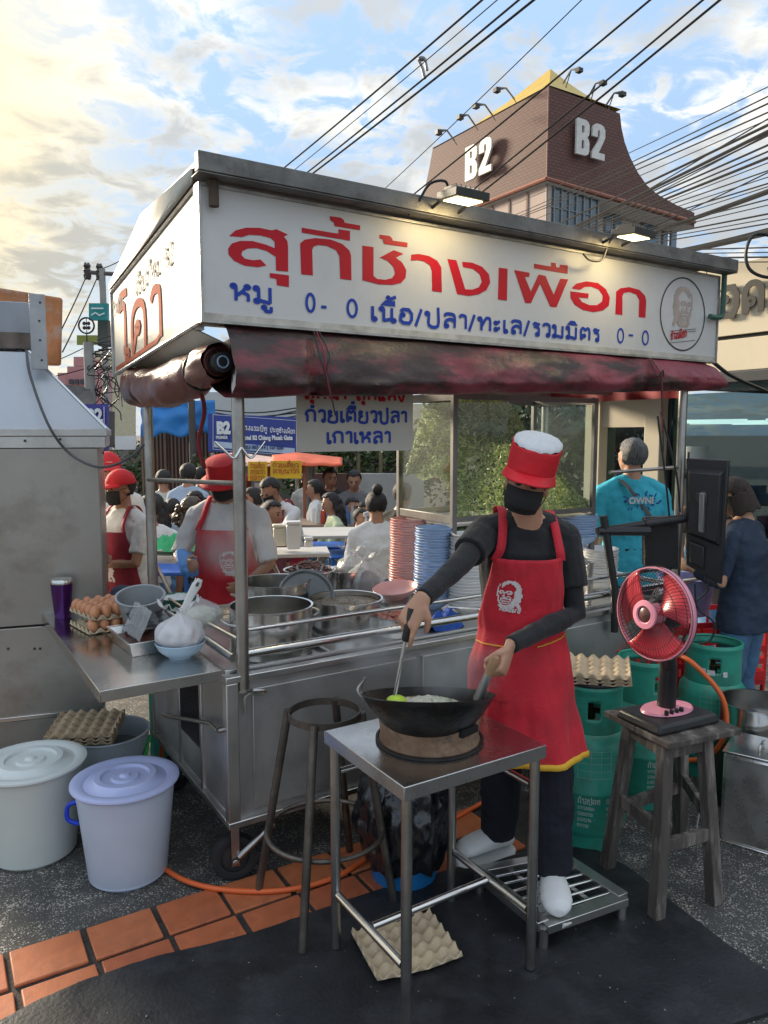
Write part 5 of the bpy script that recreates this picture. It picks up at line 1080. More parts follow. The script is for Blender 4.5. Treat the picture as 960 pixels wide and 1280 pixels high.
# ================================================================== PEOPLE
def gz(Y): return -.10 * max(0, min(5.0, Y - 4.4)) if Y > 4.4 else 0.0      # the lane behind the cart falls away gently
CL_T = bpy.data.textures.new('folds', 'CLOUDS'); CL_T.noise_scale = .07; CL_T.noise_depth = 2
CL_F = bpy.data.textures.new('fine_folds', 'CLOUDS'); CL_F.noise_scale = .035; CL_F.noise_depth = 2
def organic(q, name, m, par, vox=.012, sm=4, disp=0., tex=None):
    me = bpy.data.meshes.new(name); me.from_pydata([tuple(v) for v in q.v], [], q.f); me.materials.append(m)
    o = bpy.data.objects.new(name, me); COL.objects.link(o); o.parent = par
    r = o.modifiers.new('r', 'REMESH'); r.mode = 'VOXEL'; r.voxel_size = vox; r.use_smooth_shade = True
    s_ = o.modifiers.new('s', 'SMOOTH'); s_.iterations = sm; s_.factor = .5
    if disp: d = o.modifiers.new('d', 'DISPLACE'); d.texture = tex or CL_T; d.strength = disp; d.mid_level = .5; d.texture_coords = 'LOCAL'
    BAKE.append(o); return o
def hand(q, w, d, n, L_, curl=(20, 25, 15), thumb=None, sp=1.0, idx=None, tcurl=.3):
    """w wrist, d wrist->knuckles, n direction the palm faces, thumb = side axis towards the thumb"""
    d = Vector(d).normalized(); n = Vector(n); n = (n - d * n.dot(d)).normalized(); s_ = Vector(thumb) if thumb is not None else d.cross(n); s_ = (s_ - d * s_.dot(d) - n * s_.dot(n)).normalized()
    pl = L_ * .52; k = L_ / .175
    q.loft([(w - d * .012 * k, s_, n, .024 * k, .018 * k), (w + d * pl * .25, s_, n, .032 * k, .0155 * k), (w + d * pl * .65, s_, n, .038 * k, .0145 * k), (w + d * pl * .95, s_, n, .037 * k, .0125 * k), (w + d * pl * 1.06, s_, n, .030 * k, .009 * k)], 14)
    for i, (off, ln_) in enumerate(((1.5, .41), (.5, .46), (-.5, .43), (-1.5, .34))):
        c = curl if not (i == 0 and idx) else idx
        p = w + d * pl * (.96 - .03 * abs(off - .3)) + s_ * off * .0185 * k * sp; dd = (d + s_ * off * .05 * sp).normalized(); pts = [p - dd * .01]; rs = [.0095 * k]; seg = L_ * ln_ / 2.4; ang = 0
        pts.append(p); rs.append(.0095 * k)
        for j, f_ in enumerate((1.05, .75, .6)):
            ang += radians(c[j] * (1 + .08 * i)); v = dd * cos(ang) + n * sin(ang); p = p + v * seg * f_; pts.append(p); rs.append((.0088, .0080, .0066)[j] * k)
        q.tube(pts, rs, 10)
    t0 = w + d * pl * .25 + s_ * .020 * k; t1 = t0 + (d * .55 + s_ * .55 + n * .35).normalized() * L_ * .20; t2 = t1 + (d * .75 + s_ * (.35 - tcurl) + n * (.3 + tcurl)).normalized() * L_ * .17; t3 = t2 + (d * .7 + s_ * (.1 - tcurl) + n * (.35 + tcurl)).normalized() * L_ * .12
    q.tube([t0, t1, t2, t3], [.0135 * k, .0115 * k, .0098 * k, .0075 * k], 10)
def pose(h, lean=.0, seated=False, head=(0, 0), sw=1.0, zs=.45, twist=0.):
    J = {}; sx_ = .105 * h * sw
    if seated:
        J['pel'] = Vector((0, 0, zs + .09)); J['rh'] = Vector((.052 * h, 0, zs + .05)); J['lh'] = Vector((-.052 * h, 0, zs + .05))
        for s_, a_ in ((1, 'r'), (-1, 'l')): J[a_ + 'k'] = Vector((s_ * .09 * h, .26 * h, zs + .05)); J[a_ + 'a'] = Vector((s_ * .08 * h, .24 * h, .06))
        base = zs + .09 - .53 * h
    else:
        J['pel'] = Vector((0, 0, .53 * h)); J['rh'] = Vector((.055 * h, 0, .50 * h)); J['lh'] = Vector((-.055 * h, 0, .50 * h))
        for s_, a_ in ((1, 'r'), (-1, 'l')): J[a_ + 'k'] = Vector((s_ * .06 * h, .015 * h, .27 * h)); J[a_ + 'a'] = Vector((s_ * .06 * h, -.01 * h, .045 * h))
        base = 0
    def up(z): dz = z * h + base - J['pel'].z; return Vector((0, dz * sin(lean), J['pel'].z + dz * cos(lean)))
    J['wai'] = up(.62); J['che'] = up(.735); J['sho'] = up(.815); J['neck'] = up(.845)
    J['rs'] = up(.795) + Vector((sx_, 0, 0)); J['ls'] = up(.795) - Vector((sx_, 0, 0))
    J['re'] = J['rs'] + Vector((.03 * h, -.01 * h, -.17 * h)); J['le'] = J['ls'] + Vector((-.03 * h, -.01 * h, -.17 * h))
    J['rw'] = J['re'] + Vector((-.01 * h, .05 * h, -.14 * h)); J['lw'] = J['le'] + Vector((.01 * h, .05 * h, -.14 * h))
    hl = lean + head[0]; hu = Vector((0, sin(hl), cos(hl))); hf = Vector((0, cos(hl), -sin(hl))); M = Matrix.Rotation(head[1], 3, 'Z'); 
    J['hu'] = M @ hu; J['hf'] = M @ hf; J['head'] = J['neck'] + Vector((0, .01 * h, 0)) + hu * .085 * h; J['twist'] = twist; return J
def person(label, loc_, rz, h, J, o, group=None, cat='person'):
    root = thing('person', label, cat, loc_, rz, group); vox = o.get('vox', .012); w_ = o.get('w', 1.0)
    sk = o.get('skin', skin()); hx = J['hf'].cross(J['hu']).normalized(); hu = J['hu'].normalized(); hf = J['hf'].normalized(); hc = J['head']
    MH = Matrix((hx, hf, hu)).transposed()
    hh = h * o.get('hs', 1.0)
    def HP(x, y, z): return hc + MH @ Vector((x * hh, y * hh, z * hh))
    sd1 = (J['rh'] - J['lh']).normalized(); sd2 = (J['rs'] - J['ls']).normalized()
    def secs(inf=0., lo=True):
        ctl = [(J['pel'] - (J['wai'] - J['pel']).normalized() * .05 * h, .080, .060), (J['pel'], .096, .070), (J['wai'], .082 * w_, .062 * w_), (J['che'], .095 * w_, .068 * w_), (J['che'].lerp(J['sho'], .62), .100 * w_, .060), (J['sho'], .080, .046), (J['neck'], .036, .036)]
        out = []
        for i, (c, a_, b_) in enumerate(ctl):
            t_ = i / 6; sd = sd1.lerp(sd2, min(1, t_ * 1.4)).normalized(); upv = ((ctl[min(6, i + 1)][0]) - ctl[max(0, i - 1)][0]).normalized(); ft = upv.cross(sd).normalized(); sd = ft.cross(upv)
            out.append((c, sd, ft, a_ * h + inf, b_ * h + inf))
        return out
    def arm(q, a_, r_, s0=0., s1=2.0, rad=(.031, .027, .023, .021, .0155)):
        S0, E0, W0 = J[a_ + 's'], J[a_ + 'e'], J[a_ + 'w']
        pts = [S0, S0.lerp(E0, .5), E0, E0.lerp(W0, .35), W0]; rs = [x * h + r_ for x in rad]
        if s1 < 2: 
            if s1 <= 1: pts = [S0, S0.lerp(E0, s1 * .5), S0.lerp(E0, s1)]; rs = [rs[0], rs[0] * .5 + rs[1] * .5 + .004, rs[1] + .005]
            else: pts = pts[:3] + [E0.lerp(W0, s1 - 1)]; rs = rs[:3] + [rs[3]]
        q.tube(pts, rs, 14); q.ell(S0, (.030 * h + r_, .030 * h + r_, .030 * h + r_), n=14, m=9)
    # body
    q = MB(); q.loft(secs(-.008), 22); 
    q.tube([J['neck'] - hu * .02 * h, J['neck'].lerp(hc, .5) + hf * -.006 * h, HP(0, -.008, -.01)], [.036 * h, .030 * h, .032 * h], 16)
    q.ell(HP(0, -.008, .012), (.0445 * hh, .053 * hh, .052 * hh), MH, 20, 14); q.ell(HP(0, .012, -.026), (.035 * hh, .036 * hh, .038 * hh), MH, 16, 10); q.ell(HP(0, .030, -.008), (.034 * hh, .020 * hh, .040 * hh), MH, 14, 9)
    q.tube([HP(0, .045, .008), HP(0, .053, -.008), HP(0, .055, -.015), HP(0, .046, -.020)], [.005 * hh, .0075 * hh, .0095 * hh, .006 * hh], 8)
    for s_ in (-1, 1): q.ell(HP(s_ * .0445, -.006, -.006), (.006 * hh, .012 * hh, .018 * hh), MH, 10, 7); q.ell(HP(s_ * .017, .044, .010), (.012 * hh, .006 * hh, .005 * hh), MH, 8, 6)
    q.ell(HP(0, .043, -.036), (.014 * hh, .010 * hh, .007 * hh), MH, 10, 6)
    for a_ in 'rl': arm(q, a_, -.003 if not o.get('bare') else 0); q.tube([J['neck'], J['neck'].lerp(J[a_ + 's'], .5) + hu * .006 * h, J[a_ + 's']], [.028 * h, .026 * h, .026 * h], 10)
    if not o.get('nolegs'):
        for a_ in 'rl': q.tube([J[a_ + 'h'], J[a_ + 'h'].lerp(J[a_ + 'k'], .5), J[a_ + 'k'], J[a_ + 'k'].lerp(J[a_ + 'a'], .35), J[a_ + 'a']], [.050 * h, .043 * h, .031 * h, .031 * h, .020 * h], 14)
    for a_, sgn in (('r', 1), ('l', -1)):
        hd_ = o.get('hand_' + a_); d_ = (J[a_ + 'w'] - J[a_ + 'e']).normalized()
        if hd_: hand(q, J[a_ + 'w'], **hd_)
        else:
            inw = Vector((-sgn, 0.2, -.1)); hand(q, J[a_ + 'w'] + d_ * .004, d_, inw, .105 * h, (18, 22, 16), thumb=Vector((0, 1, 0)) if abs(d_.y) < .8 else Vector((0, 0, 1)))
    organic(q, 'body', sk, root, vox, o.get('sm', 4))
    # eyes, brows, mouth
    if o.get('face', True):
        for s_ in (-1, 1):
            MB().ell(HP(s_ * .017, .0475, .004), (.0075 * hh, .0035 * hh, .0042 * hh), MH, 12, 8).build('eye', mat('dark_eye', (.02, .014, .012), .2), root)
            MB().tube([HP(s_ * .007, .0505, .0145), HP(s_ * .018, .0505, .0175), HP(s_ * .028, .044, .014)], .0022 * hh, 6).build('eyebrow', hairm(), root)
        if not o.get('mask'): MB().tube([HP(-.013, .0485, -.036), HP(0, .053, -.0355), HP(.013, .0485, -.036)], .0028 * hh, 6).build('lips', mat('lips', (.30, .10, .09), .5), root)
    # hair
    hs = o.get('hair', 'short'); hm_ = o.get('hairmat', hairm())
    if hs:
        q = MB(); nu, nv = 40, 26
        for j in range(nv + 1):
            for i in range(nu):
                a_ = 2 * pi * i / nu; b_ = pi * j / nv; v = Vector((sin(b_) * cos(a_), sin(b_) * sin(a_), cos(b_))); bumpy = 1 + .03 * nz(v, 3.5) + .02 * nz(v, 11)
                q.v.append(HP(v.x * .0505 * bumpy, -.008 + v.y * .060 * bumpy, .014 + v.z * .0565 * bumpy))
        for j in range(nv):
            for i in range(nu):
                a_ = 2 * pi * (i + .5) / nu; b_ = pi * (j + .5) / nv; y = sin(b_) * sin(a_); z = cos(b_)
                lim = (.60 if y > .3 else (.15 if y > -.05 else -.72))
                if z > lim + .05 * sin(a_ * 7): q.f.append((j * nu + i, j * nu + (i + 1) % nu, (j + 1) * nu + (i + 1) % nu, (j + 1) * nu + i))
        q.build('hair', hm_, root, smooth=80, solid=.006)
        if hs in ('long', 'curly'):
            L_ = o.get('hairlen', .20); q = MB(); wv = .012 if hs == 'curly' else .004
            def hf_(u_, v_):
                a_ = pi + (u_) * pi; bk = -.010 - .02 * v_; r_ = .055 + .012 * sin(pi * v_) + wv * nz((cos(a_) * 3, sin(a_) * 3, v_ * 6), 1.5) * 3
                p = HP(r_ * cos(a_), bk + r_ * sin(a_) * 1.02, .02 - 0 * v_); return p + Vector((0, -.02 * v_ * hh, -v_ * L_ * hh * (1 + .12 * sin(u_ * 17)))) + Vector((0, 0, 0))
            q.grid(hf_, 44, 26); q.build('long_hair', hm_, root, smooth=80, solid=.02)
        if hs == 'bun': MB().ell(HP(0, -.055, .075), (.026 * hh, .024 * hh, .026 * hh), n=16, m=10).build('hair_bun', hm_, root)
        if hs == 'bob':
            q = MB(); q.grid(lambda u_, v_: HP((.056 + .004 * v_) * cos(pi * .88 + u_ * pi * 1.24), -.008 + (.060 + .004 * v_) * sin(pi * .88 + u_ * pi * 1.24), .01 - .075 * v_ + .003 * sin(u_ * 40)), 50, 14); q.build('long_hair', hm_, root, smooth=80, solid=.008)
    # mask
    if o.get('mask'):
        mm = o['mask']; q = MB()
        def mf(u_, v_):
            a_ = (u_ - .5) * 2.15; z = -.003 - .052 * v_; r_ = .0455 + .0045 * sin(pi * v_); ky = .056 + .006 * sin(pi * min(1, v_ * 1.1)) * (1 - abs(u_ - .5) * 1.2) - .012 * max(0, v_ - .75) * 3; 
            return HP(r_ * sin(a_) * (1 - .12 * v_), .002 + ky * cos(a_) * (1.0), z - .006 * cos(a_) * v_ + .0022 * sin(v_ * 16) * cos(a_))
        q.grid(mf, 26, 14); q.build('face_mask', mm, root, smooth=70, solid=.002)
        for s_ in (-1, 1): MB().tube([HP(s_ * .0405, .028, 0), HP(s_ * .048, .0, .004), HP(s_ * .049, -.008, -.004)], .0016, 5).tube([HP(s_ * .036, .028, -.05), HP(s_ * .046, .0, -.03), HP(s_ * .049, -.008, -.008)], .0016, 5).build('mask_loop', mm, root)
    # shirt
    if o.get('shirt'):
        q = MB(); sc = secs(.006); lo = o.get('hem', 0); 
        if lo: c = sc[0]; sc = [(c[0] - Vector((0, 0, lo)), c[1], c[2], sc[1][3] + .022, sc[1][4] + .020), (sc[1][0], sc[1][1], sc[1][2], sc[1][3] + .014, sc[1][4] + .012)] + sc[2:]
        q.loft(sc[:-1] + [(J['neck'] + (J['neck'] - J['sho']) * -.05, sc[-1][1], sc[-1][2], .040 * h, .040 * h)], 24)
        for a_ in 'rl': arm(q, a_, .004 if not o.get('under') else .008, s1=o.get('sleeve', .62)); q.tube([J['neck'] - hu * .008 * h, J['neck'].lerp(J[a_ + 's'], .5) + hu * .006 * h, J[a_ + 's']], [.030 * h, .031 * h, .031 * h], 12)
        organic(q, 'shirt', o['shirt'], root, vox * .9, 3, o.get('disp', .014))
    if o.get('under'):
        for a_ in 'rl': q = MB(); arm(q, a_, .005, rad=(.026, .023, .021, .019, .0155)); organic(q, 'long_sleeve', o['under'], root, vox * .8, 3, .008, CL_T)
    if o.get('trousers') and not o.get('nolegs'):
        q = MB(); S_ = secs(.008); q.loft([(S_[0][0] - Vector((0, 0, .02)), S_[0][1], S_[0][2], S_[0][3], S_[0][4]), S_[1], (S_[2][0].lerp(S_[1][0], .3), S_[2][1], S_[2][2], S_[2][3], S_[2][4])], 22)
        tr = o.get('flare', 1.0)
        for a_ in 'rl':
            hp_, kn, an = J[a_ + 'h'], J[a_ + 'k'], J[a_ + 'a']; q.tube([hp_, hp_.lerp(kn, .5), kn, kn.lerp(an, .5), an + (an - kn).normalized() * -.0], [.057 * h, .050 * h, .040 * h * tr, .038 * h * tr, .036 * h * tr], 16)
        organic(q, 'trousers', o['trousers'], root, vox * .9, 3, .016)
    if o.get('shoe') and not o.get('nolegs'):
        for a_ in 'rl':
            an = J[a_ + 'a']; fd_ = o.get('foot_' + a_, Vector((0, 1, 0))); fd_ = Vector(fd_).normalized(); sdv = Vector((fd_.y, -fd_.x, 0)); q = MB(); g_ = o.get('ground', 0)
            zf = an.z - .045 * h + o.get('lift', 0)
            kc = 1.22 if o.get('shoename') == 'clog' else 1.0; sx_ = [(y, x * kc, z, c * (1.12 if kc > 1 else 1)) for y, x, z, c in [(-.060, .020, .034, .030), (-.045, .031, .040, .036), (.0, .033, .040, .038), (.04, .036, .042, .038), (.085, .042, .036, .034), (.125, .043, .030, .029), (.155, .036, .025, .023), (.172, .018, .015, .014)]]
            q.loft([(Vector((an.x, an.y, zf + c)) + fd_ * y, sdv, Vector((0, 0, 1)), x, z) for y, x, z, c in sx_], 18); organic(q, o.get('shoename', 'shoe'), o['shoe'], root, .006, 3)
            if o.get('shoename') == 'clog':
                MB().loft([(Vector((an.x, an.y, zf - c0 * .0)) + fd_ * y - Vector((0, 0, .018)), sdv, Vector((0, 0, 1)), x * 1.24, .011) for y, x, z, c0 in [(-.066, .018, 0, 0), (-.05, .034, 0, 0), (0, .036, 0, 0), (.085, .045, 0, 0), (.13, .046, 0, 0), (.165, .036, 0, 0), (.182, .016, 0, 0)]], 18).build('sole', mat('clog_sole', (.60, .60, .58), .6), root); q = MB(); q.tube([Vector((an.x, an.y, zf + .045)) + sdv * .036 + fd_ * .02, Vector((an.x, an.y, zf + .052)) + sdv * .024 - fd_ * .045, Vector((an.x, an.y, zf + .052)) - sdv * .024 - fd_ * .045, Vector((an.x, an.y, zf + .045)) - sdv * .036 + fd_ * .02], .006, 8); q.build('heel_strap', o['shoe'], root)
                MB().ell(Vector((an.x, an.y, zf + .046)) + sdv * .038 + fd_ * .02, (.007, .007, .007), n=10, m=6).build('rivet', black_p(), root)
    # apron
    if o.get('apron'):
        am = o['apron']; S_ = secs(.022); ft = S_[1][2]; ft = Vector((ft.x, ft.y, 0)).normalized(); sd = Vector((ft.y, -ft.x, 0))
        zb = o.get('apron_bot', .33) * h; kn = (J['rk'] + J['lk']) / 2
        ct = [(J['che'].lerp(J['sho'], o.get('bib', .35)), S_[3][1], S_[3][2], S_[3][3], S_[3][4] + .006, .80), (J['che'].lerp(J['wai'], .35), S_[3][1], S_[3][2], S_[3][3], S_[3][4] + .012, .97), (J['wai'], S_[2][1], S_[2][2], S_[2][3] + .012, S_[2][4] + .016, 1.22), (J['pel'], S_[1][1], S_[1][2], S_[1][3] + .010, S_[1][4] + .016, 1.38), (Vector((J['pel'].x * .6 + kn.x * .4, J['pel'].y * .7 + kn.y * .3, J['pel'].z - .09 * h)), sd, ft, .124 * h, .103 * h, 1.42), (Vector((kn.x, kn.y + .015, zb)), sd, ft, .134 * h, .114 * h, 1.45)]
        ln_ = [0]
        for i in range(5): ln_.append(ln_[-1] + (ct[i + 1][0] - ct[i][0]).length)
        tot = ln_[-1]
        def AP(u_, v_, off=0.):       # u in -1..1 across, v 0..1 down
            s_ = v_ * tot; i = 0
            while i < 4 and ln_[i + 1] < s_: i += 1
            f_ = (s_ - ln_[i]) / max(1e-6, ln_[i + 1] - ln_[i]); f2 = f_ * f_ * (3 - 2 * f_) if i != 99 else f_; A_, B_ = ct[i], ct[i + 1]
            c = A_[0].lerp(B_[0], f_); sx_ = A_[1].lerp(B_[1], f_).normalized(); fx_ = A_[2].lerp(B_[2], f_).normalized(); rx = A_[3] + (B_[3] - A_[3]) * f_; ry = A_[4] + (B_[4] - A_[4]) * f_; ha = A_[5] + (B_[5] - A_[5]) * f2; a_ = u_ * ha
            wr = max(0, v_ - .3) * .018 * sin(a_ * 6 + 1.5 * sin(v_ * 5)) + .010 * nz(c + sx_ * a_ * .15, 9) + .009 * v_ * nz((a_ * 2.2, v_ * 1.2, 3), 2.2) + .0035 * nz((a_ * 5 + v_ * 3, v_ * 4, 1), 2.5)
            return c + sx_ * (rx + wr + off) * sin(a_) + fx_ * (ry + wr + off) * cos(a_)
        q = MB(); q.grid(lambda u_, v_: AP(u_ * 2 - 1, v_), 44, 56); ap = q.build('apron', am, root, smooth=80, solid=.003)
        for s_ in (-1, 1):
            c0 = AP(s_ * .93, .0, .0); top = J['sho'].lerp(J['neck'], .15) + sd2 * s_ * .056 * h; ftv = S_[4][2]
            q = MB(); pts = cat_rom([c0 - Vector((0, 0, .01)), c0.lerp(top, .55) + ftv * .030 * h + Vector((0, 0, .0)), top + Vector((0, 0, .037 * h)) + ftv * .014 * h, top + Vector((0, 0, .026 * h)) - ftv * .034 * h, J['che'] - S_[3][2] * (S_[3][4] + .004) + sd2 * s_ * .03 * h], 8)
            for i, p in enumerate(pts):
                tt = (pts[min(len(pts) - 1, i + 1)] - pts[max(0, i - 1)]).normalized(); si = (sd2 - tt * sd2.dot(tt)).normalized(); q.v += [p - si * .0145, p + si * .0145]
            q.f = [(2 * i, 2 * i + 1, 2 * i + 3, 2 * i + 2) for i in range(len(pts) - 1)]; q.build('apron_strap', am, root, smooth=80, solid=.003)
        if o.get('print'):
            u0, v0, pw, ph = o['print']; q = MB(); face_print(q, lambda x, y: AP(u0 + x / (ct[1][3] * .75), v0 - y / tot, .0045), pw, ph)
            q.build('apron_print', sil(), ap, smooth=0); q = MB(); pen(q, 'ช้างเผือก', ph * .13, ph * .030, lambda x, y, k: AP(u0 + (x - pw * .5) / (ct[1][3] * .75), v0 - (y - ph * .64 + x * .12) / tot, .0045 + k), .72); q.build('apron_lettering', sil(), ap, smooth=0)
        if o.get('piping'):
            q = MB(); q.grid(lambda u_, v_: AP(u_ * 2 - 1, .972 + .028 * v_, .0035), 44, 2); q.build('apron_hem', o['piping'], ap, smooth=80, solid=.003)
            for u0, u1, v0, v1 in ((-.98, -.25, .405, .44), (.10, .95, .44, .44)):
                q = MB(); q.tube([AP(u0 + (u1 - u0) * i / 14, v0 + (v1 - v0) * i / 14, .005) for i in range(15)], .0022, 6); q.build('pocket_piping', o['piping'], ap)
            q = MB(); q.tube([AP(.15 + .6 * i / 14, .70, .004) for i in range(15)], .0014, 5); q.build('pocket_seam', mat('dark_red_seam', (.25, .0, .01), .7), ap)
    # hats
    ht = o.get('hat')
    if ht == 'cook':
        q = MB(); nn_ = 44
        def hb(u_, v_): a_ = 2 * pi * u_; r_ = 1.0 + .05 * v_ - .04 * v_ ** 3 + .02 * sin(a_ * 5 + 2) * v_; return HP(.0545 * r_ * cos(a_), -.008 + .064 * r_ * sin(a_), .028 + (.066 - .012 * sin(a_)) * v_ - .002 * sin(a_ * 3))
        q.grid(hb, nn_, 12, wrapu=True); q.build('cap_band', mat('cap_red', (.66, .01, .022), .6, 0, .12, 9, .25, 60), root, smooth=70, solid=.003)
        q = MB(); q.grid(lambda u_, v_: (lambda a_, e_: HP(.0545 * 1.015 * cos(a_) * cos(e_ * .5 * pi) ** .85, -.008 - .012 * e_ + .064 * 1.015 * sin(a_) * cos(e_ * .5 * pi) ** .85, .093 - .012 * sin(a_) * (1 - e_) + .024 * e_ ** .85 + .003 * abs(sin(a_ * 7)) * (1 - e_)))(2 * pi * u_, min(.999, v_)), nn_ * 2, 12, wrapu=True); q.build('cap_crown', mat('cap_white', (.62, .62, .62), .75, 0, .08, 14, .3, 80), root, smooth=70)
        q = MB(); q.grid(lambda u_, v_: (lambda a_: HP((.0545 + .004 * v_) * cos(a_) * (1 + .05 * v_), -.008 + (.064 + .044 * v_ * max(0, sin(a_)) ** .6) * sin(a_), .030 - .012 * v_ - .008 * v_ * abs(cos(a_))))(pi * (-.0 + 1.0 * u_)), 30, 8); q.build('cap_visor', mat('cap_red', (0, 0, 0)), root, smooth=70, solid=.004)
    if ht == 'bucket':
        q = MB(); q.grid(lambda u_, v_: (lambda a_: HP((.054 + .001 * sin(a_ * 9)) * cos(a_), -.008 + .063 * sin(a_), .012 + .054 * v_))(2 * pi * u_), 40, 6, wrapu=True); q.grid(lambda u_, v_: (lambda a_: HP(.054 * cos(a_) * (1 - v_), -.008 + .063 * sin(a_) * (1 - v_), .066 + .010 * (1 - (1 - v_) ** 2)))(2 * pi * u_), 40, 5, wrapu=True); q.build('hat_crown', mat('hat_red', (.55, .015, .02), .75, 0, .15, 12, .3, 60), root, smooth=50)
        q = MB(); q.grid(lambda u_, v_: (lambda a_: HP((.054 + .028 * v_) * cos(a_), -.008 + (.063 + .028 * v_) * sin(a_), .014 - .022 * v_))(2 * pi * u_), 40, 5, wrapu=True); q.build('hat_brim', mat('hat_red', (0, 0, 0)), root, smooth=70, solid=.003)
    if ht == 'baseball':
        q = MB(); q.grid(lambda u_, v_: (lambda a_, e_: HP(.054 * cos(a_) * cos(e_), -.008 + .062 * sin(a_) * cos(e_), .018 + .060 * sin(e_)))(2 * pi * u_, v_ * pi / 2 * .99), 40, 12, wrapu=True); q.build('cap_crown', mat('hat_red', (.55, .015, .02), .75, 0, .15, 12, .3, 60), root, smooth=70, solid=.003)
        q = MB(); q.grid(lambda u_, v_: (lambda a_: HP((.052 - .004 * v_) * cos(a_), -.008 + (.062 + .048 * v_) * sin(a_), .020 - .012 * v_ + .004 * abs(sin(a_))))(pi * .12 + pi * .76 * u_), 20, 8); q.build('cap_visor', mat('hat_red', (0, 0, 0)), root, smooth=70, solid=.004)
        MB().tube([HP(-.012 + .004 * i, .0565 - .0004 * i * i * .3, .040 + .003 * (i % 2)) for i in range(7)], .002, 5).build('cap_embroidery', sil(), root)
    return root, HP

apr = mat('apron_red', (.56, .010, .025), .72, 0, .16, 6, .25, 90, sheen=.1, dirt=(.34, .012, .02), dirt_amt=.6, ds=7); apd = mat('apron_dark_red', (.24, .012, .03), .75, 0, .18, 6, .2, 100)
blk = mat('black_cotton', (.009, .009, .011), .8, 0, .3, 8, .25, 160, sheen=.12); nvy = mat('navy_trousers', (.007, .008, .016), .85, 0, .3, 8, .25, 120)
wht = mat('white_cotton', (.62, .62, .61), .85, 0, .05, 8, .2, 120); msk = mat('black_mask', (.018, .018, .019), .85, 0, .25, 20, .3, 160)
ylw = mat('yellow_trim', (.75, .42, .03), .7)
# ---- the cook (placed joint by joint in her own local frame)
CR = Vector((.48, 2.50, .10)); crz = pi - .26 
Mi = Matrix.Rotation(-crz, 3, 'Z')
def lc(p): return Mi @ (Vector(p) - CR)
h = 1.52; J = {}
J['pel'] = lc((.470, 2.52, .86)); J['wai'] = lc((.466, 2.53, 1.00)); J['che'] = lc((.462, 2.51, 1.19)); J['sho'] = lc((.470, 2.485, 1.325)); J['neck'] = lc((.474, 2.465, 1.365))
J['rs'] = lc((.340, 2.485, 1.325)); J['ls'] = lc((.612, 2.525, 1.298)); J['re'] = lc((.235, 2.30, 1.245)); J['rw'] = lc(at(529, 747, 2.125)); J['le'] = lc((.640, 2.47, 1.05)); J['lw'] = lc(at(638, 806, 2.245))
J['rh'] = lc((.40, 2.55, .82)); J['lh'] = lc((.55, 2.50, .82)); J['lk'] = lc((.565, 2.44, .50)); J['la'] = lc((.575, 2.43, .172)); J['rk'] = lc((.425, 2.60, .50)); J['ra'] = lc((.430, 2.69, .165))
J['head'] = lc((.455, 2.385, 1.490)); J['hu'] = Mi @ Vector((.20, -.17, .96)).normalized(); hfv = Mi @ Vector((-.30, -.86, -.32)); J['hf'] = (hfv - J['hu'] * hfv.dot(J['hu'])).normalized()
rW, lW = J['rw'], J['lw']; V3 = lambda *a: Mi @ Vector(a)
cook, cHP = person('cook in a red apron, black long sleeves and red and white cap stirring the wok', CR, crz, h, J, dict(vox=.0042, sm=3, w=.94, hs=.92, skin=skin(), mask=msk, hair='short', hat='cook', shirt=blk, sleeve=.66, under=blk, trousers=nvy, shoe=mat('white_clog', (.74, .74, .73), .35, 0, .04, 6), shoename='clog', apron=apr, apron_bot=.306, bib=.52, **{'print': (.40, .17, .070, .100)}, piping=ylw, flare=1.25, hem=.05,
    hand_r=dict(d=V3(-.52, -.12, -.85), n=V3(.42, .80, -.3), L_=.172, curl=(34, 50, 36), idx=(14, 18, 12), thumb=V3(.73, -.57, -.21), tcurl=.2),
    hand_l=dict(d=V3(-.35, -.40, -.85), n=V3(-.8, .25, -.25), L_=.172, curl=(48, 68, 45), thumb=V3(-.26, -.63, .41), tcurl=.4),
    foot_r=Mi @ Vector((-.92, -.42, 0)), foot_l=Mi @ Vector((-.10, -1, 0)), disp=.009))
# move the ladle so that it passes through the gripping hand
# ---- bucket-hat vendor behind the cart
def stand(label, px, py_top, Y, h, face, o, lean=.0, head=(0, 0), ov=None, seated=False, group=None, sw=1.0, zs=.45, cat='person'):
    top = at(px, py_top, Y); g_ = gz(Y); J = pose(h, lean, seated, head, sw, zs)
    dz = top.z - (J['head'].z + .066 * h) - g_
    if seated: zs += dz
    else: h += dz / (.93 + .066)
    J = pose(h, lean, seated, head, sw, zs)
    if ov: J.update({k: Vector(v) * h if k not in ('hu', 'hf') else Vector(v) for k, v in ov.items()})
    zt = top.z - (J['head'].z + .066 * h)       # root height that puts the crown where the photo shows it
    return person(label, (top.x, Y, g_), face, h, J, o, group, cat)
glv = mat('blue_glove', (.10, .28, .62), .45, 0, .12, 20)
bh, bHP = stand('vendor in a red bucket hat and red apron behind the pots with a blue glove', 284, 574, 4.0, 1.60, pi - .08, dict(vox=.007, nolegs=True, skin=skin_d(), mask=msk, hair='short', hat='bucket', shirt=wht, sleeve=.92, w=1.14, apron=apr, bib=.3, apron_bot=.4, **{'print': (-.25, .30, .085, .12)}, disp=.02),
    lean=.05, head=(.30, 0), sw=1.08, ov={'re': (.158, .07, .655), 'rw': (.10, .17, .655), 'le': (-.160, .06, .63), 'lw': (-.115, .16, .60)})
q = MB(); wv_ = Vector((.10 * 1.6, .17 * 1.6, .655 * 1.6)); hand(q, wv_ + Vector((.012, -.012, .0)), (-.45, .55, -.35), (-.3, .1, -1), .185, (35, 45, 30), thumb=(-.6, .4, .5)); q.v = [wv_ + (p - wv_) * 1.10 for p in q.v]; organic(q, 'rubber_glove', glv, bh, .006, 2)
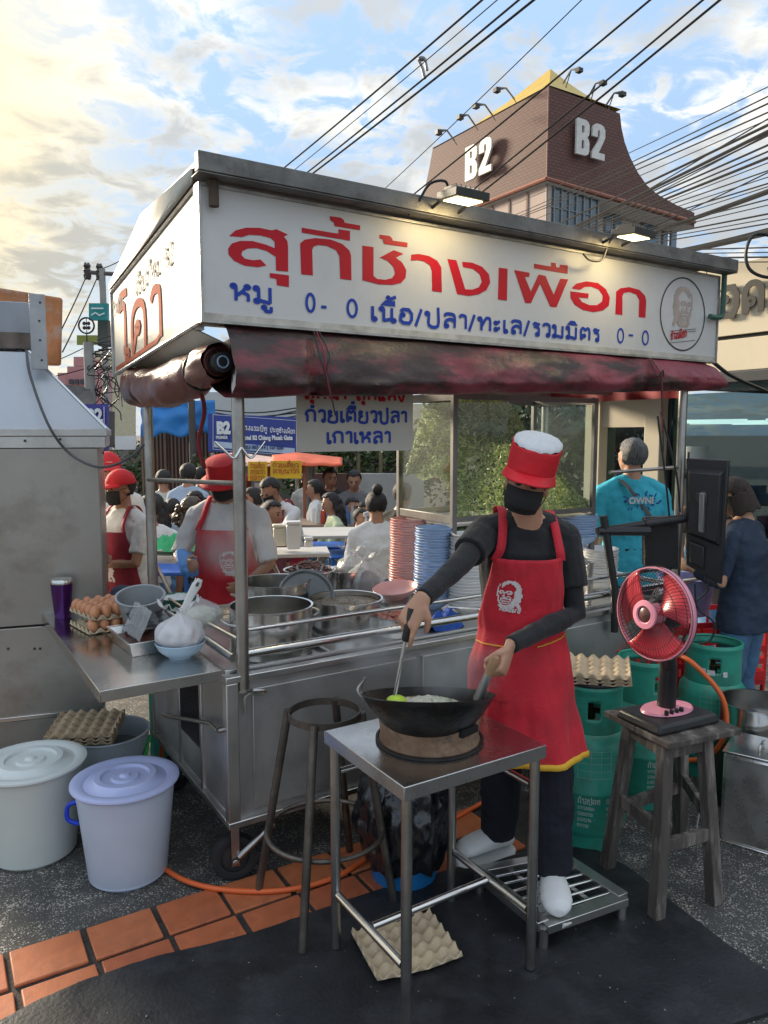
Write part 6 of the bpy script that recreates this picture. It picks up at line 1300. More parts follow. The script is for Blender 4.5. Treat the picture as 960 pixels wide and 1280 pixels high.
# ---- red-cap vendor with folded arms and the one behind him
arms = {'re': (.13, .06, .64), 'rw': (-.02, .135, .665), 'le': (-.13, .06, .64), 'lw': (.03, .12, .635)}
stand('vendor in a red baseball cap and black mask standing with folded arms', 153, 590, 4.35, 1.50, pi - .55, dict(vox=.007, skin=skin_d(), nolegs=True, mask=msk, hair='short', hat='baseball', shirt=wht, sleeve=.75, w=1.1, apron=apd, apron_bot=.4, **{'print': (.0, .42, .075, .10)}, disp=.018), head=(.08, -.1), sw=1.1, ov=arms)
stand('vendor in a red cap mostly hidden behind the hood cart edge', 135, 568, 5.1, 1.62, pi + .4, dict(vox=.012, skin=skin_d(), nolegs=True, hair='short', hat='baseball', shirt=wht, apron=apd, apron_bot=.4), head=(.1, 0))
# ---- man in the turquoise shirt
tur = mat('turquoise_shirt', (.04, .46, .60), .8, 0, .10, 7, .2, 100)
mb1, mHP = stand('grey haired man in a bright turquoise T-shirt seen from behind', 791, 549, 4.7, 1.66, .12, dict(vox=.008, skin=skin(), hair='short', hairmat=mat('grey_hair', (.12, .12, .12), .5, 0, .7, 40, .6, 120, stretch=(3, 3, .4)), face=False, shirt=tur, sleeve=.95, w=1.22, hem=.06, trousers=mat('dark_trousers', (.03, .03, .04), .8), shoe=rubber(), disp=.02), sw=1.12, head=(-.02, .25))
def backp(x, z): return Vector((x * 1.66, -.076 * 1.66 - .014, z * 1.66))
ink = mat('navy_ink', (.02, .06, .28), .7)
q = MB(); rr = random.Random(11)
for i in range(34):
    a_ = rr.uniform(0, 6.28); r0 = rr.uniform(.03, .065); x, z = r0 * 1.15 * cos(a_), .765 + r0 * .7 * sin(a_); dx, dz = cos(a_ + .4) * .008, sin(a_ + .4) * .008; nx, nz_ = -dz * .4, dx * .4
    q.add([backp(x - dx, z - dz), backp(x + nx, z + nz_), backp(x + dx, z + dz), backp(x - nx, z - nz_)], [(0, 1, 2, 3)])
q.build('shirt_splash_print', ink, mb1, smooth=0)['kind'] = 'stuff'
q = MB(); q.add([backp(-.046, .752), backp(.046, .752), backp(.046, .780), backp(-.046, .780)], [(0, 1, 2, 3)]); q.v = [v - Vector((0, .001, 0)) for v in q.v]; q.build('shirt_print_box', tur, mb1, smooth=0)
font('OWNI', 'shirt_lettering', wht, mb1, backp(.0, .7545) - Vector((0, .004, 0)), (pi / 2, 0, 0), .055, 1.0, .002, .0005, 'CENTER')
q = MB(); q.tube([Vector(v) * 1.66 for v in ((-.055, -.01, .845), (-.04, -.072, .81), (.03, -.083, .72), (.10, -.06, .63))], .016, 8, flat=.25); q.build('shoulder_strap', mat('grey_strap', (.10, .095, .09), .7), mb1)
# ---- woman in navy at the right edge
den = mat('blue_denim', (.07, .15, .26), .85, 0, .25, 5, .3, 140, dirt=(.16, .26, .38), dirt_amt=.5, ds=3)
wm, wHP = stand('woman in a navy top and blue jeans at the right edge looking down', 938, 600, 3.75, 1.58, .75, dict(vox=.008, skin=skin(), hair='bob', hairmat=mat('dark_brown_hair', (.03, .016, .012), .65, 0, .5, 40, .6, 120, stretch=(3, 3, .4)), face=True, shirt=mat('navy_top', (.02, .035, .065), .8, 0, .15, 8, .25, 90), sleeve=1.7, hem=.03, w=1.10, trousers=den, shoe=rubber(), disp=.02), head=(.35, .3), lean=.05, ov={'re': (.16, .02, .64), 'rw': (.09, .16, .66), 'le': (-.16, .02, .64), 'lw': (-.06, .17, .66)})
# ---- crowd at the tables
cots = {k: mat('shirt_' + k, c, .85, 0, .12, 8, .2, 100) for k, c in dict(cream=(.50, .48, .42), palegreen=(.50, .56, .36), grey=(.15, .15, .15), black=(.02, .02, .022), maroon=(.16, .04, .05), teal=(.10, .30, .30), ivory=(.56, .55, .52), paleblue=(.35, .42, .52), brown=(.12, .08, .06)).items()}
def crowd(label, px, py, Y, h, face, shirt, **k):
    o = dict(vox=.016, skin=skin_d(), hair=k.get('hair', 'short'), shirt=cots.get(shirt, wht) if shirt != 'white' else wht, sleeve=k.get('sleeve', .8), trousers=k.get('tr', den), shoe=rubber(), disp=.02, w=k.get('w', 1.05)); o.update(k.get('o', {}))
    return stand(label, px, py, Y, h, face, o, lean=k.get('lean', .05), head=k.get('head', (.05, 0)), seated=k.get('seated', False), ov=k.get('ov'))
crowd('vendor in a white T-shirt and dark red apron bending over a table', 366, 596, 6.4, 1.55, pi - .6, 'white', lean=.42, head=(.15, 0), o=dict(vox=.012, mask=msk, apron=apd, apron_bot=.38), ov={'re': (.15, .30, .60), 'rw': (.10, .42, .50), 'le': (-.14, .30, .60), 'lw': (-.10, .42, .50)})
crowd('seated woman with long dark hair in a pale green top', 424, 616, 7.4, 1.55, pi / 2 + .3, 'palegreen', seated=True, hair='long', sleeve=1.8, lean=.12, ov={'lw': (-.05, .28, .50), 'le': (-.13, .12, .50), 'rw': (.06, .28, .50), 're': (.13, .12, .50)})
crowd('standing man in a grey T-shirt near the white wall', 443, 588, 8.6, 1.62, pi, 'grey', head=(.3, 0))
crowd('standing figure in dark clothes beside the man in grey', 411, 586, 8.9, 1.62, pi + .4, 'black')
crowd('seated person in a white shirt with a hair bun, back to the camera', 472, 616, 5.6, 1.60, .15, 'white', hair='bun', seated=True, lean=.10, w=1.15, sleeve=.95, o=dict(vox=.011, face=False))
crowd('person in a black jacket standing behind the pink bowls', 500, 604, 5.7, 1.58, -.6, 'black', w=1.2, sleeve=1.8)
crowd('dark haired boy sitting with his face towards the camera', 455, 628, 7.6, 1.40, pi - .2, 'maroon', seated=True)
crowd('child with short black hair seated in front of the boy', 447, 636, 7.0, 1.25, pi + .9, 'brown', seated=True)
crowd('man in a cream patterned shirt walking away at the left', 204, 588, 8.3, 1.60, .3, 'cream')
crowd('man in a white shirt with a dark cross strap seen from behind', 233, 580, 8.0, 1.66, -.1, 'paleblue', w=1.15)
crowd('person in dark clothes walking behind the cross strap man', 251, 584, 9.0, 1.62, .2, 'grey')
crowd('person with a teal shirt far behind the bucket hat vendor', 262, 590, 9.4, 1.55, .5, 'teal')
crowd('seated woman with long curly brown hair, face turned right', 233, 622, 6.2, 1.55, -.9, 'black', hair='curly', seated=True, o=dict(hairmat=mat('brown_curls', (.06, .035, .018), .45, 0, .6, 30, .6, 80)))
crowd('seated woman with dark hair in a light blue top', 194, 618, 6.0, 1.55, .6, 'paleblue', hair='long', seated=True)
crowd('seated woman facing the camera between the post and the vendor', 247, 614, 6.9, 1.50, pi - .4, 'ivory', seated=True, hair='long')
crowd('man in a cream shirt sitting just right of the front post', 322, 610, 6.6, 1.60, pi / 2 + .2, 'maroon', seated=True, w=1.1)
crowd('person in a white T-shirt far left behind the folded arms vendor', 186, 620, 5.6, 1.55, .2, 'white', seated=True)
crowd('man with glasses in a grey shirt inside the shop doorway', 878, 600, 7.2, 1.62, pi, 'brown')
crowd('person in an orange brown top between the monitor and the woman', 905, 640, 5.2, 1.50, pi - .3, 'brown', seated=True)

for lb, px, py, Y, h_, fc, sh, kw in (
 ('seated man in a pale shirt low between the left post and the vendor', 216, 624, 7.4, 1.55, .4, 'cream', dict(seated=True)),
 ('seated person in teal beside the fence, far left', 190, 606, 8.8, 1.5, pi, 'teal', dict(seated=True)),
 ('standing man in a white shirt near the yellow banners', 398, 600, 8.0, 1.6, pi / 2, 'white', {}),
 ('seated diner in white under the yellow banners', 343, 618, 7.8, 1.5, pi - .5, 'white', dict(seated=True)),
 ('seated diner in grey at the far steel table', 402, 624, 8.4, 1.5, -1.2, 'grey', dict(seated=True)),
 ('seated diner in pale blue right of the woman in green', 438, 622, 8.2, 1.5, pi + .6, 'paleblue', dict(seated=True)),
 ('seated woman with long hair in ivory near the maroon wall', 462, 618, 8.8, 1.5, pi / 2, 'ivory', dict(seated=True, hair='long')),
 ('distant walker in cream by the concrete post', 384, 590, 10.5, 1.6, .2, 'cream', {}),
 ('distant walker in black further down the lane', 278, 592, 10.0, 1.6, -.2, 'black', {}),
 ('seated man in maroon behind the folding table', 335, 626, 5.8, 1.5, pi + 1.0, 'maroon', dict(seated=True))):
    crowd(lb, px, py, Y, h_, fc, sh, **kw)
# ================================================================== SURROUNDINGS
def q4(q, pts): k = len(q.v); q.v += [Vector(p) for p in pts]; q.f.append((k, k + 1, k + 2, k + 3)); return q
def slab(pts, d, nm, m, par=None, bev=0, **kw):       # a quad given thickness away from the camera
    pts = [Vector(p) for p in pts]; n = (pts[1] - pts[0]).cross(pts[3] - pts[0]).normalized(); c = sum(pts, Vector()) / 4
    if n.dot(c - CAMP) < 0: n = -n
    q = MB(); q.add(pts + [p + n * d for p in pts], [(0, 1, 2, 3), (7, 6, 5, 4), (0, 4, 5, 1), (1, 5, 6, 2), (2, 6, 7, 3), (3, 7, 4, 0)]); return q.build(nm, m, par, bev=bev, **kw)
def prect(x0, y0, x1, y1, Y): return [at(x0, y1, Y), at(x1, y1, Y), at(x1, y0, Y), at(x0, y0, Y)]
# ---------------- hood cart at the left
hc_ = thing('hood_cart', 'large dented stainless steel cart with a sloping hood at the left edge', 'food cart', (-1.5, 3.42, 0), 0); HO = Vector(hc_.location)
hd_ = Vector((.949, .316, 0)); hn = Vector((-.316, .949, 0)); hp0 = Vector((-1.5, 3.42, 0))
def hplane(x, y, off=0.): d = ray(x, y); t = ((hp0 - CAMP).dot(hn) + off) / d.dot(hn); return CAMP + d * t - HO
def hbox(nm, x0, y0, x1, y1, off, dep, m, bev=.004, wx=None):
    a_, b_ = hplane(x0, y1, off), hplane(x1, y1, off); c_, d_ = hplane(x1, y0, off), hplane(x0, y0, off); c_.x, c_.y = b_.x, b_.y; d_.x, d_.y = a_.x, a_.y; d_.z = c_.z; a_.z = b_.z
    n = hn * dep; q = MB(); q.add([a_, b_, c_, d_] + [p + n for p in (a_, b_, c_, d_)], [(0, 1, 2, 3), (7, 6, 5, 4), (0, 4, 5, 1), (1, 5, 6, 2), (2, 6, 7, 3), (3, 7, 4, 0)]); return q.build(nm, m, hc_, bev=bev)
pan = mat('stained_steel_panel', (.40, .38, .345), .38, .75, .14, 1.6, .06, 30, rvar=.12, dirt=(.21, .18, .13), dirt_amt=.75, ds=1.8)
hbox('upper_panel', -160, 560, 131, 775, .0, .7, pan); hbox('lower_panel', -160, 777, 131, 884, .001, .7, pan); hbox('skirt_panel', -160, 890, 128, 958, .004, .68, pan)
hbox('edge_strip', -160, 884.3, 132, 889.6, -.008, .71, steel_b(), .002); hbox('top_strip', -160, 536, 134, 545, -.012, .73, steel(), .002); hbox('edge_band', -160, 545.3, 132, 559.6, -.004, .71, steel(), .002)
# dents
q = MB(); 
for x, y in ((10, 811), (43, 811), (50, 811), (31, 551), (75, 549), (129, 566)): p = hplane(x, y, -.014 if y < 600 else -.002); q.ell(p, (.006, .004, .006), n=8, m=6)
o = q.build('rivets', mat('dark_rivet', (.03, .03, .03), .5), hc_); o['kind'] = 'stuff'
# hood frustum
A0, A1 = hplane(-160, 536, -.01), hplane(133, 536, -.01); A1.z = A0.z = hplane(133, 537).z
back = hn * .72; T0, T1 = hplane(-160, 437, .16), hplane(36, 440, .16); T0.z = T1.z
q = MB(); q.add([A0, A1, A1 + back, A0 + back, T0, T1, T1 + hn * .36, T0 + hn * .36], [(0, 1, 5, 4), (1, 2, 6, 5), (2, 3, 7, 6), (4, 5, 6, 7), (0, 3, 2, 1)]); q.build('hood', mat('hood_sheet', (.43, .46, .50), .42, .55, .06, 2, .02, 12, dirt=(.36, .38, .40), dirt_amt=.4), hc_, bev=.004)
q = MB(); q.tube([A1 + Vector((0, 0, .004)), T1 + Vector((0, 0, .004))], .006, 6); q.build('hood_seam', steel_b(), hc_)
hbox('flue', -160, 378, 40, 437, .20, .3, mat('flue_sheet', (.30, .32, .35), .45, .6, .15, 3), .004)
hbox('flue_band', -160, 416, 38, 436, .19, .01, mat('rust_band', (.16, .13, .11), .7, .3, .4, 12), .001)
hbox('upright_plate', 40, 368, 60, 462, .06, .012, mat('punched_plate', (.40, .42, .44), .5, .5, .15, 8, dirt=(.2, .16, .12), dirt_amt=.5), .002)
q = MB()
for x, y in ((50, 378), (49, 401), (50, 425), (52, 450)): q.ell(hplane(x, y, .058), (.005, .003, .005), n=8, m=6)
o = q.build('bolt_holes', mat('dark_rivet', (0, 0, 0)), hc_); o['kind'] = 'stuff'
rb = thing('rusty_frame', 'rusty orange brown metal sheet with rounded corners standing behind the hood', 'metal frame', (0, 0, 0)); cs = [at(-60, 455, 4.3), at(75, 457, 4.3), at(77, 372, 4.3), at(-60, 350, 4.3)]
slab(cs, .03, 'sheet', mat('rusty_orange', (.36, .15, .06), .8, .1, .35, 5, .3, 50, dirt=(.38, .36, .33), dirt_amt=.8, ds=7), rb, bev=.028)
MB().tube(cat_rom([at(33, 438, 3.5), at(38, 470, 3.42), at(60, 530, 3.32), at(85, 565, 3.35), at(115, 582, 3.3), at(140, 582, 3.2), at(165, 570, 3.1), at(180, 555, 3.1)], 8), .006, 8).build('loose_cable', mat('grey_cable', (.08, .08, .085), .5), label='grey cable sagging from the hood cart across to the awning post', cat='cable')
MB().tube(cat_rom([at(20, 436, 3.6), at(30, 442, 3.55), at(0, 425, 3.6), at(-20, 418, 3.6)], 6), .005, 8).build('loose_cable', black_p(), label='short black cable draped over the hood top at the left edge', cat='cable')
# things under the side shelf
t = thing('gas_cylinder', 'dark green gas cylinder in the shade beneath the side shelf', 'gas cylinder', (-1.02, 3.66, 0)); MB().lathe([(.001, 0), (.15, 0), (.155, .03), (.155, .40), (.13, .47), (.12, .48), (.12, .60), (.11, .60), (.001, .5)], n=36).build('tank', gg, t)
t = thing('gas_burner', 'black cast iron burner hanging under the side shelf', 'burner', (-1.15, 3.42, .50)); MB().lathe([(.05, 0), (.12, .02), (.14, .07), (.13, .09), (.04, .05), (.05, 0)], n=26).tube([(0, 0, .04), (.25, .02, .05)], .015, 8).build('body', rubber(), t)
cloth('paper_scrap', 'crumpled pale paper lying on the road behind the buckets', mat('scrap', (.42, .36, .28), .9), onz(196, 940, .0), .10, .16, .02, 9)

# ---------------- shop building at the right
bA = 6.0; shop = thing('shop_building', 'cream panelled shop building with dark glass front and black lettering at the right', 'building', G, TH)
def sb(x, y): p = sidep(x, y, bA); return p.y, p.z
_, zt1 = sb(940, 325); _, zl = sb(894, 424); _, zf = sb(883, 466); b_l = sidep(741, 560, bA).y; b_r = -4.5
crm = mat('cream_cladding', (.66, .57, .41), .6, .0, .05, 1.2, .02, 10, dirt=(.55, .47, .33), dirt_amt=.5, ds=.9); cpil = mat('cream_pillar', (.60, .53, .40), .7, 0, .06, 2, .05, 20)
nb = 9
zg = -.55
for r_i, (z0, z1) in enumerate(((zf, zl - .02), (zl + .02, zt1))):
    for i in range(nb):
        w_ = 12.4 / nb; y0 = b_r + i * w_
        if y0 > b_l: break
        q = MB(); q.bb((bA, y0 + .006, z0), (bA + .12, min(b_l, y0 + w_ - .006), z1)); q.build('wall_panel', crm, shop, bev=.004)
q = MB(); q.bb((bA + .03, b_r, zl - .02), (bA + .1, b_l, zl + .02)); q.bb((bA + .02, b_r, zf - .05), (bA + .3, b_l, zf)); q.build('shadow_gap', mat('dark_gap', (.02, .02, .02), .8), shop)
q = MB(); q.bb((bA + .121, b_r, zg), (bA + .3, b_r + .2, zt1 - .05)); q.bb((bA + .121, b_r, zt1 - .3), (bA + 6, b_l, zt1 - .02)); q.bb((bA + 6, b_r, zg), (bA + 6.2, b_l, zt1 - .05)); q.build('roof_slab', crm, shop)
q = MB(); q.bb((bA - .9, b_r, zf - .18), (bA, b_l + .2, zf - .08)); q.build('canopy', mat('canopy_dark', (.03, .03, .035), .5), shop, bev=.01)
y_p0, y_p1 = sidep(828, 560, bA).y, sidep(808, 560, bA).y
q = MB(); q.bb((bA - .05, y_p0, zg), (bA + .25, y_p1, zf - .18)); q.build('pillar', cpil, shop, bev=.01)
z_b0, z_b1 = sb(775, 534)[1], sb(775, 518)[1]
q = MB(); q.bb((bA + .01, y_p1, z_b0), (bA + .2, b_l, zf - .18)); q.build('lintel', cpil, shop); q = MB(); q.bb((bA - .03, b_l - .12, zg), (bA + .25, b_l + .1, zf)); q.build('pillar', cpil, shop)
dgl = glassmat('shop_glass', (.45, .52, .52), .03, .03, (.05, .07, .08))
ys = [b_r + .2, -2.6, -1.1, .4, y_p0]
for i in range(len(ys) - 1):
    if ys[i + 1] > ys[i]:
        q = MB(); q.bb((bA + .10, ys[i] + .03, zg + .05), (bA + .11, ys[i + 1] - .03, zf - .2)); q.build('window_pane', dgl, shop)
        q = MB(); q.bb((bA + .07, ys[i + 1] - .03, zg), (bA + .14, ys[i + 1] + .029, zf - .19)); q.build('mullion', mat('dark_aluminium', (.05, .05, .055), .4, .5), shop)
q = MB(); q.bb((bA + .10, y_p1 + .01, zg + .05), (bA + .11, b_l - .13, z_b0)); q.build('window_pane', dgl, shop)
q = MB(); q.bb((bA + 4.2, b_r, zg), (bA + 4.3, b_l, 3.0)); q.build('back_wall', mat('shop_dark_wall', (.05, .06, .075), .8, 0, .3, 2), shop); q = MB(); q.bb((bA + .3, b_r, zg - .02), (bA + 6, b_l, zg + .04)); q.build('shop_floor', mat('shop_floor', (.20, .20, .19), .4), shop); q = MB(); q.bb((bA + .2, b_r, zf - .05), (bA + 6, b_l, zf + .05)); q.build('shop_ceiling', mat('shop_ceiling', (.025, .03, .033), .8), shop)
for i in range(5):
    for k in range(3):
        q = MB(); q.bb((bA + .6 + k * .9, b_r + .6 + i * 1.55, zf - .50), (bA + .68 + k * .9, b_r + 1.9 + i * 1.55, zf - .46)); q.build('tube_lamp', mat('tube_light', (.85, 1, .95), .5, emit=1.1, var=0), shop)
rr = random.Random(21); cl_ = [mat('pack_%d' % i, c, .5) for i, c in enumerate([(.35, .05, .04), (.5, .30, .04), (.05, .12, .3), (.4, .4, .38), (.08, .2, .1), (.3, .12, .25)])]
for i in range(7):
    y0 = b_r + .4 + i * 1.05
    q = MB(); 
    for z in (.1, .5, .9, 1.3): q.bb((bA + 2.0, y0, zg + z), (bA + 2.35, y0 + .9, zg + z + .03))
    q.build('display_shelf', mat('shelf_grey', (.2, .2, .2), .6), shop)
    for z in (.1, .5, .9, 1.3):
        m_ = cl_[rr.randrange(6)]; q = MB()
        for j in range(6): hh = rr.uniform(.12, .3); q.bb((bA + 1.97, y0 + .03 + j * .145, zg + z + .032), (bA + 2.2, y0 + .03 + j * .145 + rr.uniform(.08, .13), zg + z + .032 + hh))
        o = q.build('goods', m_, shop); o['kind'] = 'stuff'
blk_l = mat('black_sign_letters', (.03, .025, .02), .5)
p0y, p0z = sb(884, 392); q = MB(); pen(q, 'ะอดไวช', .27, .062, lambda a_, c_, k: Vector((bA - .03 - k * 4, p0y - a_, p0z - .06 + c_)), 1.0); q.build('wall_lettering', blk_l, shop, smooth=0, solid=.012)
q = MB(); q.tube([(bA - .8, sb(917, 480)[0], .5), (bA - .8, sb(917, 480)[0], zf - .2)], .02, 6); q.build('canopy_stay', steel(), shop)
q = MB(); q.tube(cat_rom([at(886, 448, 4.4), at(915, 470, 4.8), at(965, 492, 5.2)], 6), .012, 6); q.build('loose_cable', black_p(), label='black cable hanging from the awning corner towards the shop', cat='cable')
q4(MB(), prect(858, 558, 886, 600, 7.3)).build('paper_notice', mat('notice_paper', (.40, .42, .38), .8), solid=.01, label='pale square paper sheet taped on the dark shop glass', cat='notice')

# ---------------- B2 tower
TY = 42.; Tc = loc(at(686, 107, TY)); ta, tb = Tc.x, Tc.y
tower = thing('hotel_tower', 'tall hotel tower with a flared brown tiled roof, yellow pyramid and white letters', 'building', G, TH)
def brickmat():
    m = mat('brown_roof_tiles', (.19, .085, .06), .7, 0, .15, .6, 0, 1); t = m.node_tree; b = t.nodes['Principled BSDF']; co = t.nodes.new('ShaderNodeTexCoord').outputs['Object']
    sp_ = t.nodes.new('ShaderNodeSeparateXYZ'); t.links.new(co, sp_.inputs[0]); ad = t.nodes.new('ShaderNodeMath'); ad.operation = 'ADD'; t.links.new(sp_.outputs[0], ad.inputs[0]); t.links.new(sp_.outputs[1], ad.inputs[1]); cm_ = t.nodes.new('ShaderNodeCombineXYZ'); t.links.new(ad.outputs[0], cm_.inputs[0]); t.links.new(sp_.outputs[2], cm_.inputs[1])
    br_ = t.nodes.new('ShaderNodeTexBrick'); br_.inputs['Scale'].default_value = 1.0; br_.inputs['Brick Width'].default_value = .35; br_.inputs['Row Height'].default_value = .17; br_.inputs['Mortar Size'].default_value = .03; br_.inputs['Color1'].default_value = (.15, .055, .04, 1); br_.inputs['Color2'].default_value = (.18, .072, .052, 1); br_.inputs['Mortar'].default_value = (.07, .04, .035, 1)
    t.links.new(cm_.outputs[0], br_.inputs[0]); t.links.new(br_.outputs[0], b.inputs['Base Color']); return m
bm_ = brickmat()
zT = fr(775, 142, tb).z; zTc = Tc.z; z0c = sidep(686, 225, ta).z; Lb = sidep(541, 190, ta).y
outl = [fr(x, y, tb) for x, y in ((775, 142), (777, 160), (781, 178), (788, 197), (797, 215), (809, 232), (822, 243), (845, 256), (868, 266))]
fasc = fr(868, 284, tb); pr_r = [(ta, z0c)] + [(ta, zTc)] + [(p.x, min(zTc, p.z)) for p in outl] + [(fasc.x, fasc.z)]
yN, yF = tb, Lb
# right face + flaring prism
q = MB(); n_ = len(pr_r); q.poly(pr_r, lambda p: Vector((p[0], yN, p[1])))
k = len(q.v); 
for i in range(1, n_): 
    a_, c_ = pr_r[i], pr_r[(i + 1) % n_]
    if i < n_ - 1: q.add([(a_[0], yN, a_[1]), (c_[0], yN, c_[1]), (c_[0], yF, c_[1]), (a_[0], yF, a_[1])], [(0, 1, 2, 3)])
q.poly(pr_r, lambda p: Vector((p[0], yF, p[1])))
lt = [sidep(x, y, ta) for x, y in ((541, 190), (537, 208), (532, 232), (527, 256))]
lf = [(yN, zTc)] + [(p.y, p.z if i else zTc) for i, p in enumerate(lt)] + [(sidep(560, 290, ta).y, z0c - .0), (yN, z0c)]
q.poly(lf, lambda p: Vector((ta, p[0], p[1]))); q.build('flared_roof', bm_, tower, smooth=0)
q = MB(); q.tube([(ta, yN, z0c), (ta, yN, zTc)], .05, 6); q.build('corner_ridge', mat('ridge_brown', (.22, .10, .07), .6), tower)
q = MB(); q.tube([(ta - .02, yN - .05, z0c + .1), (fasc.x, yN - .05, fasc.z + .3)], .10, 6).tube([(ta - .05, yN, z0c + .1), (ta - .05, yF, z0c + .1)], .10, 6); q.build('eave_band', mat('orange_band', (.36, .14, .09), .6), tower)
# soffit
sxe = fasc.x
q = MB(); q.add([(ta + .02, yN, z0c), (sxe, yN, fasc.z), (sxe, yF, fasc.z), (ta + .02, yF, z0c)], [(0, 1, 2, 3)]); q.build('soffit', mat('soffit_pale', (.45, .42, .38), .8), tower, solid=.05)
# yellow pyramid
xR_ = outl[0].x; cxp, cyp = (ta + xR_) / 2, (yN + yF) / 2
apx = None
for t_ in range(200):
    pass
ap_b = loc(at(688, 86, TY + 4.2))
q = MB(); B4 = [(ta - .05, yN - .05, zTc), (xR_ + .05, yN - .05, zTc), (xR_ + .05, yF, zTc), (ta - .05, yF, zTc)]; ap = (ap_b.x, ap_b.y, ap_b.z)
rows = []
for i in range(9):
    f_ = i / 8; g_ = f_; zc = zTc + (ap[2] - zTc) * (f_ ** 1.35); rows.append([Vector((B4[j][0] + (ap[0] - B4[j][0]) * f_, B4[j][1] + (ap[1] - B4[j][1]) * f_, zc)) for j in range(4)])
for r_ in rows: q.v += r_
for i in range(8):
    for j in range(4): q.f.append((i * 4 + j, i * 4 + (j + 1) % 4, i * 4 + 4 + (j + 1) % 4, i * 4 + 4 + j))
q.build('pyramid_roof', mat('yellow_roof', (.56, .36, .02), .45, 0, .12, 1.5, .05, 8), tower, smooth=0)
# lower storeys
cpn = mat('pink_render', (.44, .33, .28), .7, 0, .06, 1.2); zlo = z0c - 15
q = MB(); q.bb((ta + .25, yN + .25, zlo), (ta + .6, yF, z0c - .0)); q.build('side_wall', cpn, tower); 
yw = [yN + .25 + i * (yF - yN) / 7 for i in range(8)]
q = MB()
for y in yw: q.bb((ta + .2, y - .07, zlo), (ta + .26, y + .07, z0c - .1))
q.bb((ta + .2, yN, z0c - 2.3), (ta + .255, yF, z0c - 2.15)); q.build('wall_joint', mat('brown_joint', (.20, .12, .09), .7), tower)
x_g1 = fr(752, 260, tb).x
q = MB(); q.bb((ta + .6, yN + .3, zlo), (x_g1, yN + .5, z0c)); q.build('glass_wall', mat('tower_glass', (.06, .09, .11), .15, 0, .25, .5, spec=.9), tower)
q = MB(); nfx = 7
for i in range(nfx + 1): x = ta + .25 + (x_g1 - ta - .25) * i / nfx; q.bb((x - .05, yN + .22, zlo), (x + .05, yN + .3, z0c - .05))
for z in range(6): q.bb((ta + .25, yN + .24, z0c - 1.2 - z * 1.2), (x_g1, yN + .299, z0c - 1.15 - z * 1.2))
q.build('glazing_bars', mat('grey_bars', (.20, .22, .23), .5, .4), tower)
xe2 = fr(852, 285, tb).x
q = MB(); q.bb((x_g1 + .01, yN + 1.4, zlo), (xe2, yN + 1.8, z0c - .6)); q.bb((xe2 - .3, yN + 1.81, zlo), (xe2, yF, z0c - .6)); q.build('rear_wall', mat('rear_render', (.50, .45, .40), .7, 0, .08, 1), tower)
for (xa_, ya_, xb_, yb_) in ((754, 268, 764, 290), (766, 266, 776, 292), (800, 283, 822, 308), (826, 290, 834, 312), (836, 290, 845, 314)):
    a_, c_ = fr(xa_, yb_, tb + 1.4), fr(xb_, ya_, tb + 1.4); w = MB(); w.bb((a_.x, yN + 1.33, a_.z), (c_.x, yN + 1.40, c_.z)); wf = w.build('window', mat('window_frame_dark', (.10, .10, .11), .5), tower); MB().bb((a_.x + .08, yN + 1.30, a_.z + .08), (c_.x - .08, yN + 1.328, c_.z - .08)).build('pane', mat('blue_pane', (.08, .17, .26), .1, 0, .2, 1, spec=.9), wf)
# B2 letters as thick boards
b2m = mat('white_board_letters', (.66, .64, .60), .5)
Bp = [(0, 0), (.50, 0), (.64, .05), (.70, .14), (.70, .36), (.66, .46), (.58, .52), (.66, .58), (.69, .68), (.69, .86), (.62, .95), (.48, 1), (0, 1)]
B2p = [(.0, 0), (.66, 0), (.66, .19), (.34, .19), (.58, .52), (.66, .66), (.66, .86), (.58, .96), (.42, 1.0), (.22, 1.0), (.08, .95), (.0, .85), (.0, .62), (.27, .62), (.27, .80), (.33, .84), (.38, .80), (.38, .66), (.30, .50), (.0, .18)]
def letter(pts, holes, place, d):
    loops = [[Vector((x, y, 0)) for x, y in pts]] + [[Vector((x, y, 0)) for x, y in h_] for h_ in holes]; tri = tessellate_polygon(loops); fl = [p for l_ in loops for p in l_]; q = MB(); q.add([place(p.x, p.y, d) for p in fl], [tuple(t_) for t_ in tri]); n0 = len(fl); q.v += [place(p.x, p.y, 0) for p in fl]; k = 0
    for l_ in loops:
        for i in range(len(l_)): q.f.append((k + i, k + (i + 1) % len(l_), n0 + k + (i + 1) % len(l_), n0 + k + i))
        k += len(l_)
    q.build('sign_letter', b2m, tower, smooth=0)
holesB = [[(.28, .17), (.42, .19), (.42, .40), (.28, .42)], [(.28, .62), (.41, .63), (.41, .81), (.28, .83)]]
a_, c_ = fr(714, 194, tb), fr(752, 148, tb); Hh = fr(714, 149, tb).z - a_.z; Wt = fr(751, 190, tb).x - a_.x
letter(Bp, holesB, lambda x, y, d: Vector((a_.x + x * Wt * .62, tb - .25 - d, a_.z + y * Hh)), .12); letter(B2p, [], lambda x, y, d: Vector((a_.x + Wt * .53 + x * Wt * .66, tb - .25 - d, a_.z + y * Hh)), .12)
e_ = sidep(587, 229, ta); Hl = sidep(587, 187, ta).z - e_.z; Wl = e_.y - sidep(621, 210, ta).y
letter(Bp, holesB, lambda x, y, d: Vector((ta - .25 - d, e_.y - x * Wl * .64, e_.z + y * Hl)), .12); letter(B2p, [], lambda x, y, d: Vector((ta - .25 - d, e_.y - Wl * .52 - x * Wl * .68, e_.z + y * Hl)), .12)
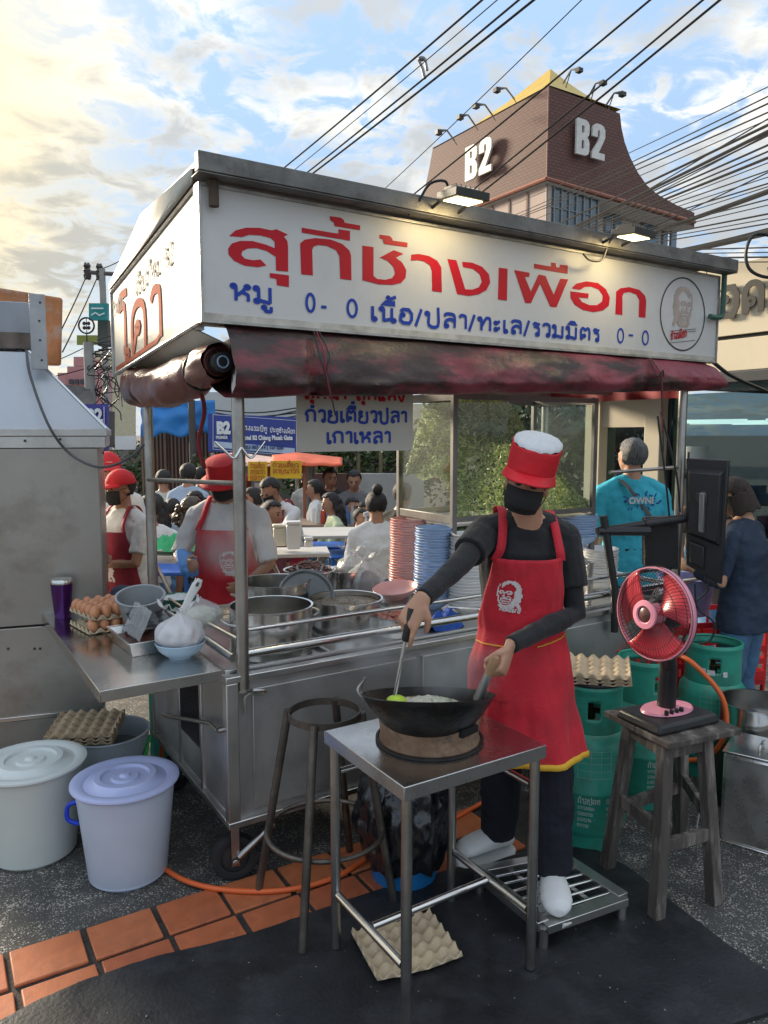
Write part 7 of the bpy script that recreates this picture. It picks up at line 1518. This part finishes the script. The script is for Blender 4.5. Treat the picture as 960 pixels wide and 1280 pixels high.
for i, (x, y, x2, y2) in enumerate(((568, 176, 548, 166), (594, 157, 575, 147), (616, 145, 595, 133), (643, 124, 621, 113), (704, 104, 724, 88), (735, 122, 754, 104), (757, 132, 778, 118))):
    f0, f1 = loc(at(x, y, TY + (2.5 if i < 4 else 1))), loc(at(x2, y2, TY - .5)); t = thing('sign_lamp', f'{["first","second","third","fourth"][i if i < 4 else i - 4]} floodlight on an arm along the {"left" if i < 4 else "right"} roof edge of the hotel tower', 'lamp', G, TH)
    md = f0.lerp(f1, .5) + Vector((0, 0, .35)); MB().tube([f0, md, f1 + Vector((0, 0, .15))], .05, 5).tube([f0 + Vector((.2, 0, -.2)), md, f1], .03, 4).build('arm', mat('arm_grey', (.2, .2, .21), .5), t); MB().box(f1, (.3, .28, .2)).build('lamp_head', black_p(), t)

# ---------------- trees, hedges
def leafmat(name, c0, c1, c2):
    m = mat(name, c1, .6, 0, .3, 3); t = m.node_tree; b = t.nodes['Principled BSDF']; gi = t.nodes.new('ShaderNodeNewGeometry'); cr = t.nodes.new('ShaderNodeValToRGB'); t.links.new(gi.outputs['Random Per Island'], cr.inputs[0]); el = cr.color_ramp.elements; el[0].color = (*c0, 1); el[1].color = (*c2, 1); e2 = el.new(.5); e2.color = (*c1, 1); t.links.new(cr.outputs[0], b.inputs['Base Color']); return m
lf1 = leafmat('leaf_dark', (.015, .03, .010), (.03, .06, .018), (.06, .10, .03)); lf2 = leafmat('leaf_mid', (.03, .05, .012), (.06, .10, .025), (.12, .15, .04))
def tree(label, base, h, rx, ry, rz_, m, n=2600, s=.09, z0=.35, seed=1):
    t = thing('tree', label, 'tree', base); rr = random.Random(seed); q = MB(); q.tube([(0, 0, -.1), (.05, 0, h * .3), (-.03, .05, h * .6)], [.10, .07, .04], 8)
    cl = [(rr.gauss(0, .45) * rx, rr.gauss(0, .45) * ry, h * z0 + rr.random() * h * (1 - z0)) for _ in range(16)]
    for c in cl[:7]: q.tube([(0, 0, h * .28), (c[0] * .5, c[1] * .5, c[2] * .6 + h * .1), c], [.035, .025, .01], 5)
    q.build('trunk', mat('bark', (.08, .06, .045), .9, 0, .3, 10, .5, 40), t); q = MB()
    for i in range(n):
        c = cl[rr.randrange(16)]; R_ = rz_ * rr.uniform(.3, 1); d = Vector((rr.gauss(0, 1), rr.gauss(0, 1), rr.gauss(0, .8))).normalized() * R_ * rr.random() ** .4; p = Vector(c) + d; a_ = Vector((rr.gauss(0, 1), rr.gauss(0, 1), rr.gauss(0, .6))).normalized(); b_ = a_.cross(Vector((rr.gauss(0, 1), rr.gauss(0, 1), rr.gauss(0, 1)))).normalized(); ss = s * rr.uniform(.5, 1.2); q4(q, [p - a_ * ss, p + b_ * ss * .45, p + a_ * ss, p - b_ * ss * .45])
    q.build('crown', m, t, smooth=0)
def bx_(x, Y): p = at(x, 600, Y); return (p.x, Y, gz(Y))
tree('dense dark green tree behind the glass cabinet at the shop corner', bx_(706, 10.5), 3.0, .9, .9, .75, lf1, 5200, .085, .10, 2)
tree('dark bushy tree beside the shop wall behind the cook', bx_(668, 11.5), 3.2, .9, .8, .8, lf1, 4200, .09, .10, 3)
tree('olive green shrub seen through the left pane of the cabinet', bx_(600, 12.5), 2.4, 1.0, .8, .7, lf2, 3000, .09, .2, 4)
tree('creeper covered shrub above the low white wall', bx_(470, 13.0), 2.15, .8, .6, .5, lf2, 2600, .07, .45, 5)
tree('leafy shrub behind the red stall canopy', bx_(412, 13.2), 2.1, .9, .6, .5, lf2, 2600, .07, .4, 6)
tree('small yellow green shrub by the brown fence', bx_(262, 10.6), 1.7, .25, .25, .3, lf2, 900, .05, .35, 7)
tree('green shrub beside the left utility pole', bx_(166, 12.5), 1.9, .4, .4, .4, lf2, 1200, .06, .3, 8)

# ---------------- walls, fence, tarps, signs behind
def wallthing(nm, label, cat, x0, y0, x1, y1, Y, m, d=.12, **kw): return slab(prect(x0, y0, x1, y1, Y), d, nm, m, None, label=label, cat=cat, **kw)
fence = thing('corrugated_fence', 'brown corrugated metal fence below the blue tarpaulin', 'fence', (0, 0, 0)); f0, f1 = at(178, 640, 11.6), at(306, 640, 11.2); ztop = at(220, 541, 11.5).z
q = MB(); nn_ = 110; q.grid(lambda u_, v_: f0.lerp(f1, u_) * 1.0 + Vector((0, .04 * (1 if int(u_ * nn_) % 4 in (0, 1) else 0), -f0.z - .6 + (ztop + .6) * v_)), nn_, 1); q.build('sheet', mat('brown_corrugated', (.17, .105, .075), .6, .2, .15, 1.5, .05, 20), fence, smooth=0, solid=.01)
q = MB(); tl_ = [at(176, 546, 11.2), at(268, 541, 10.9), at(268, 500, 10.9), at(176, 503, 11.2)]
q.grid(lambda u_, v_: tl_[0].lerp(tl_[1], u_).lerp(tl_[3].lerp(tl_[2], u_), v_) + Vector((0, .08 * nz((u_ * 3, v_ * 2, 0), 1.5), -.04 * sin(u_ * 14) * (1 - v_))), 40, 12); q.build('blue_tarpaulin', mat('blue_tarp', (.02, .20, .55), .45, 0, .15, 3, .2, 8), smooth=70, solid=.01, label='bright blue tarpaulin stretched above the brown fence', cat='tarpaulin')
wallthing('white_wall', 'pale rendered wall far behind the blue hotel sign', 'wall', 250, 490, 392, 675, 15, mat('pale_wall', (.52, .53, .52), .8, 0, .06, 1))
for i in range(5): MB().tube(cat_rom([at(262, 512 + i * 3, 13), at(320, 516 + i * 2.4 + (i % 2) * 4, 13), at(378, 509 + i * 3.2, 13)], 5), .012, 5).build('sagging_cable', black_p(), label=f'{ORD[i]} black cable sagging above the blue hotel sign', cat='cable', group='cables above the hotel sign')
wallthing('low_white_wall', 'low dirty white wall behind the seated diners', 'wall', 448, 592, 530, 712, 11.8, mat('dirty_white_wall', (.42, .41, .39), .9, 0, .12, 1.5, .1, 8, dirt=(.25, .24, .22), dirt_amt=.6, ds=1.5))
wallthing('maroon_wall', 'dark red brown wall behind the two standing men', 'wall', 384, 592, 448, 709, 12.0, mat('maroon_wall', (.12, .06, .05), .9, 0, .25, 2))
wallthing('cream_building', 'cream coloured wall seen through the left cabinet pane', 'building', 500, 505, 600, 667, 16, cpil); wallthing('far_shop_wall', 'dull brown grey wall closing the lane behind the fence', 'wall', 120, 562, 520, 680, 14.6, mat('lane_wall', (.16, .14, .12), .9, 0, .25, .6))
wallthing('red_brown_awning', 'dark red awning under the roof behind the cabinet', 'awning', 505, 570, 560, 600, 13.5, mat('awning_maroon', (.3, .05, .05), .8))
for i, x in enumerate((395, 420, 448, 476)): MB().tube([at(x, 702, 12.5), at(x, 567, 12.5)], .035, 6).build('fence_post', mat('old_wood_post', (.20, .15, .09), .9), label=f'{ORD[i].replace("topmost","leftmost")} thin wooden post in front of the shrubs', cat='post', group='wooden posts before the shrubs')
# blue hotel sign
hs = thing('hotel_sign', 'wide blue hotel sign board with white lettering and a pale phone strip', 'sign', (0, 0, 0)); sc4 = [at(260, 564, 10.6), at(377, 570, 10.3), at(377, 522, 10.3), at(260, 517, 10.6)]
sgb = mat('sign_blue', (.025, .05, .27), .4, 0, .08, 2); slab(sc4, .08, 'board', sgb, hs); sd_ = (sc4[1] - sc4[0]).normalized(); sn = Vector((sd_.y, -sd_.x, 0)); wsn = mat('white_sign_letters', (.7, .72, .74), .5)
def SP(x, y, d=.012): u_ = (x - 260) / 117; v_ = (566 - y) / 47.; return sc4[0].lerp(sc4[1], u_).lerp(sc4[3].lerp(sc4[2], u_), v_) + sn * d
slab([SP(268, 560.5), SP(369, 564.5), SP(369, 557), SP(268, 553)], .006, 'phone_strip', mat('pale_blue_strip', (.45, .55, .68), .5), hs)
q = MB(); ribbon(q, [(267, 563), (267, 520), (371, 523), (371, 566), (267, 563)], .5, lambda p: SP(p.x, p.y, .014)); q.build('border_line', wsn, hs, smooth=0)
sca = (SP(301, 540) - SP(300, 540)).length
def spen(tx, x, y, hpx, w, x1): 
    q = MB(); pw_ = pen_width(tx, hpx); pen(q, tx, hpx, w, lambda a_, c_, k: SP(x + a_ * (x1 - x) / pw_, y - c_ + (a_ * .03), .016 + k * 10), 1); q.build('sign_lettering', wsn, hs, smooth=0)
spen('โรงแรมบีทู', 305, 537, 5.0, .95, 336); spen('ประตูช้างเผือก', 339, 538, 4.6, .95, 370)
ar = atan2(sd_.y, sd_.x)
font('B2', 'sign_lettering', wsn, hs, SP(272, 543, .02), (pi / 2, 0, ar), sca * 19, .85, .014, .004); font('Hotel B2 Chiang Phuak Gate', 'sign_lettering', wsn, hs, SP(303, 549.5, .02), (pi / 2, 0, ar), sca * 7, .78, .004, .002); font('053 007 414 | 157 038', 'sign_lettering', mat('dark_blue_ink', (.03, .05, .2), .5), hs, SP(307, 560.8, .022), (pi / 2, 0, ar), sca * 6.2, .85, .002, .002); font('PREMIER', 'sign_lettering', wsn, hs, SP(271, 550, .02), (pi / 2, 0, ar), sca * 5, .8, .002, .002)
for x in (266, 371): MB().tube([at(x, 566, 10.75), Vector((at(x, 566, 10.75).x, 10.75, -.5))], .03, 8).build('sign_post', tubes(), hs)
# left blue B2 sign
ls_ = thing('hotel_sign', 'tall narrow purple blue sign with white lettering beside the utility pole', 'sign', (0, 0, 0)); s5 = prect(97, 505, 134, 562, 11.0); slab(s5, .08, 'board', mat('sign_purple', (.05, .045, .26), .4), ls_); font('B2', 'sign_lettering', wsn, ls_, at(108, 527, 10.95), (pi / 2, 0, 0), .26, .85, .012, .004); font('PREMIER', 'sign_lettering', wsn, ls_, at(110, 534, 10.95), (pi / 2, 0, 0), .07, .8, .001, .002)
MB().tube([at(115, 562, 11.05), Vector((at(115, 562, 11.05).x, 11.05, -.5))], .04, 8).build('sign_post', tubes(), ls_)
q = MB(); c4 = [at(130, 508, 10.97), at(130, 560, 10.97)]; q.tube(c4, .006, 4); q.build('border_line', wsn, ls_)
# stall with the red canopy
stl = thing('umbrella_stall', 'food stall with a red and pink canopy and yellow menu banners', 'stall', (0, 0, 0)); Ys = 8.4
rC = mat('red_canopy', (.62, .10, .035), .7, 0, .15, 4, .1, 20); pC = mat('pale_pink_canopy', (.62, .42, .36), .7, 0, .1, 4)
def can(u_, v_, x0, x1): x = x0 + (x1 - x0) * u_; yb = 582 - .5 * sin(u_ * 20); yt = 566 + 5 * abs(u_ - .35) * 2; p = at(x, yb + (yt - yb) * sin(v_ * pi / 2), Ys + v_ * 1.2); return p
q = MB(); q.grid(lambda u_, v_: can(u_, v_, 340, 428), 24, 6); q.build('canopy', rC, stl, smooth=70, solid=.015); q = MB(); q.grid(lambda u_, v_: can(u_, v_, 268, 345), 20, 6); q.build('canopy', pC, stl, smooth=70, solid=.015)
yb_ = mat('yellow_banner', (.68, .42, .02), .7, 0, .08, 6); rdl = mat('red_scribble', (.45, .12, .02), .6)
for (x0, y0, x1, y1) in ((310, 577, 334, 601), (338, 576, 377, 598)):
    slab(prect(x0, y0, x1, y1, Ys - .02), .01, 'banner', yb_, stl)
    for li in range(2 if x1 - x0 > 30 else 3):
        p0 = at(x0 + 3, y0 + 8 + li * 7.5, Ys - .03); wpx = (x1 - x0 - 6) / F * Ys; q = MB(); tx = ['ก๋วยเตี๋ยว', 'ลาบนาวา', 'ปลาวา'][li]; hh = .042; s_ = wpx / pen_width(tx, hh); pen(q, tx, hh, .010, lambda a_, c_, k: p0 + Vector((a_ * s_, -k * 6, c_))); q.build('banner_lettering', rdl, stl, smooth=0)
for x in (306, 336, 380): MB().tube([at(x, 578, Ys + .1), Vector((at(x, 578, Ys + .1).x, Ys + .1, gz(Ys)))], .018, 6).build('pole', mat('orange_pole', (.4, .12, .06), .6), stl)
slab(prect(318, 604, 336, 640, Ys + .3), .03, 'white_shelf_board', wht, stl)
MB().tube([at(386, 765, 8.9), at(386, 582, 8.9)], .07, 8).build('concrete_post', mat('concrete_pole', (.30, .29, .27), .9, 0, .15, 4), label='pale concrete post right of the yellow banners', cat='post')
wallthing('dark_red_panel', 'dark red panel between the stall and the concrete post', 'panel', 285, 600, 312, 755, 9.2, mat('dark_red_panel', (.16, .02, .02), .7))
# tables and seats of the diners
def table(label, px, py, Y, w_, d_, mtop, rz=0., h_=.72):
    g_ = gz(Y); p = at(px, py, Y); h_ = p.z - g_; t = thing('folding_table', label, 'table', (p.x, Y, p.z), rz); MB().bb((-w_ / 2, -d_ / 2, -.025), (w_ / 2, d_ / 2, 0)).build('table_top', mtop, t, bev=.004)
    for sx_ in (-1, 1): MB().tube([(sx_ * w_ * .42, -d_ * .42, -.026), (sx_ * w_ * .05, 0, -.36), (-sx_ * w_ * .36, -d_ * .42, -h_)], .013, 6).tube([(sx_ * w_ * .42, d_ * .42, -.026), (-sx_ * w_ * .36, d_ * .42, -h_)], .013, 6).build('leg', tubes(), t)
    return p
wtop = mat('white_table', (.52, .50, .47), .5, 0, .06, 5); brt = mat('brown_table', (.28, .20, .15), .6, 0, .1, 5)
table('folding table with a pale top carrying white food boxes behind the vendor', 371, 688, 4.9, .42, .30, wtop, .15); table('grey folding table in front of the seated woman in green', 418, 664, 6.6, .75, .6, wtop, .1); table('table with a green plastic cover behind the folded arms vendor', 222, 690, 4.9, .55, .35, wtop, 0); table('far steel table crowded with bottles behind the bending vendor', 415, 652, 7.8, .9, .6, brt, 0)
cloth('green_plastic_sheet', 'bright green plastic sheet heaped on the small table', mat('bright_green', (.03, .42, .16), .5, 0, .1, 8), at(222, 686, 4.88), .20, .14, .10, 12)
def tub(label, px, py, Y, w_, h_, m, nm='food_box', cat='box'):
    p = at(px, py, Y); t = thing(nm, label, cat, p, .2); MB().box((0, 0, h_ / 2), (w_, w_ * .8, h_), None, 1.1).build('box', m, t, bev=.01); MB().box((0, 0, h_ + .012), (w_ * 1.16, w_ * .96, .02)).build('lid', m, t, bev=.006); return t
tub('tall white plastic box with a lid on the pale folding table', 367, 686, 4.85, .085, .16, white_p()); tub('short cream plastic box beside the tall white box', 350, 682, 4.9, .08, .12, mat('cream_plastic', (.62, .58, .46), .5)); tub('small white tub at the right end of the folding table', 386, 684, 4.88, .05, .045, white_p())
rr = random.Random(33)
for i, x in enumerate((398, 404, 411, 420, 427, 434, 441)):
    p = at(x, 652 + rr.uniform(-1, 4), 7.6); t = MB().lathe([(.001, 0), (.03, 0), (.032, .1), (.012, .15), (.012, .19), (.001, .19)], n=12); t.build('sauce_bottle', [mat('bottle_clear', (.5, .52, .5), .2), mat('bottle_red', (.45, .05, .03), .3), mat('bottle_blue', (.1, .2, .4), .3)][i % 3], label=f'{["clear","red","blue"][i % 3]} bottle, {ORD[i].replace("topmost","first")} from the left on the far table', cat='bottle', loc=p)
def chair(label, px, py, Y, rz, m, back=True):
    p = at(px, py, Y); t = thing('chair', label, 'chair', (p.x, Y, p.z), rz); MB().box((0, 0, 0), (.38, .38, .025)).build('seat', m, t, bev=.01)
    for x, y in ((-.17, -.17), (.17, -.17), (-.17, .17), (.17, .17)): MB().tube([(x, y, -.0), (x * 1.15, y * 1.15, gz(Y) - p.z)], .014, 6).build('leg', m, t)
    if back:
        for i in range(4): MB().box((-.15 + i * .1, -.18, .2), (.025, .015, .36)).build('slat', m, t)
        MB().box((0, -.18, .39), (.38, .02, .04)).build('back_rail', m, t, bev=.005)
wc = mat('white_chair', (.60, .60, .58), .5); bc_ = mat('blue_stool', (.02, .12, .5), .45)
chair('white slatted chair beyond the plastic bags', 443, 692, 6.9, 1.2, wc); chair('small white chair left of the folding table', 325, 690, 6.6, -.4, wc)
chair('bright blue plastic stool under the grey table', 408, 682, 6.9, 0, bc_, False); chair('bright blue plastic stool right of the table legs', 431, 692, 6.5, .4, bc_, False); chair('bright blue stool at the left beneath the green sheet', 210, 712, 5.3, 0, bc_, False)
# utility poles and small far signs on the left
def up(label, x, ytop, Y, r, m, arms_=True):
    t = thing('utility_pole', label, 'utility pole', (at(x, 640, Y).x, Y, 0)); zt_ = at(x, ytop, Y).z; MB().tube([(0, 0, -.5), (0, 0, zt_)], [r * 1.25, r], 12).build('pole', m, t)
    if arms_:
        a0 = at(106, 340, Y) - Vector(t.location); a1 = at(146, 343, Y) - Vector(t.location); MB().tube([a0, a1], .045, 6).build('crossarm', mat('wood_arm', (.12, .10, .09), .9), t); MB().tube([(0, 0, zt_ - 1.0), a0.lerp(a1, .45)], .035, 5).build('brace', tubes(), t)
        for f_ in (.03, .12, .42, .5): p = a0.lerp(a1, f_); MB().lathe([(.001, -.16), (.04, -.14), (.055, -.06), (.03, -.03), (.055, .03), (.03, .08), (.05, .13), (.02, .19), (.001, .2)], p, 10).build('insulator', mat('brown_insulator', (.05, .04, .04), .4), t)
up('grey concrete utility pole with a crossarm and insulators left of the cart sign', 139, 336, 16, .065, mat('concrete_pole', (0, 0, 0)))
up('shorter grey concrete post in front of the pink building', 119, 428, 14, .09, mat('concrete_pole', (0, 0, 0)), False)
up('dark slim pole between the blue tarpaulin and the hotel sign', 243, 500, 10.8, .05, mat('dark_pole', (.08, .07, .065), .8), False); up('grey post beside the left back post of the cart', 157, 545, 12.5, .08, mat('concrete_pole', (0, 0, 0)), False)
MB().box((0, 0, 0), (.16, .1, .24)).build('meter_box', mat('meter_grey', (.5, .5, .49), .6), label='pale electric meter box low on the slim dark pole', cat='meter box', loc=at(243, 606, 10.6), bev=.01)
t = thing('teal_sign', 'teal rectangular shop sign high on the left', 'sign', (0, 0, 0)); slab(prect(111, 379, 134, 400, 15), .1, 'board', mat('teal_board', (.02, .26, .25), .5), t); q = MB(); ribbon(q, [(0, 0), (.08, .05), (.16, .0), (.26, .04)], .025, lambda p: at(114, 394, 14.95) + Vector((p.x, 0, p.y))); ribbon(q, [(0, .1), (.24, .1)], .03, lambda p: at(114, 392, 14.95) + Vector((p.x, 0, p.y))); q.build('logo', wsn, t, smooth=0)
t = thing('round_sign', 'round wire sign with a clover emblem on the left', 'sign', (0, 0, 0)); c0 = at(108, 407, 15); q = MB(); q.tube([c0 + Vector((.15 * cos(a_), 0, .15 * sin(a_))) for a_ in [2 * pi * i / 28 for i in range(28)]], .018, 6, closed=True); q.build('ring', black_p(), t)
for a_ in (.78, 2.36, 3.93, 5.5): q = MB(); q.ell(c0 + Vector((.06 * cos(a_), 0, .06 * sin(a_))), (.038, .01, .038), n=12, m=6); q.build('clover_leaf', black_p(), t)
q = MB(); q.tube([c0 + Vector((0, 0, -.15)), at(109, 440, 15)], .012, 5).tube([c0 + Vector((0, 0, .14)), c0 - Vector((0, 0, .14))], .01, 4); q.build('stem', black_p(), t)
wallthing('green_sign', 'olive green street sign below the round emblem', 'sign', 96, 419, 121, 431, 15, mat('olive_sign', (.22, .25, .05), .6), .04); wallthing('bracket_box', 'dark grey equipment box on the pole behind the teal sign', 'box', 122, 400, 135, 432, 15.2, mat('equipment', (.09, .09, .09), .7), .3)
pk_ = mat('pink_wall', (.48, .22, .22), .8, 0, .08, 1.5); pb_ = thing('pink_building', 'pink stepped building far down the street at the left', 'building', (0, 0, 0))
for (x0, y0, x1, y1, Y) in ((84, 458, 112, 520, 24), (92, 446, 108, 457.6, 24), (72, 466, 83.7, 520, 24)): slab(prect(x0, y0, x1, y1, Y), 2.0, 'block', pk_, pb_)
for x in (86, 93, 100): slab(prect(x, 474, x + 5, 480, 23.9), .05, 'window', mat('window_dark', (.05, .05, .06), .4), pb_)
dr = thing('dark_roof', 'dark grey tiled roof sloping above the purple sign', 'roof', (0, 0, 0)); slab([at(70, 512, 13), at(118, 512, 13), at(112, 484, 14), at(78, 480, 14)], .08, 'slope', mat('dark_tiles', (.06, .055, .055), .8, 0, .3, 8, .5, 20), dr); slab(prect(74, 512.5, 118, 560, 13.2), 1.0, 'wall', mat('dark_wall', (.09, .08, .08), .8), dr)
wallthing('beige_building', 'pale yellow building behind the utility pole', 'building', 118, 440, 134, 560, 26, mat('beige_wall', (.52, .48, .34), .8), 3); wallthing('white_poster', 'small white notice near the left back post', 'notice', 144, 545, 170, 562, 12.3, white_p(), .02)
# tangle of wires near the pole
rr = random.Random(8)
tg = MB()
for i in range(16):
    a_ = at(112 + rr.uniform(0, 14), 425 + rr.uniform(0, 40), 14); pts = [a_]
    for k in range(5): pts.append(a_ + Vector((rr.uniform(-.15, .5), rr.uniform(-.2, .2), -.25 * k + rr.uniform(-.15, .15))))
    tg.tube(cat_rom(pts, 4), .010, 4)
o = tg.build('cable_tangle', black_p(), kind='stuff')

# ---------------- overhead cables
def wire(label, p0, p1, r, sag=.15, grp=None, Y0=None, Y1=None, mid=None):
    a_, b_ = at(*p0), at(*p1)
    if grp and 'fanning' in grp: b_ = b_ + (b_ - a_) * .45
    L_ = (b_ - a_).length; pts = [a_.lerp(b_, i / 24) - Vector((0, 0, sag * 4 * (i / 24) * (1 - i / 24))) for i in range(25)]
    MB().tube(pts, r, 5).build('overhead_cable', mat('cable_black', (.012, .012, .013), .8, spec=.2), label=label, cat='cable', group=grp)
gA = 'overhead cables rising to the top of the picture'
W1 = [((340, 222), (614, -10), .012), ((356, 222), (640, -16), .006), ((368, 228), (652, -3), .012), ((376, 228), (682, -12), .014), ((470, 246), (735, -8), .006), ((498, 258), (822, -8), .012), ((560, 262), (888, -8), .012), ((572, 264), (912, -10), .014), ((520, 250), (560, 230), .006)][:8]
for i, (a_, b_, r_) in enumerate(W1): wire(f'{ORD[i].replace("topmost","leftmost")} of the black cables climbing from the cart roof to the top edge', (a_[0], a_[1], 13), (b_[0], b_[1], 8), r_, .02, gA)
t = thing('cable_clamp', 'grey metal cable clamp hanging on the upper left cables', 'clamp', at(528, 86, 10)); MB().tube([(-.05, 0, .10), (0, 0, .0), (.03, 0, -.12)], .022, 8).build('arm', mat('clamp_metal', (.25, .25, .26), .5, .5), t); MB().tube([(.03, 0, .12), (.06, 0, -.02)], .02, 8).build('arm', mat('clamp_metal', (0, 0, 0)), t); MB().ell((-.01, 0, .12), (.05, .04, .03)).build('head', mat('clamp_metal', (0, 0, 0)), t)
gB = 'overhead cables fanning out at the right'
RW_ = [(188, 100, .006), (201, 112, .008), (207, 121, .010), (213, 132, .009), (222, 141, .006), (236, 148, .016), (240, 155, .020), (243, 160, .010), (247, 172, .012), (252, 180, .010), (256, 188, .016), (259, 194, .006), (262, 204, .008), (266, 212, .006), (270, 220, .009), (276, 224, .006), (281, 240, .008), (284, 247, .006), (288, 258, .010), (292, 264, .006), (296, 270, .008), (300, 300, .008), (304, 306, .006), (309, 312, .010), (314, 318, .006), (286, 234, .03), (326, 288, .036), (318, 284, .02)]
for i, (yl, yr, r_) in enumerate(RW_):
    if i == 25: p0, p1 = (760, 306, 12), (985, 222, 6)
    elif i == 26: p0, p1 = (800, 322, 12), (985, 276, 6)
    elif i == 27: p0, p1 = (810, 318, 12), (985, 272, 6)
    else:
        sl_ = (yr - yl) / 180; p0 = (640, yl - sl_ * 140 + (12 if i > 5 else 0), 16); p1 = (990, yr + sl_ * 30, 6)
    wire(f'{ORD[i]} black cable from the top in the fan of cables at the right' if i < 25 else ['thick black cable bundle passing just over the tower eave', 'thickest black cable bundle low at the right', 'black cable hugging the thickest low bundle'][i - 25], p0, p1, r_ * .8, .06, gB)
for i, (a_, b_) in enumerate((((700, 300), (985, 130)), ((780, 262), (985, 150)), ((740, 318), (985, 200)))): wire(f'thin black cable crossing the fan at a steeper angle, {["upper","middle","lower"][i]} one', (*a_, 13), (*b_, 7), .007, .03, gB)
MB().tube(cat_rom([at(978, 298, 5.5), at(945, 293, 5.5), at(933, 312, 5.5), at(936, 335, 5.5), at(955, 346, 5.5), at(985, 346, 5.5)], 8), .012, 8).build('cable_loop', black_p(), label='black cable looping down at the right edge above the shop', cat='cable')
for i, (a_, b_) in enumerate((((108, 345), (70, 425)), ((121, 348), (78, 440)), ((150, 326), (119, 338)), ((60, 455), (118, 428)), ((60, 472), (125, 455)))): wire(f'{["left","right","short upper","lower thin","lowest thin"][i]} cable running from the left utility pole', (*a_, 13 if i < 2 else 16), (*b_, 10 if i < 2 else 16), .010, .02, 'cables at the left utility pole')
# ---------------- steam over the wok and pots
def steam(label_loc, r, dens, seed):
    q = MB(); q.ell((0, 0, 0), r, n=20, m=12); q.v = [p * (1 + .25 * nz(p, 6, seed)) for p in q.v]; m = bpy.data.materials.new('steam_volume'); m.use_nodes = True; t = m.node_tree; t.nodes.clear(); o_ = t.nodes.new('ShaderNodeOutputMaterial'); pv_ = t.nodes.new('ShaderNodeVolumePrincipled'); pv_.inputs['Color'].default_value = (.95, .95, .95, 1)
    co = t.nodes.new('ShaderNodeTexCoord'); n_ = t.nodes.new('ShaderNodeTexNoise'); n_.inputs['Scale'].default_value = 7; n_.inputs['Detail'].default_value = 4; mp_ = t.nodes.new('ShaderNodeMapping'); mp_.inputs[3].default_value = (1, 1, .6); t.links.new(co.outputs['Object'], mp_.inputs[0]); t.links.new(mp_.outputs[0], n_.inputs['Vector'])
    ln_ = t.nodes.new('ShaderNodeVectorMath'); ln_.operation = 'LENGTH'; dv = t.nodes.new('ShaderNodeVectorMath'); dv.operation = 'DIVIDE'; dv.inputs[1].default_value = r; t.links.new(co.outputs['Object'], dv.inputs[0]); t.links.new(dv.outputs[0], ln_.inputs[0])
    f_ = t.nodes.new('ShaderNodeMapRange'); f_.interpolation_type = 'SMOOTHSTEP'; f_.inputs[1].default_value = .0; f_.inputs[2].default_value = .85; f_.inputs[3].default_value = dens; f_.inputs[4].default_value = 0; t.links.new(ln_.outputs['Value'], f_.inputs[0]); r2 = t.nodes.new('ShaderNodeMapRange'); r2.inputs[1].default_value = .42; r2.inputs[2].default_value = .66; t.links.new(n_.outputs[0], r2.inputs[0])
    mu = t.nodes.new('ShaderNodeMath'); mu.operation = 'MULTIPLY'; t.links.new(f_.outputs[0], mu.inputs[0]); t.links.new(r2.outputs[0], mu.inputs[1]); t.links.new(mu.outputs[0], pv_.inputs['Density']); t.links.new(pv_.outputs[0], o_.inputs[1])
    o = q.build('steam', m, kind='stuff', loc=label_loc)
steam(at(570, 835, 2.30), (.22, .12, .16), 22.0, 1); steam(at(470, 800, 2.45), (.22, .12, .16), 14.0, 2); steam(CL(.30, .75, 1.15), (.28, .2, .22), 9.0, 3)
# ================================================================== bake the organic meshes in one pass
bpy.context.view_layer.update(); dg = bpy.context.evaluated_depsgraph_get()
fres = [(o, bpy.data.meshes.new_from_object(o.evaluated_get(dg))) for o in FONTS]
res = [(o, bpy.data.meshes.new_from_object(o.evaluated_get(dg))) for o in BAKE]
for o, me in res:
    o.modifiers.clear(); mats_ = [m for m in o.data.materials]; me.name = o.name
    me.materials.clear(); [me.materials.append(m) for m in mats_]
    me.polygons.foreach_set('use_smooth', [True] * len(me.polygons)); o.data = me
for o, me in fres:
    c = bpy.data.objects.new(o.name, me); COL.objects.link(c); c.parent = o.parent; c.location = o.location; c.rotation_euler = o.rotation_euler; c.scale = o.scale
    me.materials.clear(); me.materials.append(o.data.materials[0]); nm = o.name; bpy.data.objects.remove(o); c.name = nm
